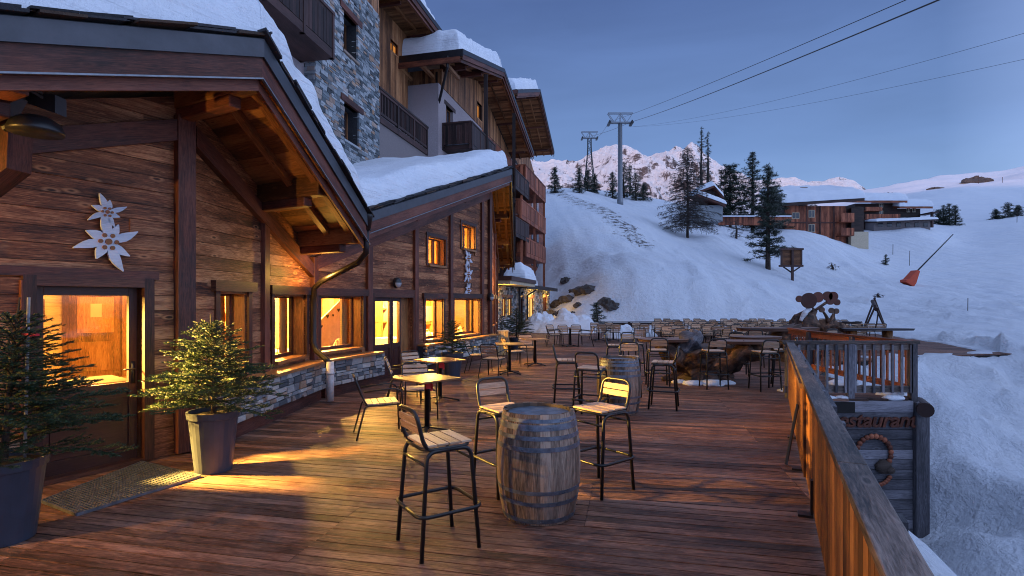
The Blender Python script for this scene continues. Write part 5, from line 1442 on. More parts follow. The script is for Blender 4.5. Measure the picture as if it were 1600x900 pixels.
for x, y, r_ in ((3.8, 11.45, .16), (4.2, 11.4, .2), (4.55, 11.5, .14), (3.6, 11.7, .12)): m.ball((x, y, .02), r_, 12, (1.3, 1, .45), jit=.3, seed=x)
rt.add(m, 'snow', M['snow'], smooth=True)
st2 = World('slab_table', (8, 16.2, 0), 'long thick live edge slab table on a dark root base at mid distance', 'table')
m = MB(); slab_top(m, 7.9, 16.2, .97, 1.25, .42, .08, .09, seed=12); st2.add(m, 'tabletop', M['slab'])
m = gnarl([(8.3, 16.2, 0), (8.2, 16.2, .45), (8.0, 16.2, .9)], [.55, .35, .45], 18, 13, .4, 7); gnarl([(7.2, 16.2, 0), (7.25, 16.2, .9)], [.2, .16], 10, 14, .3, 7, m); gnarl([(8.7, 16.2, .1), (9.3, 16.1, .5), (9.5, 16.1, .9)], [.3, .2, .25], 12, 15, .4, 6, m)
st2.add(m, 'root_base', M['root'], smooth=True)
sb_ = World('slab_bench', (13, 19.3, 0), 'thin slab table on a round log leg near the snow edge', 'table')
m = MB(); slab_top(m, 12.9, 19.2, .80, 1.25, .3, .0, .07, seed=17); sb_.add(m, 'tabletop', M['grey'])
for x in (13.25, 12.0): m = MB(); m.tube([(x, 19.2, 0), (x, 19.2, .73)], .16, 14); sb_.add(m, 'log_leg', M['plank'], smooth=True)
sb2 = World('slab_bench', (12.4, 21.4, 0), 'short dark slab bench behind the carved stump', 'bench')
m = MB(); slab_top(m, 13.0, 21.4, .95, .7, .25, .0, .07, seed=19); sb2.add(m, 'seat', M['darkwood'])
m = MB(); m.tube([(12.7, 21.4, 0), (12.7, 21.4, .89)], .12, 10); sb2.add(m, 'log_leg', M['darkwood'])

# carved stump with wooden flowers
sc_ = World('carved_stump', (11.0, 19.8, 0), 'carved wooden stump with hollow front and flat clover shaped discs on top', 'sculpture')
m = gnarl([(10.6, 19.8, 0), (10.62, 19.8, .6), (10.75, 19.8, 1.15), (10.95, 19.8, 1.5)], [.55, .5, .34, .12], 18, 21, .25, 7)
gnarl([(10.2, 19.8, 0), (10.2, 19.8, .7), (10.4, 19.8, 1.25)], [.25, .2, .12], 12, 22, .3, 7, m)
gnarl([(10.9, 19.8, .3), (11.35, 19.8, .75), (11.75, 19.8, .85), (12.3, 19.7, .62)], [.35, .3, .22, .12], 14, 23, .5, 7, m)
gnarl([(11.45, 19.7, .8), (11.6, 19.7, 1.1), (11.65, 19.7, 1.32)], [.14, .1, .04], 10, 24, .3, 6, m)
gnarl([(11.45, 19.7, 1.0), (11.4, 19.7, 1.2), (11.25, 19.7, 1.4)], [.08, .06, .03], 8, 25, .3, 5, m)
sc_.add(m, 'stump', M['root'], smooth=True)
m = MB()
def disc(m, x, y, z, r_, th=.06):
    m.tube([(x, y - th, z), (x, y, z)], r_, 20, t=rnd.random())
for x, z, r_ in ((10.62, 1.78, .28), (10.95, 1.9, .19), (10.28, 1.84, .12)): disc(m, x, 19.5 - .02 * r_, z, r_)
sc_.add(m, 'clover_disc', M['beam'])
m = MB()
for x, z, r_ in ((11.32, 1.94, .17), (11.52, 1.93, .17), (11.42, 1.78, .15), (11.66, 1.72, .11)): disc(m, x, 19.55 - .03 * r_, z, r_)
sc_.add(m, 'clover_disc', M['beam'])
m = MB()
for a, b in (((10.85, 19.6, 1.4), (10.72, 19.52, 1.7)), ((10.95, 19.6, 1.45), (11.35, 19.55, 1.75))): m.tube([a, b], .05, 8)
for x, z in ((11.55, 1.42), (11.72, 1.4), (11.2, 1.45)): disc(m, x, 19.7, z, .1)
sc_.add(m, 'stem', M['root'])
m = gnarl([(10.35, 19.5, 1.05), (10.5, 19.5, 1.35), (10.75, 19.55, 1.5)], [.06, .09, .05], 8, 30, .3, 5); sc_.add(m, 'snow', M['snow'], smooth=True)

# A-frame with slung log
q = P(1368, 511, 30); gz = max(terr(q.x, q.y), .0)
af = World('log_rest_frame', (q.x, q.y, gz), 'dark wooden double A-frame with a log slung between, standing on the snow', 'frame')
m = None
def A_(x, y, h, w, dx=0):
    m = MB(); m.tube([(x - w, y, gz - .2), (x + .03, y, gz + h)], .047, 6); m.tube([(x + w, y, gz - .2), (x - .03, y, gz + h)], .047, 6); m.tube([(x - w * .8, y, gz + .12), (x + w * .8, y, gz + .12)], .03, 6); return m
af.add(A_(q.x - .35, q.y - .5, 1.45, .70), 'a_leg', M['darkwood']); af.add(A_(q.x + .55, q.y + .9, 1.85, .74), 'a_leg', M['darkwood'])
m = MB(); m.tube([(q.x - .35, q.y - .6, gz + 1.2), (q.x + .5, q.y + 1.0, gz + 1.65)], .10, 12); af.add(m, 'log', M['darkwood'])
m = MB(); m.tube([(q.x - .3, q.y - .45, gz), (q.x - .1, q.y - .4, gz + 1.2)], .035, 6); af.add(m, 'prop', M['darkwood'])

# ---------------------------------------------------------------- railings
FR = Frame(.335, 0, 25.3)
S1 = 10.55
rl = World('deck_railing', (2.4, 4.3, 0), 'long boarded wooden railing with wide worn handrail along the right edge', 'railing')
m = MB(); s = -1.2
while s < S1: e = min(S1 + .05, s + 3.9); m.fbox(FR, s, e - .004, -.027, .092, .985, 1.03); s = e
rl.add(m, 'handrail', M['cap'], bevel=.006)
m = MB(); vboards(m, FR, -1.2, 5.85, .02, .04, .98, .125, .024, gap=.003); rl.add(m, 'boards', M['plank'])
m = MB(); vboards(m, FR, 5.85, S1, .0, .04, .93, .125, .024, gap=.003); rl.add(m, 'boards', M['plank'])
m = MB(); m.fbox(FR, 5.85, S1, -.035, .0, .90, .95); rl.add(m, 'inner_rail', M['slab'])
m = MB(); m.fbox(FR, 4.65, S1, .10, .165, .90, .95); rl.add(m, 'outer_rail', M['grey'])
m = MB(); m.fbox(FR, -1.2, S1, .045, .085, .88, .975); m.fbox(FR, -1.2, S1, .045, .085, .12, .22); rl.add(m, 'back_rail', M['grey'])
for s in (.6, 2.2, 3.9, 5.25, 6.6, 8.0, 9.3, 10.45):
    m = MB(); m.fbox(FR, s - .045, s + .045, .047, .135, -.9, .98); rl.add(m, 'post', M['grey'])
for s in (4.9, 6.25, 7.7):
    m = MB(); m.fbox(FR, s - .05, s + .05, -.09, .02, .002, .02); m.fbox(FR, s - .03, s + .03, -.0, .02, .02, .3); rl.add(m, 'bracket', M['darkmetal'])
m = MB(); m.tube([FR(6.35, -.14, .01), FR(6.6, -.02, .62)], .016, 6); rl.add(m, 'brace', M['black'])
# platform railing
RP = World('platform_railing', (6, 9.9, 0), 'baluster railing round the square platform beyond the handrail', 'railing')
X0p, X1p, Y0p, Y1p = 4.93, 7.30, 9.88, 13.3
runs = [(Frame(X0p, Y0p, 90), X1p - X0p, 1), (Frame(X1p, Y0p, 0), Y1p - Y0p, 1), ]
for fr, L, mm_ in runs:
    m = MB(); m.fbox(fr, -.05, L + .06, -.05, .07, .985, 1.035); m.fbox(fr, 0, L, -.02, .03, .87, .975); m.fbox(fr, 0, L, -.02, .03, .10, .22); RP.add(m, 'handrail', M['cap' if fr.head else 'redwood'])
    n_ = int(L / .165)
    for i in range(n_):
        m = MB(); s = (i + .5) * L / n_; m.fbox(fr, s - .022, s + .022, .031, .06, .10, .97); RP.add(m, 'baluster', M['grey' if fr.head else 'redwood'])
for x, y in ((X0p + .1, Y0p), (6.12, Y0p - .02), (X1p - .03, Y0p), (X1p - .03, 11.6), (X1p - .03, Y1p)):
    m = MB(); m.box(x - .055, x + .055, y - .06, y + .05, -.15, 1.0 if y > 10 else .984); RP.add(m, 'post', M['grey'])
# far piece of the railing leading towards the stump
m = MB(); fr = Frame(7.3, 13.3, 10); m.fbox(fr, 0, 1.6, -.05, .07, .985, 1.035); m.fbox(fr, 0, 1.6, -.02, .03, .87, .975); RP.add(m, 'handrail', M['redwood'])
for i in range(9): m = MB(); m.fbox(fr, i * .18 + .05, i * .18 + .10, .031, .06, .05, .97); RP.add(m, 'baluster', M['redwood'])
# snow scraps on the platform
for x, y, r_ in ((5.7, 9.85, .12), (6.0, 9.87, .1), (6.9, 9.84, .14), (7.1, 10.2, .2), (6.6, 10.5, .15), (5.5, 10.6, .22), (7.0, 11.5, .25)):
    m = MB(); m.ball((0, 0, .0), r_, 12, (1.4, .8, .35), jit=.4, seed=x); o_ = m.build('snow_patch', M['snow'], None, True); o_.location = (x, y, .01)
    tag(o_, 'small snow scrap left on the railed platform boards', 'snow patch', 'snow scraps on the railed platform')
# retaining wall with the sign below the platform
rw = World('sign_wall', (6.2, 9.8, -2.6), 'grey plank wall below the platform carrying carved wooden lettering', 'wall')
m = MB(); z = -2.9
while z < -.30:
    m.box(4.2, 7.22, 9.80 + rnd.uniform(-.006, .006), 9.86, z + .004, z + .176); z += .18
rw.add(m, 'planks', M['grey'])
m = MB(); m.box(4.2, 7.2, 9.76, 9.86, -.24, -.04); rw.add(m, 'edge_beam', M['grey'])
m = MB(); m.box(4.2, 7.15, 9.862, 9.95, -2.9, -.26, .3); rw.add(m, 'backing', M['under'])
m = MB(); m.box(7.23, 7.47, 9.72, 9.94, -2.9, -.06); rw.add(m, 'corner_post', M['grey'], bevel=.01)
m = MB(); vboards(m, Frame(7.45, 9.95, 0), 0, 3.2, -.1, -2.6, -.26, .2, .03); rw.add(m, 'side_planks', M['grey'])
m = MB(); m.tube([(7.3, 9.6, -.17), (7.62, 10.2, -.17)], .13, 16); rw.add(m, 'log_end', M['darkwood'], smooth=False)
cu = bpy.data.curves.new('lettering', 'FONT'); cu.body = 'Restaurant'; cu.size = .36; cu.extrude = .014; cu.bevel_depth = .006; cu.offset = .004; cu.shear = .25; cu.space_character = .97
to = bpy.data.objects.new('tmp_text', cu); COL.objects.link(to); bpy.context.view_layer.update()
me = bpy.data.meshes.new_from_object(to.evaluated_get(bpy.context.evaluated_depsgraph_get())); bpy.data.objects.remove(to)
xs_ = [v.co.x for v in me.vertices]; k = 1.68 / (max(xs_) - min(xs_))
for v in me.vertices: x, y, z = v.co; v.co = (5.62 + (x - min(xs_)) * k - 6.2, 9.768 - z - 9.8, -.50 + y * 1.0 + .0 + 2.6)
me.flip_normals(); me.materials.clear(); me.materials.append(M['redwood']); lo = bpy.data.objects.new('lettering', me); COL.objects.link(lo); lo.parent = rw.e
m = MB()
for i in range(13):
    a = math.radians(160 - i * 15.5); x, z = 6.50 + .31 * math.cos(a), -.98 + .31 * math.sin(a)
    m.ball((x, 9.77, z), .052, 8, (1, .6, 1), t=rnd.random())
rw.add(m, 'wooden_ring', M['redwood'], smooth=True)
m = MB(); m.ball((6.68, 9.775, -1.22), .15, 14, (1.1, .35, .85), jit=.25, seed=4); m.ball((6.78, 9.74, -1.28), .08, 10, (1.1, .5, .8)); rw.add(m, 'carved_block', M['bark'], smooth=True)
m = MB()
pr = None
for i in range(12):
    a = math.radians(-150 + i * 11); m.ball((6.55 + .27 * math.cos(a), 9.775, -1.3 + .27 * math.sin(a) + .02), .045, 8, (1.1, .5, .9))
rw.add(m, 'carved_crescent', M['redwood'], smooth=True)
# deck skirt under the long railing
m = MB(); z = -2.7
while z < -.24: m.fbox(FR, -1.5, 10.6, .09, .12, z, z + .19); z += .2
sk = m.build('deck_skirt', M['grey']); tag(sk, kind='structure')
# low wall and rope rail closing the far end of the deck
fw = World('end_parapet', (6, 31.9, 0), 'low dark stone and timber parapet along the far end of the deck', 'parapet')
fr = Frame(2.6, 31.6, 86); m = MB()
rubble(m, fr, 0, 3.0, -.2, 0, 0, .55, .1, .2, .2, .5, .03); fw.add(m, 'stone_wall', M['stone'])
m = MB(); m.fbox(fr, -.6, 12.6, -.13, -.07, .52, .57); fw.add(m, 'top_rail', M['darkwood'])
for i in range(9): m = MB(); m.fbox(fr, i * 1.55 - .4, i * 1.55 - .28, -.15, -.05, 0, .52); fw.add(m, 'post', M['darkwood'])
m = MB(); m.fbox(fr, 3.0, 12.4, -.12, -.08, .12, .5); fw.add(m, 'board', M['darkwood'])

# ---------------------------------------------------------------- wall ornaments, lamps, mat
def petal(m, fr, s, z, ang, L, w, t0, t1, off=.0):
    n = 7; ca, sa = math.cos(ang), math.sin(ang); L0, L1 = [], []
    pr = [.34, .62, .92, 1.05, .86, .5, .1]
    for i in range(n):
        u = off + (L - off) * i / (n - 1); k = w * pr[i]; bend = .06 * L * math.sin(i / (n - 1) * 2.4)
        L0.append((s + u * sa + (k + bend) * ca, z + u * ca - (k + bend) * sa)); L1.append((s + u * sa - (k - bend) * ca, z + u * ca + (k - bend) * sa))
    out = L0 + L1[::-1]; N_ = len(out)
    m.poly([fr(a, t1, b) for a, b in out], [(a, b) for a, b in out]); m.poly([fr(a, t0, b) for a, b in out][::-1])
    for i in range(N_): j = (i + 1) % N_; m.poly([fr(*[out[i][0], t0, out[i][1]]), fr(out[j][0], t0, out[j][1]), fr(out[j][0], t1, out[j][1]), fr(out[i][0], t1, out[i][1])])
def edelweiss(fr, s, z, r_, seed, label, np_=8):
    base = fr(s, .03, z); W_ = World('edelweiss_cutout', base, label, 'wall ornament', 'pale edelweiss flowers cut from board'); q = random.Random(seed); m = MB()
    for i in range(np_):
        a = 2 * math.pi * i / np_ + q.uniform(-.14, .14) + seed; petal(m, fr, s, z, a, r_ * (q.uniform(.95, 1.2) if i % 2 else q.uniform(.68, .86)), r_ * q.uniform(.14, .18), .035 + .0012 * i, .06 + .0012 * i)
    W_.add(m, 'petals', M['flower'])
    m = MB()
    for i in range(7):
        a = i * math.pi / 3; rr = 0 if i == 6 else r_ * .25; rc = r_ * (.11 if i == 6 else .075)
        c = [(s + rr * math.cos(a) + rc * math.cos(k * math.pi / 6), z + rr * math.sin(a) + rc * math.sin(k * math.pi / 6)) for k in range(12)]
        m.poly([fr(x, .078, y) for x, y in c], None); 
        for k in range(12): k2 = (k + 1) % 12; m.poly([fr(c[k][0], .06, c[k][1]), fr(c[k2][0], .06, c[k2][1]), fr(c[k2][0], .078, c[k2][1]), fr(c[k][0], .078, c[k][1])])
    W_.add(m, 'flower_heads', M['larch'])
s_ = FA.s_at(165); edelweiss(FA, s_, FA.z_at(165, 378), .285, 2, 'large pale edelweiss flower cutout on the boards above the single door', 8)
s_ = FA.s_at(163); edelweiss(FA, s_, FA.z_at(163, 332), .17, 5, 'smaller edelweiss cutout directly above the large one over the single door', 8)
for py, r_, sd, lab in ((404, .3, 1, 'topmost of three pale edelweiss cutouts on the second gable wall'), (429, .3, 3, 'middle of three pale edelweiss cutouts on the second gable wall'), (454, .27, 6, 'lowest of three pale edelweiss cutouts on the second gable wall')):
    edelweiss(FC, FC.s_at(729), FC.z_at(729, py), r_, sd, lab, 7)
def wall_lamp(fr, s, z, r_, label, t=.07):
    W_ = World('wall_lamp', fr(s, t, z), label, 'wall lamp', 'round outdoor wall lamps'); m = MB(); c = fr(s, t + .05, z); b = fr(s, t, z); b2 = fr(s, t + .06, z)
    m.tube([b - (b2 - b) * .0, b2], r_, 20); W_.add(m, 'housing', M['black'])
    m = MB(); n_ = (b2 - b).normalized(); side_ = Vector((0, 0, 1)).cross(n_)
    rows_ = []
    for i in range(7):
        th = i / 6 * math.pi / 2; rr = r_ * .96 * math.cos(th)
        rows_.append([b2 + n_ * (r_ * .55 * math.sin(th)) + side_ * rr * math.cos(a) + Vector((0, 0, 1)) * rr * math.sin(a) for a in [2 * math.pi * k / 20 for k in range(20)]])
    for j, (mt, rng) in enumerate((('opal', range(10, 20)), ('black', range(0, 10)))):
        m = MB()
        for A_1, B_1 in zip(rows_, rows_[1:]):
            for k in rng: k2 = (k + 1) % 20; m.poly([A_1[k], A_1[k2], B_1[k2], B_1[k]])
        W_.add(m, 'diffuser' if j == 0 else 'hood', M[mt], smooth=True)
wall_lamp(FC, FC.s_at(614), FC.z_at(614, 442), .12, 'round lamp with pale lower half above the double glazed door')
wall_lamp(FC, FC.s_at(762), FC.z_at(762, 464), .13, 'round lamp at the far corner post of the second gable')
q = P(483, 391, 9.6)
W_ = World('flood_lamp', q, 'small dark round flood lamp fixed under the end of the first eave', 'wall lamp')
m = MB(); m.tube([q + Vector((-.12, .1, 0)), q + Vector((.0, -.0, 0)), q + Vector((.05, -.05, 0))], [.05, .085, .09], 16); W_.add(m, 'housing', M['black'], smooth=True)
m = MB(); m.ball(q + Vector((.03, -.04, 0)), .082, 14, (1, 1, .85)); W_.add(m, 'diffuser', M['opal'], smooth=True)
m = MB(); m.tube([q + Vector((-.12, .1, 0)), FB(LB - .02, .08, q.z)], .02, 6); W_.add(m, 'arm', M['black'])
lamp_or_fill_light(q + Vector((.35, -.45, -.45)), 34, .06)  # added light, set apart from the flood lamp to warm the soffit
for px, lab in ((773, 'small bracket lamp above the first lit window of the stone ground floor'), (815, 'small bracket lamp above the brown door of the stone ground floor'), (854, 'small bracket lamp by the farthest door of the stone ground floor')):
    wall_lamp(GB, GB.s_at(px), 2.22, .12, lab, .02)
wall_lamp(FA, -4.6, 1.95, .12, 'lit round lamp on the hall wall beyond the left margin of the photo')
lamp_or_fill_light(FA(-4.6, .26, 1.9), 520, .04)
lamp_or_fill_light(FD(1.8, .55, 2.5), 45, .06)
# neighbouring porch corner and its dome lamp at the left margin
pc = World('porch_corner', P(15, 240, 4.5), 'dark slate roof corner of a small side porch at the left margin', 'porch roof')
m = MB(); a, b, c = P(-40, 80, 4.62), P(64, 146, 4.62), P(-40, 150, 4.62)
for i in range(9):
    p = lerp(a, b, i / 9); q = lerp(a, b, (i + 1.3) / 9); up_ = Vector((0, 0, .02)); bk = Vector((-.15, -.5, .12))
    m.box8([p, p + up_, p + bk, p + bk + up_, q, q + up_, q + bk, q + bk + up_])
    p2, q2 = p - Vector((0, 0, .035)), q - Vector((0, 0, .035)); m.box8([p2, p2 + up_, p2 + bk, p2 + bk + up_, q2, q2 + up_, q2 + bk, q2 + bk + up_])
pc.add(m, 'slates', M['slate'])
m = MB(); a, b, c, d = P(-40, 125, 4.56), P(44, 158, 4.56), P(28, 185, 4.56), P(-40, 172, 4.56); bk = Vector((-.05, -.2, 0))
m.box8([a, d, a + bk, d + bk, b, c, b + bk, c + bk]); pc.add(m, 'fascia', M['metal'])
m = MB(); a, b, c, d = P(40, 142, 4.65), P(86, 148, 4.65), P(86, 176, 4.65), P(40, 160, 4.65); bk = Vector((.0, .12, 0)); m.box8([a, d, a + bk, d + bk, b, c, b + bk, c + bk]); pc.add(m, 'bracket', M['metal'])
m = MB(); a, b, c, d = P(-40, 165, 4.62), P(14, 180, 4.62), P(10, 262, 4.62), P(-40, 300, 4.62); m.box8([a, d, a + bk * 2, d + bk * 2, b, c, b + bk * 2, c + bk * 2]); pc.add(m, 'post', M['beam'])
q = P(56, 207, 4.42)
dl_ = World('dome_lamp', q, 'black dome lamp hanging from the porch corner at the upper left', 'lamp')
m = MB(); m.lathe([(.185, -.008), (.188, .015), (.165, .075), (.105, .12), (.0, .135)], 28, q); dl_.add(m, 'shade', M['black'], smooth=True)
m = MB(); m.lathe([(.182, -.006), (.15, .015), (.0, .03)], 24, q); dl_.add(m, 'diffuser', M['darkglass'], smooth=True)
m = MB(); m.tube([q + Vector((0, 0, .08)), P(34, 190, 4.5), P(8, 200, 4.53)], .033, 8); dl_.add(m, 'arm', M['black'])
# steel grate mat
cs = [G(65, 783, .012), G(120, 804, .012), G(313, 744, .012), G(222, 722, .012)]
gm = World('grate_mat', (cs[0] + cs[2]) / 2, 'rectangular galvanised steel grate doormat in front of the single door', 'doormat')
m = MB(); A0_, A1_, A2_, A3_ = cs
for i in range(17): u = i / 16; m.beam(lerp(A0_, A1_, u), lerp(A3_, A2_, u), .009, .022)
for i in range(37): u = i / 36; m.beam(lerp(A0_, A3_, u) + Vector((0, 0, .003)), lerp(A1_, A2_, u) + Vector((0, 0, .003)), .008, .018)
gm.add(m, 'bars', M['galv'])
m = MB()
for a, b in ((A0_, A1_), (A1_, A2_), (A2_, A3_), (A3_, A0_)): m.beam(a, b, .014, .026)
gm.add(m, 'rim', M['galv'])
# ---------------------------------------------------------------- potted firs
def needle_twig(m, a, b, n, L, w, rr, t0=.5):
    a, b = Vector(a), Vector(b); d = (b - a).normalized(); s1 = d.orthogonal().normalized(); s2 = d.cross(s1)
    for i in range(n):
        u = i / n; p = a + (b - a) * u; an = rr.random() * 2 * math.pi
        o_ = (s1 * math.cos(an) + s2 * math.sin(an)); o_.z = o_.z * .6 + .12
        q = p + (o_ * .85 + d * .65).normalized() * L * rr.uniform(.7, 1.1)
        sd = d.cross(o_).normalized() * w
        m.poly([p - sd, p + sd, q], None, min(1, max(0, t0 + rr.uniform(-.3, .3))))
def fir(W_, base, H, Rr, seed, dens=1.0, leader=.3, light=.5, nl=.022, lean=0, droop=.15, narrow=1.0, tips=True):
    rr = random.Random(seed); base = Vector(base); m = MB(); tw = MB()
    tw.tube([base, base + Vector((lean * .5, 0, H * .6)), base + Vector((lean, 0, H))], [.022 * H, .014 * H, .005], 6)
    nb = int(62 * dens)
    for i in range(nb):
        u = (i + rr.random()) / nb; z = H * (.06 + (.94 - leader * .4) * u ** .9)
        L = Rr * narrow * (1 - u) ** .75 * rr.uniform(.75, 1.12) + .05 * H
        an = i * 2.399 + rr.uniform(-.3, .3); d = Vector((math.cos(an), math.sin(an), 0)); rise = rr.uniform(.10, .35) + u * .65
        p0 = base + Vector((lean * z / H, 0, z)); pts = []
        for k in range(6):
            t = k / 5; pts.append(p0 + d * (L * t) + Vector((0, 0, L * (rise * t - droop * t * t * 1.6))))
        tw.tube(pts, [.006, .005, .004, .003, .003, .002], 4)
        for k in range(5): needle_twig(m, pts[k], pts[k + 1], int(30 * L / .5) + 5, nl, .0036, rr, light)
        ns = max(4, int(L / .038))
        for j in range(ns):
            t = .18 + .8 * j / ns; k = min(4, int(t * 5)); q = pts[k] + (pts[k + 1] - pts[k]) * (t * 5 - k)
            sd = Vector((-d.y, d.x, 0)) * (1 if j % 2 else -1)
            l2 = L * .48 * (1 - t * .6) * rr.uniform(.7, 1.1); e = q + (sd * .85 + d * .75).normalized() * l2 + Vector((0, 0, l2 * rr.uniform(-.05, .22)))
            tw.tube([q, e], [.003, .0015], 3, caps=False)
            needle_twig(m, q, e, int(l2 / .0042) + 5, nl, .0036, rr, light + .1)
            if l2 > .12:
                for g_ in (-1, 1):
                    mid = q + (e - q) * .5; e2 = mid + ((e - q).normalized() + d * .5 * g_ + sd * -.2).normalized() * l2 * .45
                    needle_twig(m, mid, e2, int(l2 / .008) + 4, nl, .0036, rr, light + .15)
    top = base + Vector((lean, 0, H)); needle_twig(m, top - Vector((0, 0, leader * H)), top, int(60 * leader * H / .3), nl, .0028, rr, light + .1)
    W_.add(tw, 'trunk', M['bark']); W_.add(m, 'foliage', M['needle'])
def potted(x, y, H, Rr, seed, label, pr=.23, ph=.6, dens=1.0, light=.5, lean=0, leader=.3, soil=True):
    W_ = World('potted_fir', (x, y, 0), label, 'potted tree', 'small firs in round grey planters')
    m = MB(); m.lathe([(pr * .74, .003), (pr * .98, ph - .07), (pr * 1.05, ph - .065), (pr * 1.07, ph), (pr * .98, ph), (pr * .96, ph - .05)], 30, (x, y, 0)); W_.add(m, 'pot', M['pot'], smooth=False)
    m = MB(); m.lathe([(pr * .965, ph - .045), (.0, ph - .02)], 20, (x, y, 0)); W_.add(m, 'soil', M['soil'])
    fir(W_, (x, y, ph - .04), H, Rr, seed, dens, leader, light, lean=lean); return W_
t1 = potted(-3.74, 4.0, 1.22, .68, 1, 'large dark potted fir at the left margin, red tie on its stake', .25, .60, 1.35, .22, .12)
m = MB(); m.tube([(-3.60, 4.02, .6), (-3.57, 4.02, 1.78)], .011, 8); t1.add(m, 'stake', M['galv'])
m = MB(); m.box(-3.60, -3.50, 3.99, 4.03, 1.495, 1.515); t1.add(m, 'ribbon', M['red'])
potted(-3.10, 5.65, 1.04, .62, 2, 'bright green potted fir between the single door and the stone plinth', .235, .62, 1.8, .5, -.03, .26)
potted(-1.37, 12.45, .85, .46, 3, 'potted fir standing before the plinth of the second gable, behind the tables', .24, .58, .9, .35)
potted(.16, 18.8, 1.15, .62, 4, 'farthest potted fir beyond the corner of the second gable', .25, .5, .9, .3)
q = FD(.6, .35, 0)
W_ = World('potted_fir', q, 'tiny fir tucked behind the far corner of the second gable beside the lit pillar', 'potted tree'); m = MB(); m.lathe([(.14, 0), (.17, .5), (.15, .5), (.15, .45)], 16, q); W_.add(m, 'pot', M['pot']); fir(W_, q + Vector((0, 0, .46)), .9, .28, 6, .6, .3, .3)
# pillar bin lit by the windows
q = P(786, 545, 17.6)
W_ = World('wooden_bin', (q.x, q.y, 0), 'upright wooden bin glowing in the window light left of the farthest potted fir', 'bin')
m = MB(); vboards(m, Frame(q.x - .16, q.y, 90), 0, .32, 0, .02, .78, .08, .02); vboards(m, Frame(q.x + .16, q.y, 0), 0, .3, 0, .02, .78, .08, .02); vboards(m, Frame(q.x - .16, q.y, 0), 0, .3, -.02, .02, .78, .08, .02); W_.add(m, 'body', M['pine'])
m = MB(); m.box(q.x - .19, q.x + .19, q.y - .04, q.y + .33, .78, .81); W_.add(m, 'lid', M['cream'])

# ---------------------------------------------------------------- conifers on the slope
def conifer(name, px, pbase, Y, H, Rr, seed, label, group=None, cat='pine tree', gaps=.25, shape=.8, low=.1, tuft=.34, n=60, droop=.25, zoff=0):
    q = P(px, pbase, Y); z = terr(q.x, q.y) - .15 + zoff; rr = random.Random(seed)
    W_ = World(name, (q.x, q.y, z), label, cat, group); m = MB(); tw = MB()
    base = Vector((q.x, q.y, z)); tw.tube([base - Vector((0, 0, .4)), base + Vector((rr.uniform(-.1, .1), 0, H * .5)), base + Vector((0, 0, H))], [.022 * H + .05, .014 * H + .03, .02], 8)
    for i in range(n):
        u = (i + rr.random()) / n; zz = H * (low + (1 - low) * u); L = Rr * ((1 - u) ** shape) * rr.uniform(.45, 1.15) + .12
        if rr.random() < gaps * .5: L *= .45
        an = i * 2.399 + rr.uniform(-.5, .5); d = Vector((math.cos(an), math.sin(an), 0)); p0 = base + Vector((0, 0, zz))
        end = p0 + d * L + Vector((0, 0, L * rr.uniform(-droop, .22)))
        tw.tube([p0, end], [.03 + L * .012, .012], 4, caps=False)
        nt = int(L / tuft * 3.2) + 3
        for k in range(nt):
            t = .15 + .85 * rr.random() ** .7; c = lerp(p0, end, t) + Vector((rr.gauss(0, 1), rr.gauss(0, 1), rr.gauss(0, .6))) * tuft * .38
            tn = min(1, max(0, .25 + .5 * rr.random() + .25 * (c - base - Vector((0, 0, zz))).z))
            for j in range(9):
                a = Vector((rr.gauss(0, 1), rr.gauss(0, 1), rr.gauss(0, .7))).normalized(); L2 = tuft * rr.uniform(.5, 1.0); s_ = a.orthogonal().normalized() * tuft * .085
                o_ = a * tuft * .08; m.poly([c + o_ - s_, c + o_ + s_, c + a * L2], None, tn)
    W_.add(tw, 'trunk', M['bark']); W_.add(m, 'crown', M['pineleaf']); return W_
conifer('pine_tree', 1200, 420, 63, 12.2, 2.9, 41, 'dark pine with spreading branches left of the notice board', gaps=.5, n=125, low=.14, shape=.62, tuft=.46)
conifer('pine_tree', 1176, 352, 92, 13.6, 3.0, 42, 'tall slender pine between the bushy pine and the nearer spreading one', gaps=.3, n=125, low=.05, shape=.6, tuft=.5)
conifer('pine_tree', 1141, 348, 92, 10.6, 3.2, 43, 'broad round topped pine beside the little stone chalet', gaps=.2, n=135, low=.12, shape=.35, tuft=.55)
conifer('pine_tree', 1208, 340, 97, 7.8, 3.0, 44, 'low bushy pine at the left end of the long red chalet roof', gaps=.2, n=85, low=.15, shape=.4, tuft=.55)
conifer('pine_tree', 1096, 330, 130, 20.0, 1.3, 45, 'very tall thin sparse conifer, left one of a pair on the skyline', 'pair of tall thin conifers on the skyline', gaps=.9, n=75, low=.1, shape=.35, tuft=.42)
conifer('pine_tree', 1106, 330, 131, 19.2, 1.5, 46, 'very tall thin sparse conifer, right one of a pair on the skyline', 'pair of tall thin conifers on the skyline', gaps=.9, n=75, low=.1, shape=.35, tuft=.42)
GPT = 'small dark conifers along the skyline ridge'
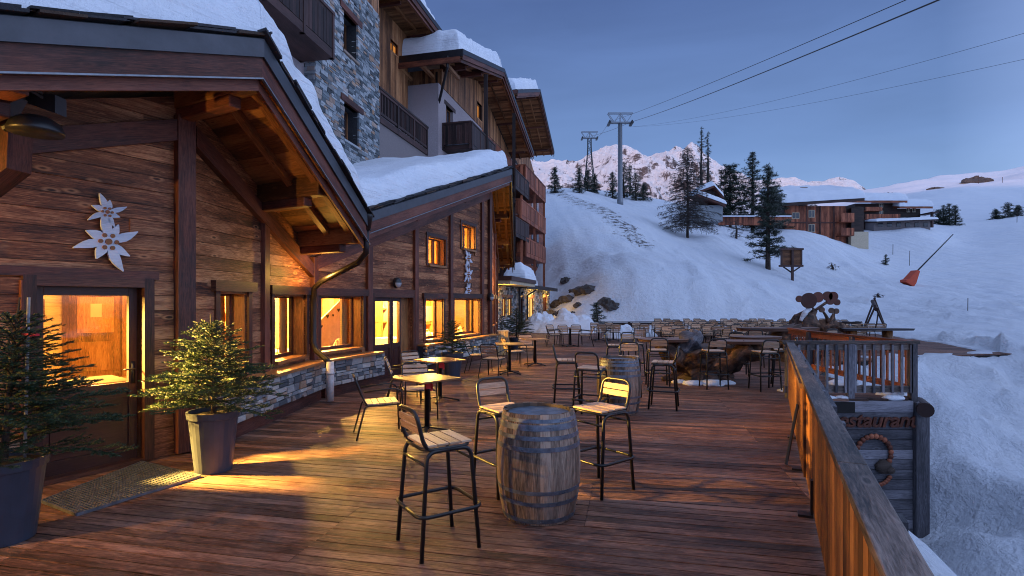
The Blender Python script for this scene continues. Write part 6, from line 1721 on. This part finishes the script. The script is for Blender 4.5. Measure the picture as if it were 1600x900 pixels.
for px, pb, Y, H, Rr, sd, lab in ((867, 298, 104, 5.0, 1.6, 50, 'small conifer on the ridge nearest the balconies'), (905, 301, 108, 5.2, 1.7, 51, 'small conifer on the ridge left of the lattice pylon foot'), (918, 298, 116, 4.6, 1.4, 52, 'small conifer hiding the foot of the lattice pylon'), (929, 298, 118, 4.2, 1.3, 53, 'short conifer just right of the lattice pylon foot'),
    (957, 312, 118, 5.8, 1.7, 54, 'dark conifer immediately left of the tubular pylon'), (975, 312, 122, 8.2, 1.9, 55, 'tallest conifer in the group just right of the tubular pylon'), (984, 310, 128, 7.4, 1.8, 56, 'second conifer right of the tubular pylon'), (994, 312, 120, 6.2, 2.0, 57, 'third conifer right of the tubular pylon'), (1006, 312, 122, 3.8, 1.9, 58, 'low bushy conifer at the right end of the pylon group')):
    conifer('conifer', px, pb, Y, H, Rr, sd, lab, GPT, 'conifer', n=46, tuft=.5, low=.04, shape=.75)
GR = 'dark conifers standing out on the open piste'
for px, pb, Y, H, Rr, sd, lab in ((1466, 355, 150, 4.2, 1.3, 60, 'leftmost small conifer of the four on the piste edge'), (1474, 354, 150, 5.4, 1.6, 61, 'second conifer of the four on the piste edge'), (1483, 354, 150, 6.0, 1.9, 62, 'third and broadest conifer of the four on the piste edge'), (1493, 353, 150, 5.6, 1.7, 63, 'rightmost conifer of the four on the piste edge'),
    (1556, 350, 165, 3.2, 1.9, 64, 'low conifer at the left of the clump by the right margin'), (1575, 348, 165, 4.6, 2.3, 65, 'middle conifer of the clump by the right margin'), (1590, 348, 165, 3.4, 2.0, 66, 'low conifer at the right of the clump by the right margin')):
    conifer('conifer', px, pb, Y, H, Rr, sd, lab, GR, 'conifer', n=46, tuft=.6, low=.02, shape=.6)
conifer('conifer', 932, 500, 35.5, 2.1, .75, 70, 'young spruce at the foot of the snow bank behind the far tables', None, 'conifer', n=40, tuft=.16, low=.08, gaps=.4)
conifer('conifer', 1384, 418, 78, 1.6, .7, 71, 'tiny spruce poking from the snow left of the orange cover', None, 'conifer', n=22, tuft=.22, low=.05)
conifer('conifer', 1256, 300, 118, 4.5, 2.4, 72, 'dark conifer top rising behind the long chalet roof', None, 'conifer', n=46, tuft=.5, low=.3, shape=.5, zoff=4)
# bare larch
def larch(px, pb, Y, H, seed, label, spread=.28, n=70):
    q = P(px, pb, Y); z = terr(q.x, q.y) - .15; rr = random.Random(seed); W_ = World('larch_tree', (q.x, q.y, z), label, 'larch tree'); base = Vector((q.x, q.y, z))
    t_ = MB(); t_.tube([base - Vector((0, 0, .4)), base + Vector((.1, 0, H * .4)), base + Vector((-.05, 0, H * .75)), base + Vector((0, 0, H))], [.20, .15, .07, .015], 8); W_.add(t_, 'trunk', M['bark'], smooth=True)
    m = MB()
    for i in range(n):
        u = (i + rr.random()) / n; zz = H * (.12 + .86 * u); L = H * spread * (1 - u) ** .75 * rr.uniform(.5, 1.15) + .3
        an = i * 2.399 + rr.uniform(-.4, .4); d = Vector((math.cos(an), math.sin(an), 0)); p0 = base + Vector((0, 0, zz)); pts = [p0]
        for k in range(1, 6): t = k / 5; pts.append(p0 + d * L * t + Vector((rr.uniform(-.05, .05) * L, rr.uniform(-.05, .05) * L, L * (.12 * t - .42 * t * t + .16 * t ** 3))))
        m.tube(pts, [.035 + L * .006, .03, .024, .018, .012, .008], 4, caps=False)
        for j in range(int(L / .22)):
            t = .12 + .86 * rr.random(); k = min(4, int(t * 5)); a = lerp(pts[k], pts[k + 1], t * 5 - k)
            sd = Vector((-d.y, d.x, 0)) * rr.choice((-1, 1)); l2 = L * .32 * (1.1 - t) * rr.uniform(.6, 1.2) + .15
            b = a + (sd * .8 + d * .7).normalized() * l2 + Vector((0, 0, l2 * rr.uniform(-.7, .05)))
            m.tube([a, b], [.022, .011], 3, caps=False)
            for g_ in range(3): c = lerp(a, b, rr.uniform(.3, 1)); e = c + Vector((rr.uniform(-1, 1), rr.uniform(-1, 1), rr.uniform(-1.4, .1))).normalized() * rr.uniform(.15, .45); m.tube([c, e], [.011, .006], 3, caps=False)
    W_.add(m, 'crown', M['twig'])
larch(1074, 376, 74, 12.8, 5, 'large leafless larch with drooping branches in the middle of the slope', .38, 230)
larch(1150, 372, 80, 3.2, 8, 'small bare shrub like larch below the broad pine', .5, 22)
larch(1300, 420, 68, 1.1, 9, 'few bare twigs poking from the snow below the long chalet', .9, 10)
larch(1372, 452, 50, .7, 10, 'few bare twigs poking from the snow left of the orange cover', 1.0, 8)

# ---------------------------------------------------------------- lift pylons and cables
q = P(969, 320, 110); gz = terr(q.x, q.y)
py = World('lift_pylon', (q.x, q.y, gz), 'nearer tubular grey lift pylon with a trussed cross head', 'pylon')
zt = CZ + (HY - 192) / F * 110
m = MB(); m.tube([(q.x, q.y, gz - .5), (q.x, q.y, gz + .9), (q.x, q.y, gz + 1), (q.x, q.y, zt)], [.62, .62, .5, .42], 18); py.add(m, 'mast', M['galv'], smooth=True)
def head(W_, q, zt, w, h, name='cross_head'):
    m = MB(); k = .09
    for dy in (-.35, .35):
        m.beam((q.x - w, q.y + dy, zt + h), (q.x + w, q.y + dy, zt + h), k * 1.6, k * 1.6); m.beam((q.x - w * .92, q.y + dy, zt), (q.x + w * .92, q.y + dy, zt), k * 2.4, k * 2.6)
        for a, b in ((-w, -w * .5), (-w * .5, 0), (0, w * .5), (w * .5, w)): 
            up_ = a in (-w, 0); m.beam((q.x + a, q.y + dy, zt + (h if up_ else 0)), (q.x + b, q.y + dy, zt + (0 if up_ else h)), k * 1.2, k * 1.2)
        m.beam((q.x, q.y + dy, zt), (q.x, q.y + dy, zt + h), k, k)
    W_.add(m, name, M['galv'])
    for s_ in (-1, 1):
        m = MB(); m.box(q.x + s_ * w * .9 - .25, q.x + s_ * w * .9 + .25, q.y - 1.2, q.y + 1.2, zt - .35, zt - .05)
        for j in range(4): yy = q.y - .9 + j * .6; m.tube([(q.x + s_ * w * .9 - .12, yy, zt + .12), (q.x + s_ * w * .9 + .12, yy, zt + .12)], .2, 10)
        W_.add(m, 'sheave_train', M['black'])
head(py, q, zt, 2.5, 1.9)
m = MB()
for i in range(30): m.box(q.x - .62, q.x - .42, q.y - .5, q.y - .46, gz + 1 + i * .5, gz + 1.04 + i * .5)
py.add(m, 'ladder', M['galv'])
q1, zt1 = q, zt
q = P(921, 292, 165); gz = terr(q.x, q.y); zt = CZ + (HY - 216) / F * 165
p2 = World('lift_pylon', (q.x, q.y, gz), 'farther steel lattice lift pylon on the skyline', 'pylon')
m = MB(); nseg = 8
for i in range(nseg):
    z0, z1 = gz - .5 + (zt - gz + .5) * i / nseg, gz - .5 + (zt - gz + .5) * (i + 1) / nseg; w0, w1 = 1.75 - 1.25 * min(1, (i / nseg) * 1.25), 1.75 - 1.25 * min(1, ((i + 1) / nseg) * 1.25)
    for sx, sy in ((-1, -1), (1, -1), (1, 1), (-1, 1)): m.beam((q.x + sx * w0, q.y + sy * w0, z0), (q.x + sx * w1, q.y + sy * w1, z1), .2, .2)
    for s_ in (-1, 1):
        m.beam((q.x - w0, q.y + s_ * w0, z0), (q.x + w1, q.y + s_ * w1, z1), .1, .1); m.beam((q.x + w0, q.y + s_ * w0, z0), (q.x - w1, q.y + s_ * w1, z1), .1, .1)
        m.beam((q.x + s_ * w0, q.y - w0, z0), (q.x + s_ * w1, q.y + w1, z1), .1, .1)
p2.add(m, 'lattice_mast', M['black'])
head(p2, q, zt, 2.5, 1.9)
def cable(A_, B_, r, sag, label, over=1.25, n=40):
    A_, B_ = Vector(A_), Vector(B_); m = MB(); pts = []
    for i in range(n + 1): t = i / n * over; pts.append(lerp(A_, B_, t) - Vector((0, 0, sag * 4 * t / over * (1 - t / over))))
    m.tube([p - A_ for p in pts], r, 6); o_ = m.build('lift_cable', M['black'], None, True); o_.location = A_; tag(o_, label, 'cable', 'cables strung from the lift pylons'); return o_
wz = zt1 + .2
cable((q1.x + 2.25, q1.y, wz), P(1437, 0, 22), .034, .5, 'thickest dark lift cable rising to the top edge of the photo')
cable((q1.x - 2.25, q1.y, wz), P(1392, 0, 27), .022, .5, 'thinner lift cable just above the thickest one')
cable((q1.x + 2.3, q1.y, wz - 1), P(1600, 28, 34), .012, 1.5, 'faint upper cable running to the right edge of the photo')
cable((q1.x + 2.0, q1.y, wz - 1), P(1600, 70, 36), .011, 1.5, 'faint lower cable running to the right edge of the photo')
cable((q.x + 2.2, q.y, zt + .2), (q1.x - 2.25, q1.y, wz), .035, .5, 'short cable span between the two lift pylons, left strand', 1.0)
cable((q.x - 2.2, q.y, zt + .2), (q1.x + 2.25, q1.y, wz), .035, .5, 'short cable span between the two lift pylons, right strand', 1.0)

# ---------------------------------------------------------------- chalets on the slope
def z_of(py_, Y): return CZ - (py_ - HY) / F * Y
def x_of(px, Y): return (px - HX) / F * Y
def chwin(W_, x0, x1, y, z0, z1, mt='darkglass'):
    m = MB(); m.box(x0 - .1, x1 + .1, y - .07, y + .02, z0 - .1, z1 + .1); w = W_.add(m, 'window', M['flower' if mt == 'sky' else 'cream'])
    m = MB(); m.box(x0, x1, y - .1, y - .071, z0, z1); W_.add(m, 'pane', M['darkglass'], w)
    m = MB(); m.box((x0 + x1) / 2 - .04, (x0 + x1) / 2 + .04, y - .12, y - .101, z0, z1); W_.add(m, 'glazing_bar', M['cream'], w)
Y = 98
lc = World('long_chalet', (x_of(1290, Y), Y, z_of(372, Y)), 'long red brown chalet with deep snow roof, chimney and two small balconies', 'chalet')
X = lambda px: x_of(px, Y); Z = lambda p: z_of(p, Y)
m = MB(); vboards(m, Frame(X(1226), Y, 90), 0, X(1322) - X(1226), -.0, Z(392), Z(322), .35, .05); lc.add(m, 'wall', M['redwood'])
m = MB(); m.box(X(1226), X(1350), Y + .05, Y + 10, Z(395), Z(323), .4); lc.add(m, 'core_wall', M['darkwood'])
m = MB(); m.box(X(1326), X(1344), Y - .8, Y + 5, Z(363), Z(326)); lc.add(m, 'dark_bay', M['darkwood'])
m = MB(); m.box(X(1325), X(1352), Y - .9, Y + 5, Z(390), Z(363)); lc.add(m, 'plaster_base', M['cream'])
m = MB(); slab(m, (X(1216), Y - 1.6, Z(320)), (X(1342), Y - 1.6, Z(312)), (X(1338), Y + 9, Z(300) + 1.6), (X(1222), Y + 9, Z(303) + 1.6), .5); rf = lc.add(m, 'roof', M['darkwood'])
lc.add(snow_slab((X(1214), Y - 1.7, Z(320)), (X(1344), Y - 1.7, Z(312)), (X(1338), Y + 9, Z(300) + 1.6), (X(1222), Y + 9, Z(303) + 1.6), 1.6, 30, 16, .9, 41, .1), 'snow', M['snow'], rf, True)
m = MB(); m.box(X(1274), X(1284), Y + 5, Y + 6.2, Z(312), Z(300) + 1.6); m.box(X(1273), X(1285), Y + 4.9, Y + 6.3, Z(300) + 1.6, Z(300) + 1.9); lc.add(m, 'chimney', M['stone'], rf)
for a, b, c, d in ((1238, 1248, 341, 333), (1264, 1272, 339, 329), (1264, 1272, 362, 351)): chwin(lc, X(a), X(b), Y, Z(c), Z(d))
for a, b in ((344, 335), (365, 358)):
    m = MB(); m.box(X(1306), X(1326), Y - 1.6, Y, Z(a + 5), Z(a + 4)); vboards(m, Frame(X(1306), Y - 1.6, 90), 0, X(1326) - X(1306), 0, Z(a + 4), Z(b), .3, .04); lc.add(m, 'balcony', M['redwood'])
for p_ in (1260, 1281, 1302): m = MB(); m.box(X(p_) - .12, X(p_) + .12, Y - .15, Y, Z(390), Z(322)); lc.add(m, 'beam', M['beam'])
m = MB(); m.box(X(1226), X(1326), Y - .12, Y - .01, Z(349), Z(347)); lc.add(m, 'floor_band', M['beam'])
Y = 112
s2 = World('snowy_roof_chalet', (X(1235), Y, z_of(330, Y)), 'chalet behind the long one showing only its peaked snow roof', 'chalet')
m = MB(); m.box(X(1214), X(1262), Y, Y + 6, Z(340), Z(306)); s2.add(m, 'wall', M['redwood'])
m = MB(); slab(m, (X(1208), Y - 1, Z(306)), (X(1262), Y - 1, Z(306)), (X(1256), Y + 6, Z(292)), (X(1222), Y + 6, Z(292)), .4); rf = s2.add(m, 'roof', M['darkwood']); s2.add(snow_slab((X(1207), Y - 1, Z(306)), (X(1263), Y - 1, Z(306)), (X(1256), Y + 6, Z(292)), (X(1222), Y + 6, Z(292)), 1.0, 20, 12, .9, 43, .1), 'snow', M['snow'], rf, True)
Y = 125
rc = World('dark_chalet', (X(1395), Y, z_of(358, Y)), 'dark brown chalet with red balcony bands and a low snow covered annexe', 'chalet')
for a, b, zt_, rb in ((1336, 1402, 318, 312), (1402, 1438, 326, 320)):
    m = MB(); m.box(X(a), X(b), Y, Y + 9, Z(372), Z(zt_)); rc.add(m, 'wall', M['darkwood'])
for a, b, f_, bk_ in ((1330, 1408, 316, 309), (1396, 1447, 325, 318)):
    m = MB(); slab(m, (X(a), Y - 2, Z(f_)), (X(b), Y - 2, Z(f_)), (X(b - 4), Y + 8, Z(bk_) + 1), (X(a), Y + 8, Z(bk_) + 1), .45); rf = rc.add(m, 'roof', M['redwood'])
    rc.add(snow_slab((X(a) - .2, Y - 2.1, Z(f_)), (X(b) + .2, Y - 2.1, Z(f_)), (X(b - 4), Y + 8, Z(bk_) + 1), (X(a), Y + 8, Z(bk_) + 1), 1.6, 24, 14, 1.0, 45, .1), 'snow', M['snow'], rf, True)
for a, b, c, d in ((1346, 1372, 331, 325), (1346, 1400, 344, 336)):
    m = MB(); vboards(m, Frame(X(a), Y - 1.4, 90), 0, X(b) - X(a), 0, Z(c), Z(d), .35, .05); m.box(X(a), X(b), Y - 1.35, Y, Z(c), Z(c) + .15); rc.add(m, 'balcony', M['redwood'])
m = MB(); m.box(X(1352), X(1438), Y - 3.0, Y, Z(372), Z(348)); rc.add(m, 'annexe_wall', M['plasterdark'])
m = MB(); slab(m, (X(1350), Y - 4.4, Z(350.5)), (X(1442), Y - 4.4, Z(347)), (X(1442), Y, Z(343)), (X(1350), Y, Z(346)), .3); rf = rc.add(m, 'annexe_roof', M['darkwood'])
rc.add(snow_slab((X(1349), Y - 4.5, Z(350.5)), (X(1443), Y - 4.5, Z(347)), (X(1442), Y, Z(343)), (X(1350), Y, Z(346)), .55, 24, 8, .5, 47, .05), 'snow', M['snow'], rf, True)
for a, b, c, d in ((1374, 1379, 324, 319), (1374, 1379, 336, 330), (1417, 1421, 331, 325), (1426, 1430, 331, 325)): chwin(rc, X(a), X(b), Y, Z(c), Z(d))
for a in (1358, 1372, 1386, 1400, 1414, 1427): m = MB(); m.box(X(a), X(a + 7), Y - 3.1, Y - 3.0, Z(357), Z(351)); rc.add(m, 'shopfront', M['darkglass'])
m = MB(); m.box(X(1440), X(1443), Y - 3, Y - 2.6, Z(358), Z(336)); m.box(X(1436), X(1446), Y - 4, Y, Z(337), Z(335)); rc.add(m, 'porch', M['darkwood'])
Y = 88
sc2 = World('stone_chalet', (X(1105), Y, z_of(345, Y)), 'small stone and timber chalet with two snowy gable roofs half behind the larch', 'chalet')
m = MB(); m.box(X(1092), X(1121), Y, Y + 5, Z(348), Z(308)); sc2.add(m, 'wall', M['plasterdark'])
c = lambda a, b, y=Y: (X(a), y, Z(b))
m = MB(); m.poly([c(1092, 308, Y - .02), c(1121, 308, Y - .02), c(1112, 294, Y - .02)]); m.box(X(1092), X(1121), Y - .08, Y, Z(325), Z(308)); sc2.add(m, 'gable', M['darkwood'])
m = MB(); slab(m, c(1112, 292, Y - 1.2), c(1126, 310, Y - 1.2), c(1126, 310, Y + 6), c(1112, 292, Y + 6), .3); slab(m, c(1088, 301, Y - 1.2), c(1112, 292, Y - 1.2), c(1112, 292, Y + 6), c(1088, 301, Y + 6), .3); rf = sc2.add(m, 'roof', M['beam'])
sc2.add(snow_slab(c(1087, 301, Y - 1.3), c(1112, 292, Y - 1.3), c(1112, 292, Y + 6), c(1087, 301, Y + 6), .8, 16, 10, .5, 51, .05), 'snow', M['snow'], rf, True); sc2.add(snow_slab(c(1111, 292, Y - 1.3), c(1127, 310, Y - 1.3), c(1127, 310, Y + 6), c(1111, 292, Y + 6), .6, 16, 10, .5, 52, .05), 'snow', M['snow'], rf, True)
m = MB(); m.box(X(1080), X(1118), Y - 3, Y, Z(350), Z(326)); sc2.add(m, 'annexe_wall', M['stone'])
m = MB(); slab(m, c(1078, 310, Y - 3.8), c(1120, 326, Y - 3.8), c(1120, 324, Y), c(1078, 308, Y), .3); rf = sc2.add(m, 'annexe_roof', M['beam']); sc2.add(snow_slab(c(1077, 310, Y - 3.9), c(1121, 326, Y - 3.9), c(1121, 324, Y), c(1077, 308, Y), .7, 16, 8, .5, 53, .05), 'snow', M['snow'], rf, True)
Y = 90
rb = World('red_shed', (X(1138), Y, z_of(344, Y)), 'low red boarded shed glimpsed between the pine trunks', 'shed')
m = MB(); vboards(m, Frame(X(1122), Y, 90), 0, X(1232) - X(1122), 0, Z(352), Z(338), .35, .05); rb.add(m, 'wall', M['redwood']); m = MB(); slab(m, (X(1120), Y - .6, Z(337.5)), (X(1234), Y - .6, Z(337.5)), (X(1234), Y + 3, Z(334)), (X(1120), Y + 3, Z(334)), .2); rb.add(m, 'roof', M['snow'])

# ---------------------------------------------------------------- things on the piste
q = P(1237, 432, 58); gz = terr(q.x, q.y); k = 58 / F
ib = World('notice_board', (q.x, q.y, gz), 'empty brown wooden notice board with small shelf roof on one post in the snow', 'notice board')
zc = lambda p: z_of(p, 58)
m = MB(); m.box(x_of(1221, 58), x_of(1252, 58), q.y - .04, q.y + .04, zc(414), zc(391)); ib.add(m, 'panel', M['larch'])
m = MB(); m.box(x_of(1219, 58), x_of(1254, 58), q.y - .25, q.y + .25, zc(391), zc(388)); m.box(x_of(1218, 58), x_of(1254, 58), q.y - .2, q.y + .2, zc(417), zc(414)); m.box(x_of(1220, 58), x_of(1222, 58), q.y - .1, q.y + .1, zc(414), zc(391)); m.box(x_of(1251, 58), x_of(1253, 58), q.y - .1, q.y + .1, zc(414), zc(391)); ib.add(m, 'frame', M['darkwood'])
m = MB(); m.box(q.x - .12, q.x + .12, q.y - .22, q.y + -.05, gz - .3, zc(391)); m.beam((x_of(1224, 58), q.y, zc(417)), (q.x, q.y, zc(426)), .12, .12); m.beam((x_of(1250, 58), q.y, zc(417)), (q.x, q.y, zc(426)), .12, .12); ib.add(m, 'post', M['darkwood'])
q = P(1428, 442, 60); gz = terr(q.x, q.y); dz = gz - z_of(442, 60)
oc2 = World('snow_gun', (q.x, q.y, gz), 'orange padded hydrant cover with a long slanting snow lance', 'snow lance')
pp = lambda a, b: P(1427 + (a - 1427) * (.82 if b > 408 else 1), 442 + (b - 442) * (.84 if b > 408 else 1), 60) + Vector((0, 0, dz))
m = MB(); out_ = [pp(1414, 434), pp(1428, 443), pp(1433, 436), pp(1440, 414), pp(1435, 412), pp(1420, 428), pp(1414, 430)]
bk = Vector((0, 1.0, 0)); m.poly(out_[::-1]); m.poly([p + bk for p in out_])
for i in range(len(out_)): a, b = out_[i], out_[(i + 1) % len(out_)]; m.poly([a, b, b + bk, a + bk])
oc2.add(m, 'cover', M['orange'], bevel=.05)
m = MB(); m.tube([pp(1434, 420) + bk * .5, pp(1495, 360) + bk * .5], [.09, .05], 8); oc2.add(m, 'lance', M['black'])
m = MB(); m.tube([pp(1425, 440) + bk * .5 - Vector((0, 0, .6)), pp(1430, 425) + bk * .5], .12, 8); oc2.add(m, 'stand', M['black'])
for px, pb, Y, h, lab in ((1512, 495, 37, .9, 'thin marker pole standing on the near piste'), (1421, 412, 80, 2.2, 'thin marker pole behind the orange cover'), (1395, 400, 95, 1.8, 'thin marker pole below the dark chalet'), (1589, 345, 150, 3.5, 'thin slanted pole by the conifers at the right margin'), (1529, 292, 420, 7, 'distant thin pole on the far ridge'), (1566, 286, 420, 7, 'second distant thin pole on the far ridge')):
    q = P(px, pb, Y); g_ = terr(q.x, q.y); m = MB(); m.tube([(0, 0, -.3), (.02 * h, 0, h)], max(.02, Y * .0004), 6); o_ = m.build('marker_pole', M['darkwood']); o_.location = (q.x, q.y, g_); tag(o_, lab, 'pole')
# rocks at the foot of the bank and on the far ridge
rk = random.Random(5)
spots = [(862, 466, 41), (872, 462, 42.5), (884, 466, 42), (896, 464, 43), (908, 468, 42), (921, 468, 41), (848, 470, 41), (880, 478, 39), (895, 484, 38.5), (868, 490, 38), (948, 484, 38.5), (957, 488, 38), (885, 442, 47), (866, 452, 44), (903, 476, 39.5)]
pl = ['at the left', 'in the middle', 'at the right']
for i, (px, pb, Y) in enumerate(spots):
    q = P(px, pb, Y); r_ = rk.uniform(.3, .6); g_ = terr(q.x, q.y); m = MB(); m.ball((0, 0, 0), r_, 16, (1.25, .9, .7), jit=.55, seed=i * 3.1)
    o_ = m.build('boulder', M['rock'], None, False); o_.location = (q.x, q.y, g_ - r_ * .05); o_.rotation_euler = (0, 0, rk.random() * 6)
    tag(o_, 'dark boulder half buried at the foot of the snow bank beyond the stone building', 'boulder', 'boulders at the foot of the snow bank')
for px, pb, Y, r_, lab in ((1528, 279, 560, 9, 'dark rock outcrop on the far snowy crest near the right'), (1462, 300, 400, 4, 'dark scree patch on the far slope, left one'), (1386, 298, 520, 5, 'dark rock on the crest above the dark chalet')):
    q = P(px, pb, Y); g_ = terr(q.x, q.y); m = MB(); m.ball((0, 0, 0), r_, 18, (1.6, 1, .5), jit=.6, seed=px); o_ = m.build('rock_outcrop', M['rock']); o_.location = (q.x, q.y, g_); tag(o_, lab, 'rock')
# snow heaps on the deck's far edge
def heap(x, y, a, b, h, seed, label, cat='snow heap'):
    m = MB(); n_ = 26; rows_ = []
    for i in range(13):
        r_ = i / 12; ring = []
        for k in range(n_):
            t = 2 * math.pi * k / n_; ir = 1 + .22 * noise.noise(Vector((math.cos(t) * 1.3, math.sin(t) * 1.3, seed)))
            v = Vector((math.cos(t) * r_ * a * ir, math.sin(t) * r_ * b * ir, 0)); z = h * max(0, 1 - r_ ** 2.4) * (1 + .5 * noise.fractal(v * 1.4 + Vector((seed, 0, 0)), .9, 2.1, 4)); ring.append((v.x, v.y, z - .03))
        rows_.append(ring)
    for A_1, B_1 in zip(rows_, rows_[1:]):
        for k in range(n_): k2 = (k + 1) % n_; m.poly([A_1[k], B_1[k], B_1[k2], A_1[k2]])
    o_ = m.build('snow_heap', M['snow'], None, True); o_.location = (x, y, .0); tag(o_, label, cat); return o_
heap(3.3, 30.6, 1.9, .8, 1.15, 1, 'snow heap lit yellow behind the left far table')
heap(5.3, 26.3, .95, .7, .62, 2, 'low white snow mound among the far chairs left of the crowded rows')
heap(1.7, 32.6, 1.5, 2.2, .9, 3, 'steep blue snow heap against the far end of the stone ground floor')
heap(6.6, 27.4, .7, .5, .45, 4, 'small white snow mound right of the larger one among the far chairs')
heap(10, 32.4, 3.6, .8, .55, 5, 'long low snow ridge behind the crowded rows of chairs')
heap(16, 34.0, 3.5, .8, .6, 6, 'snow ridge at the right end of the crowded rows')
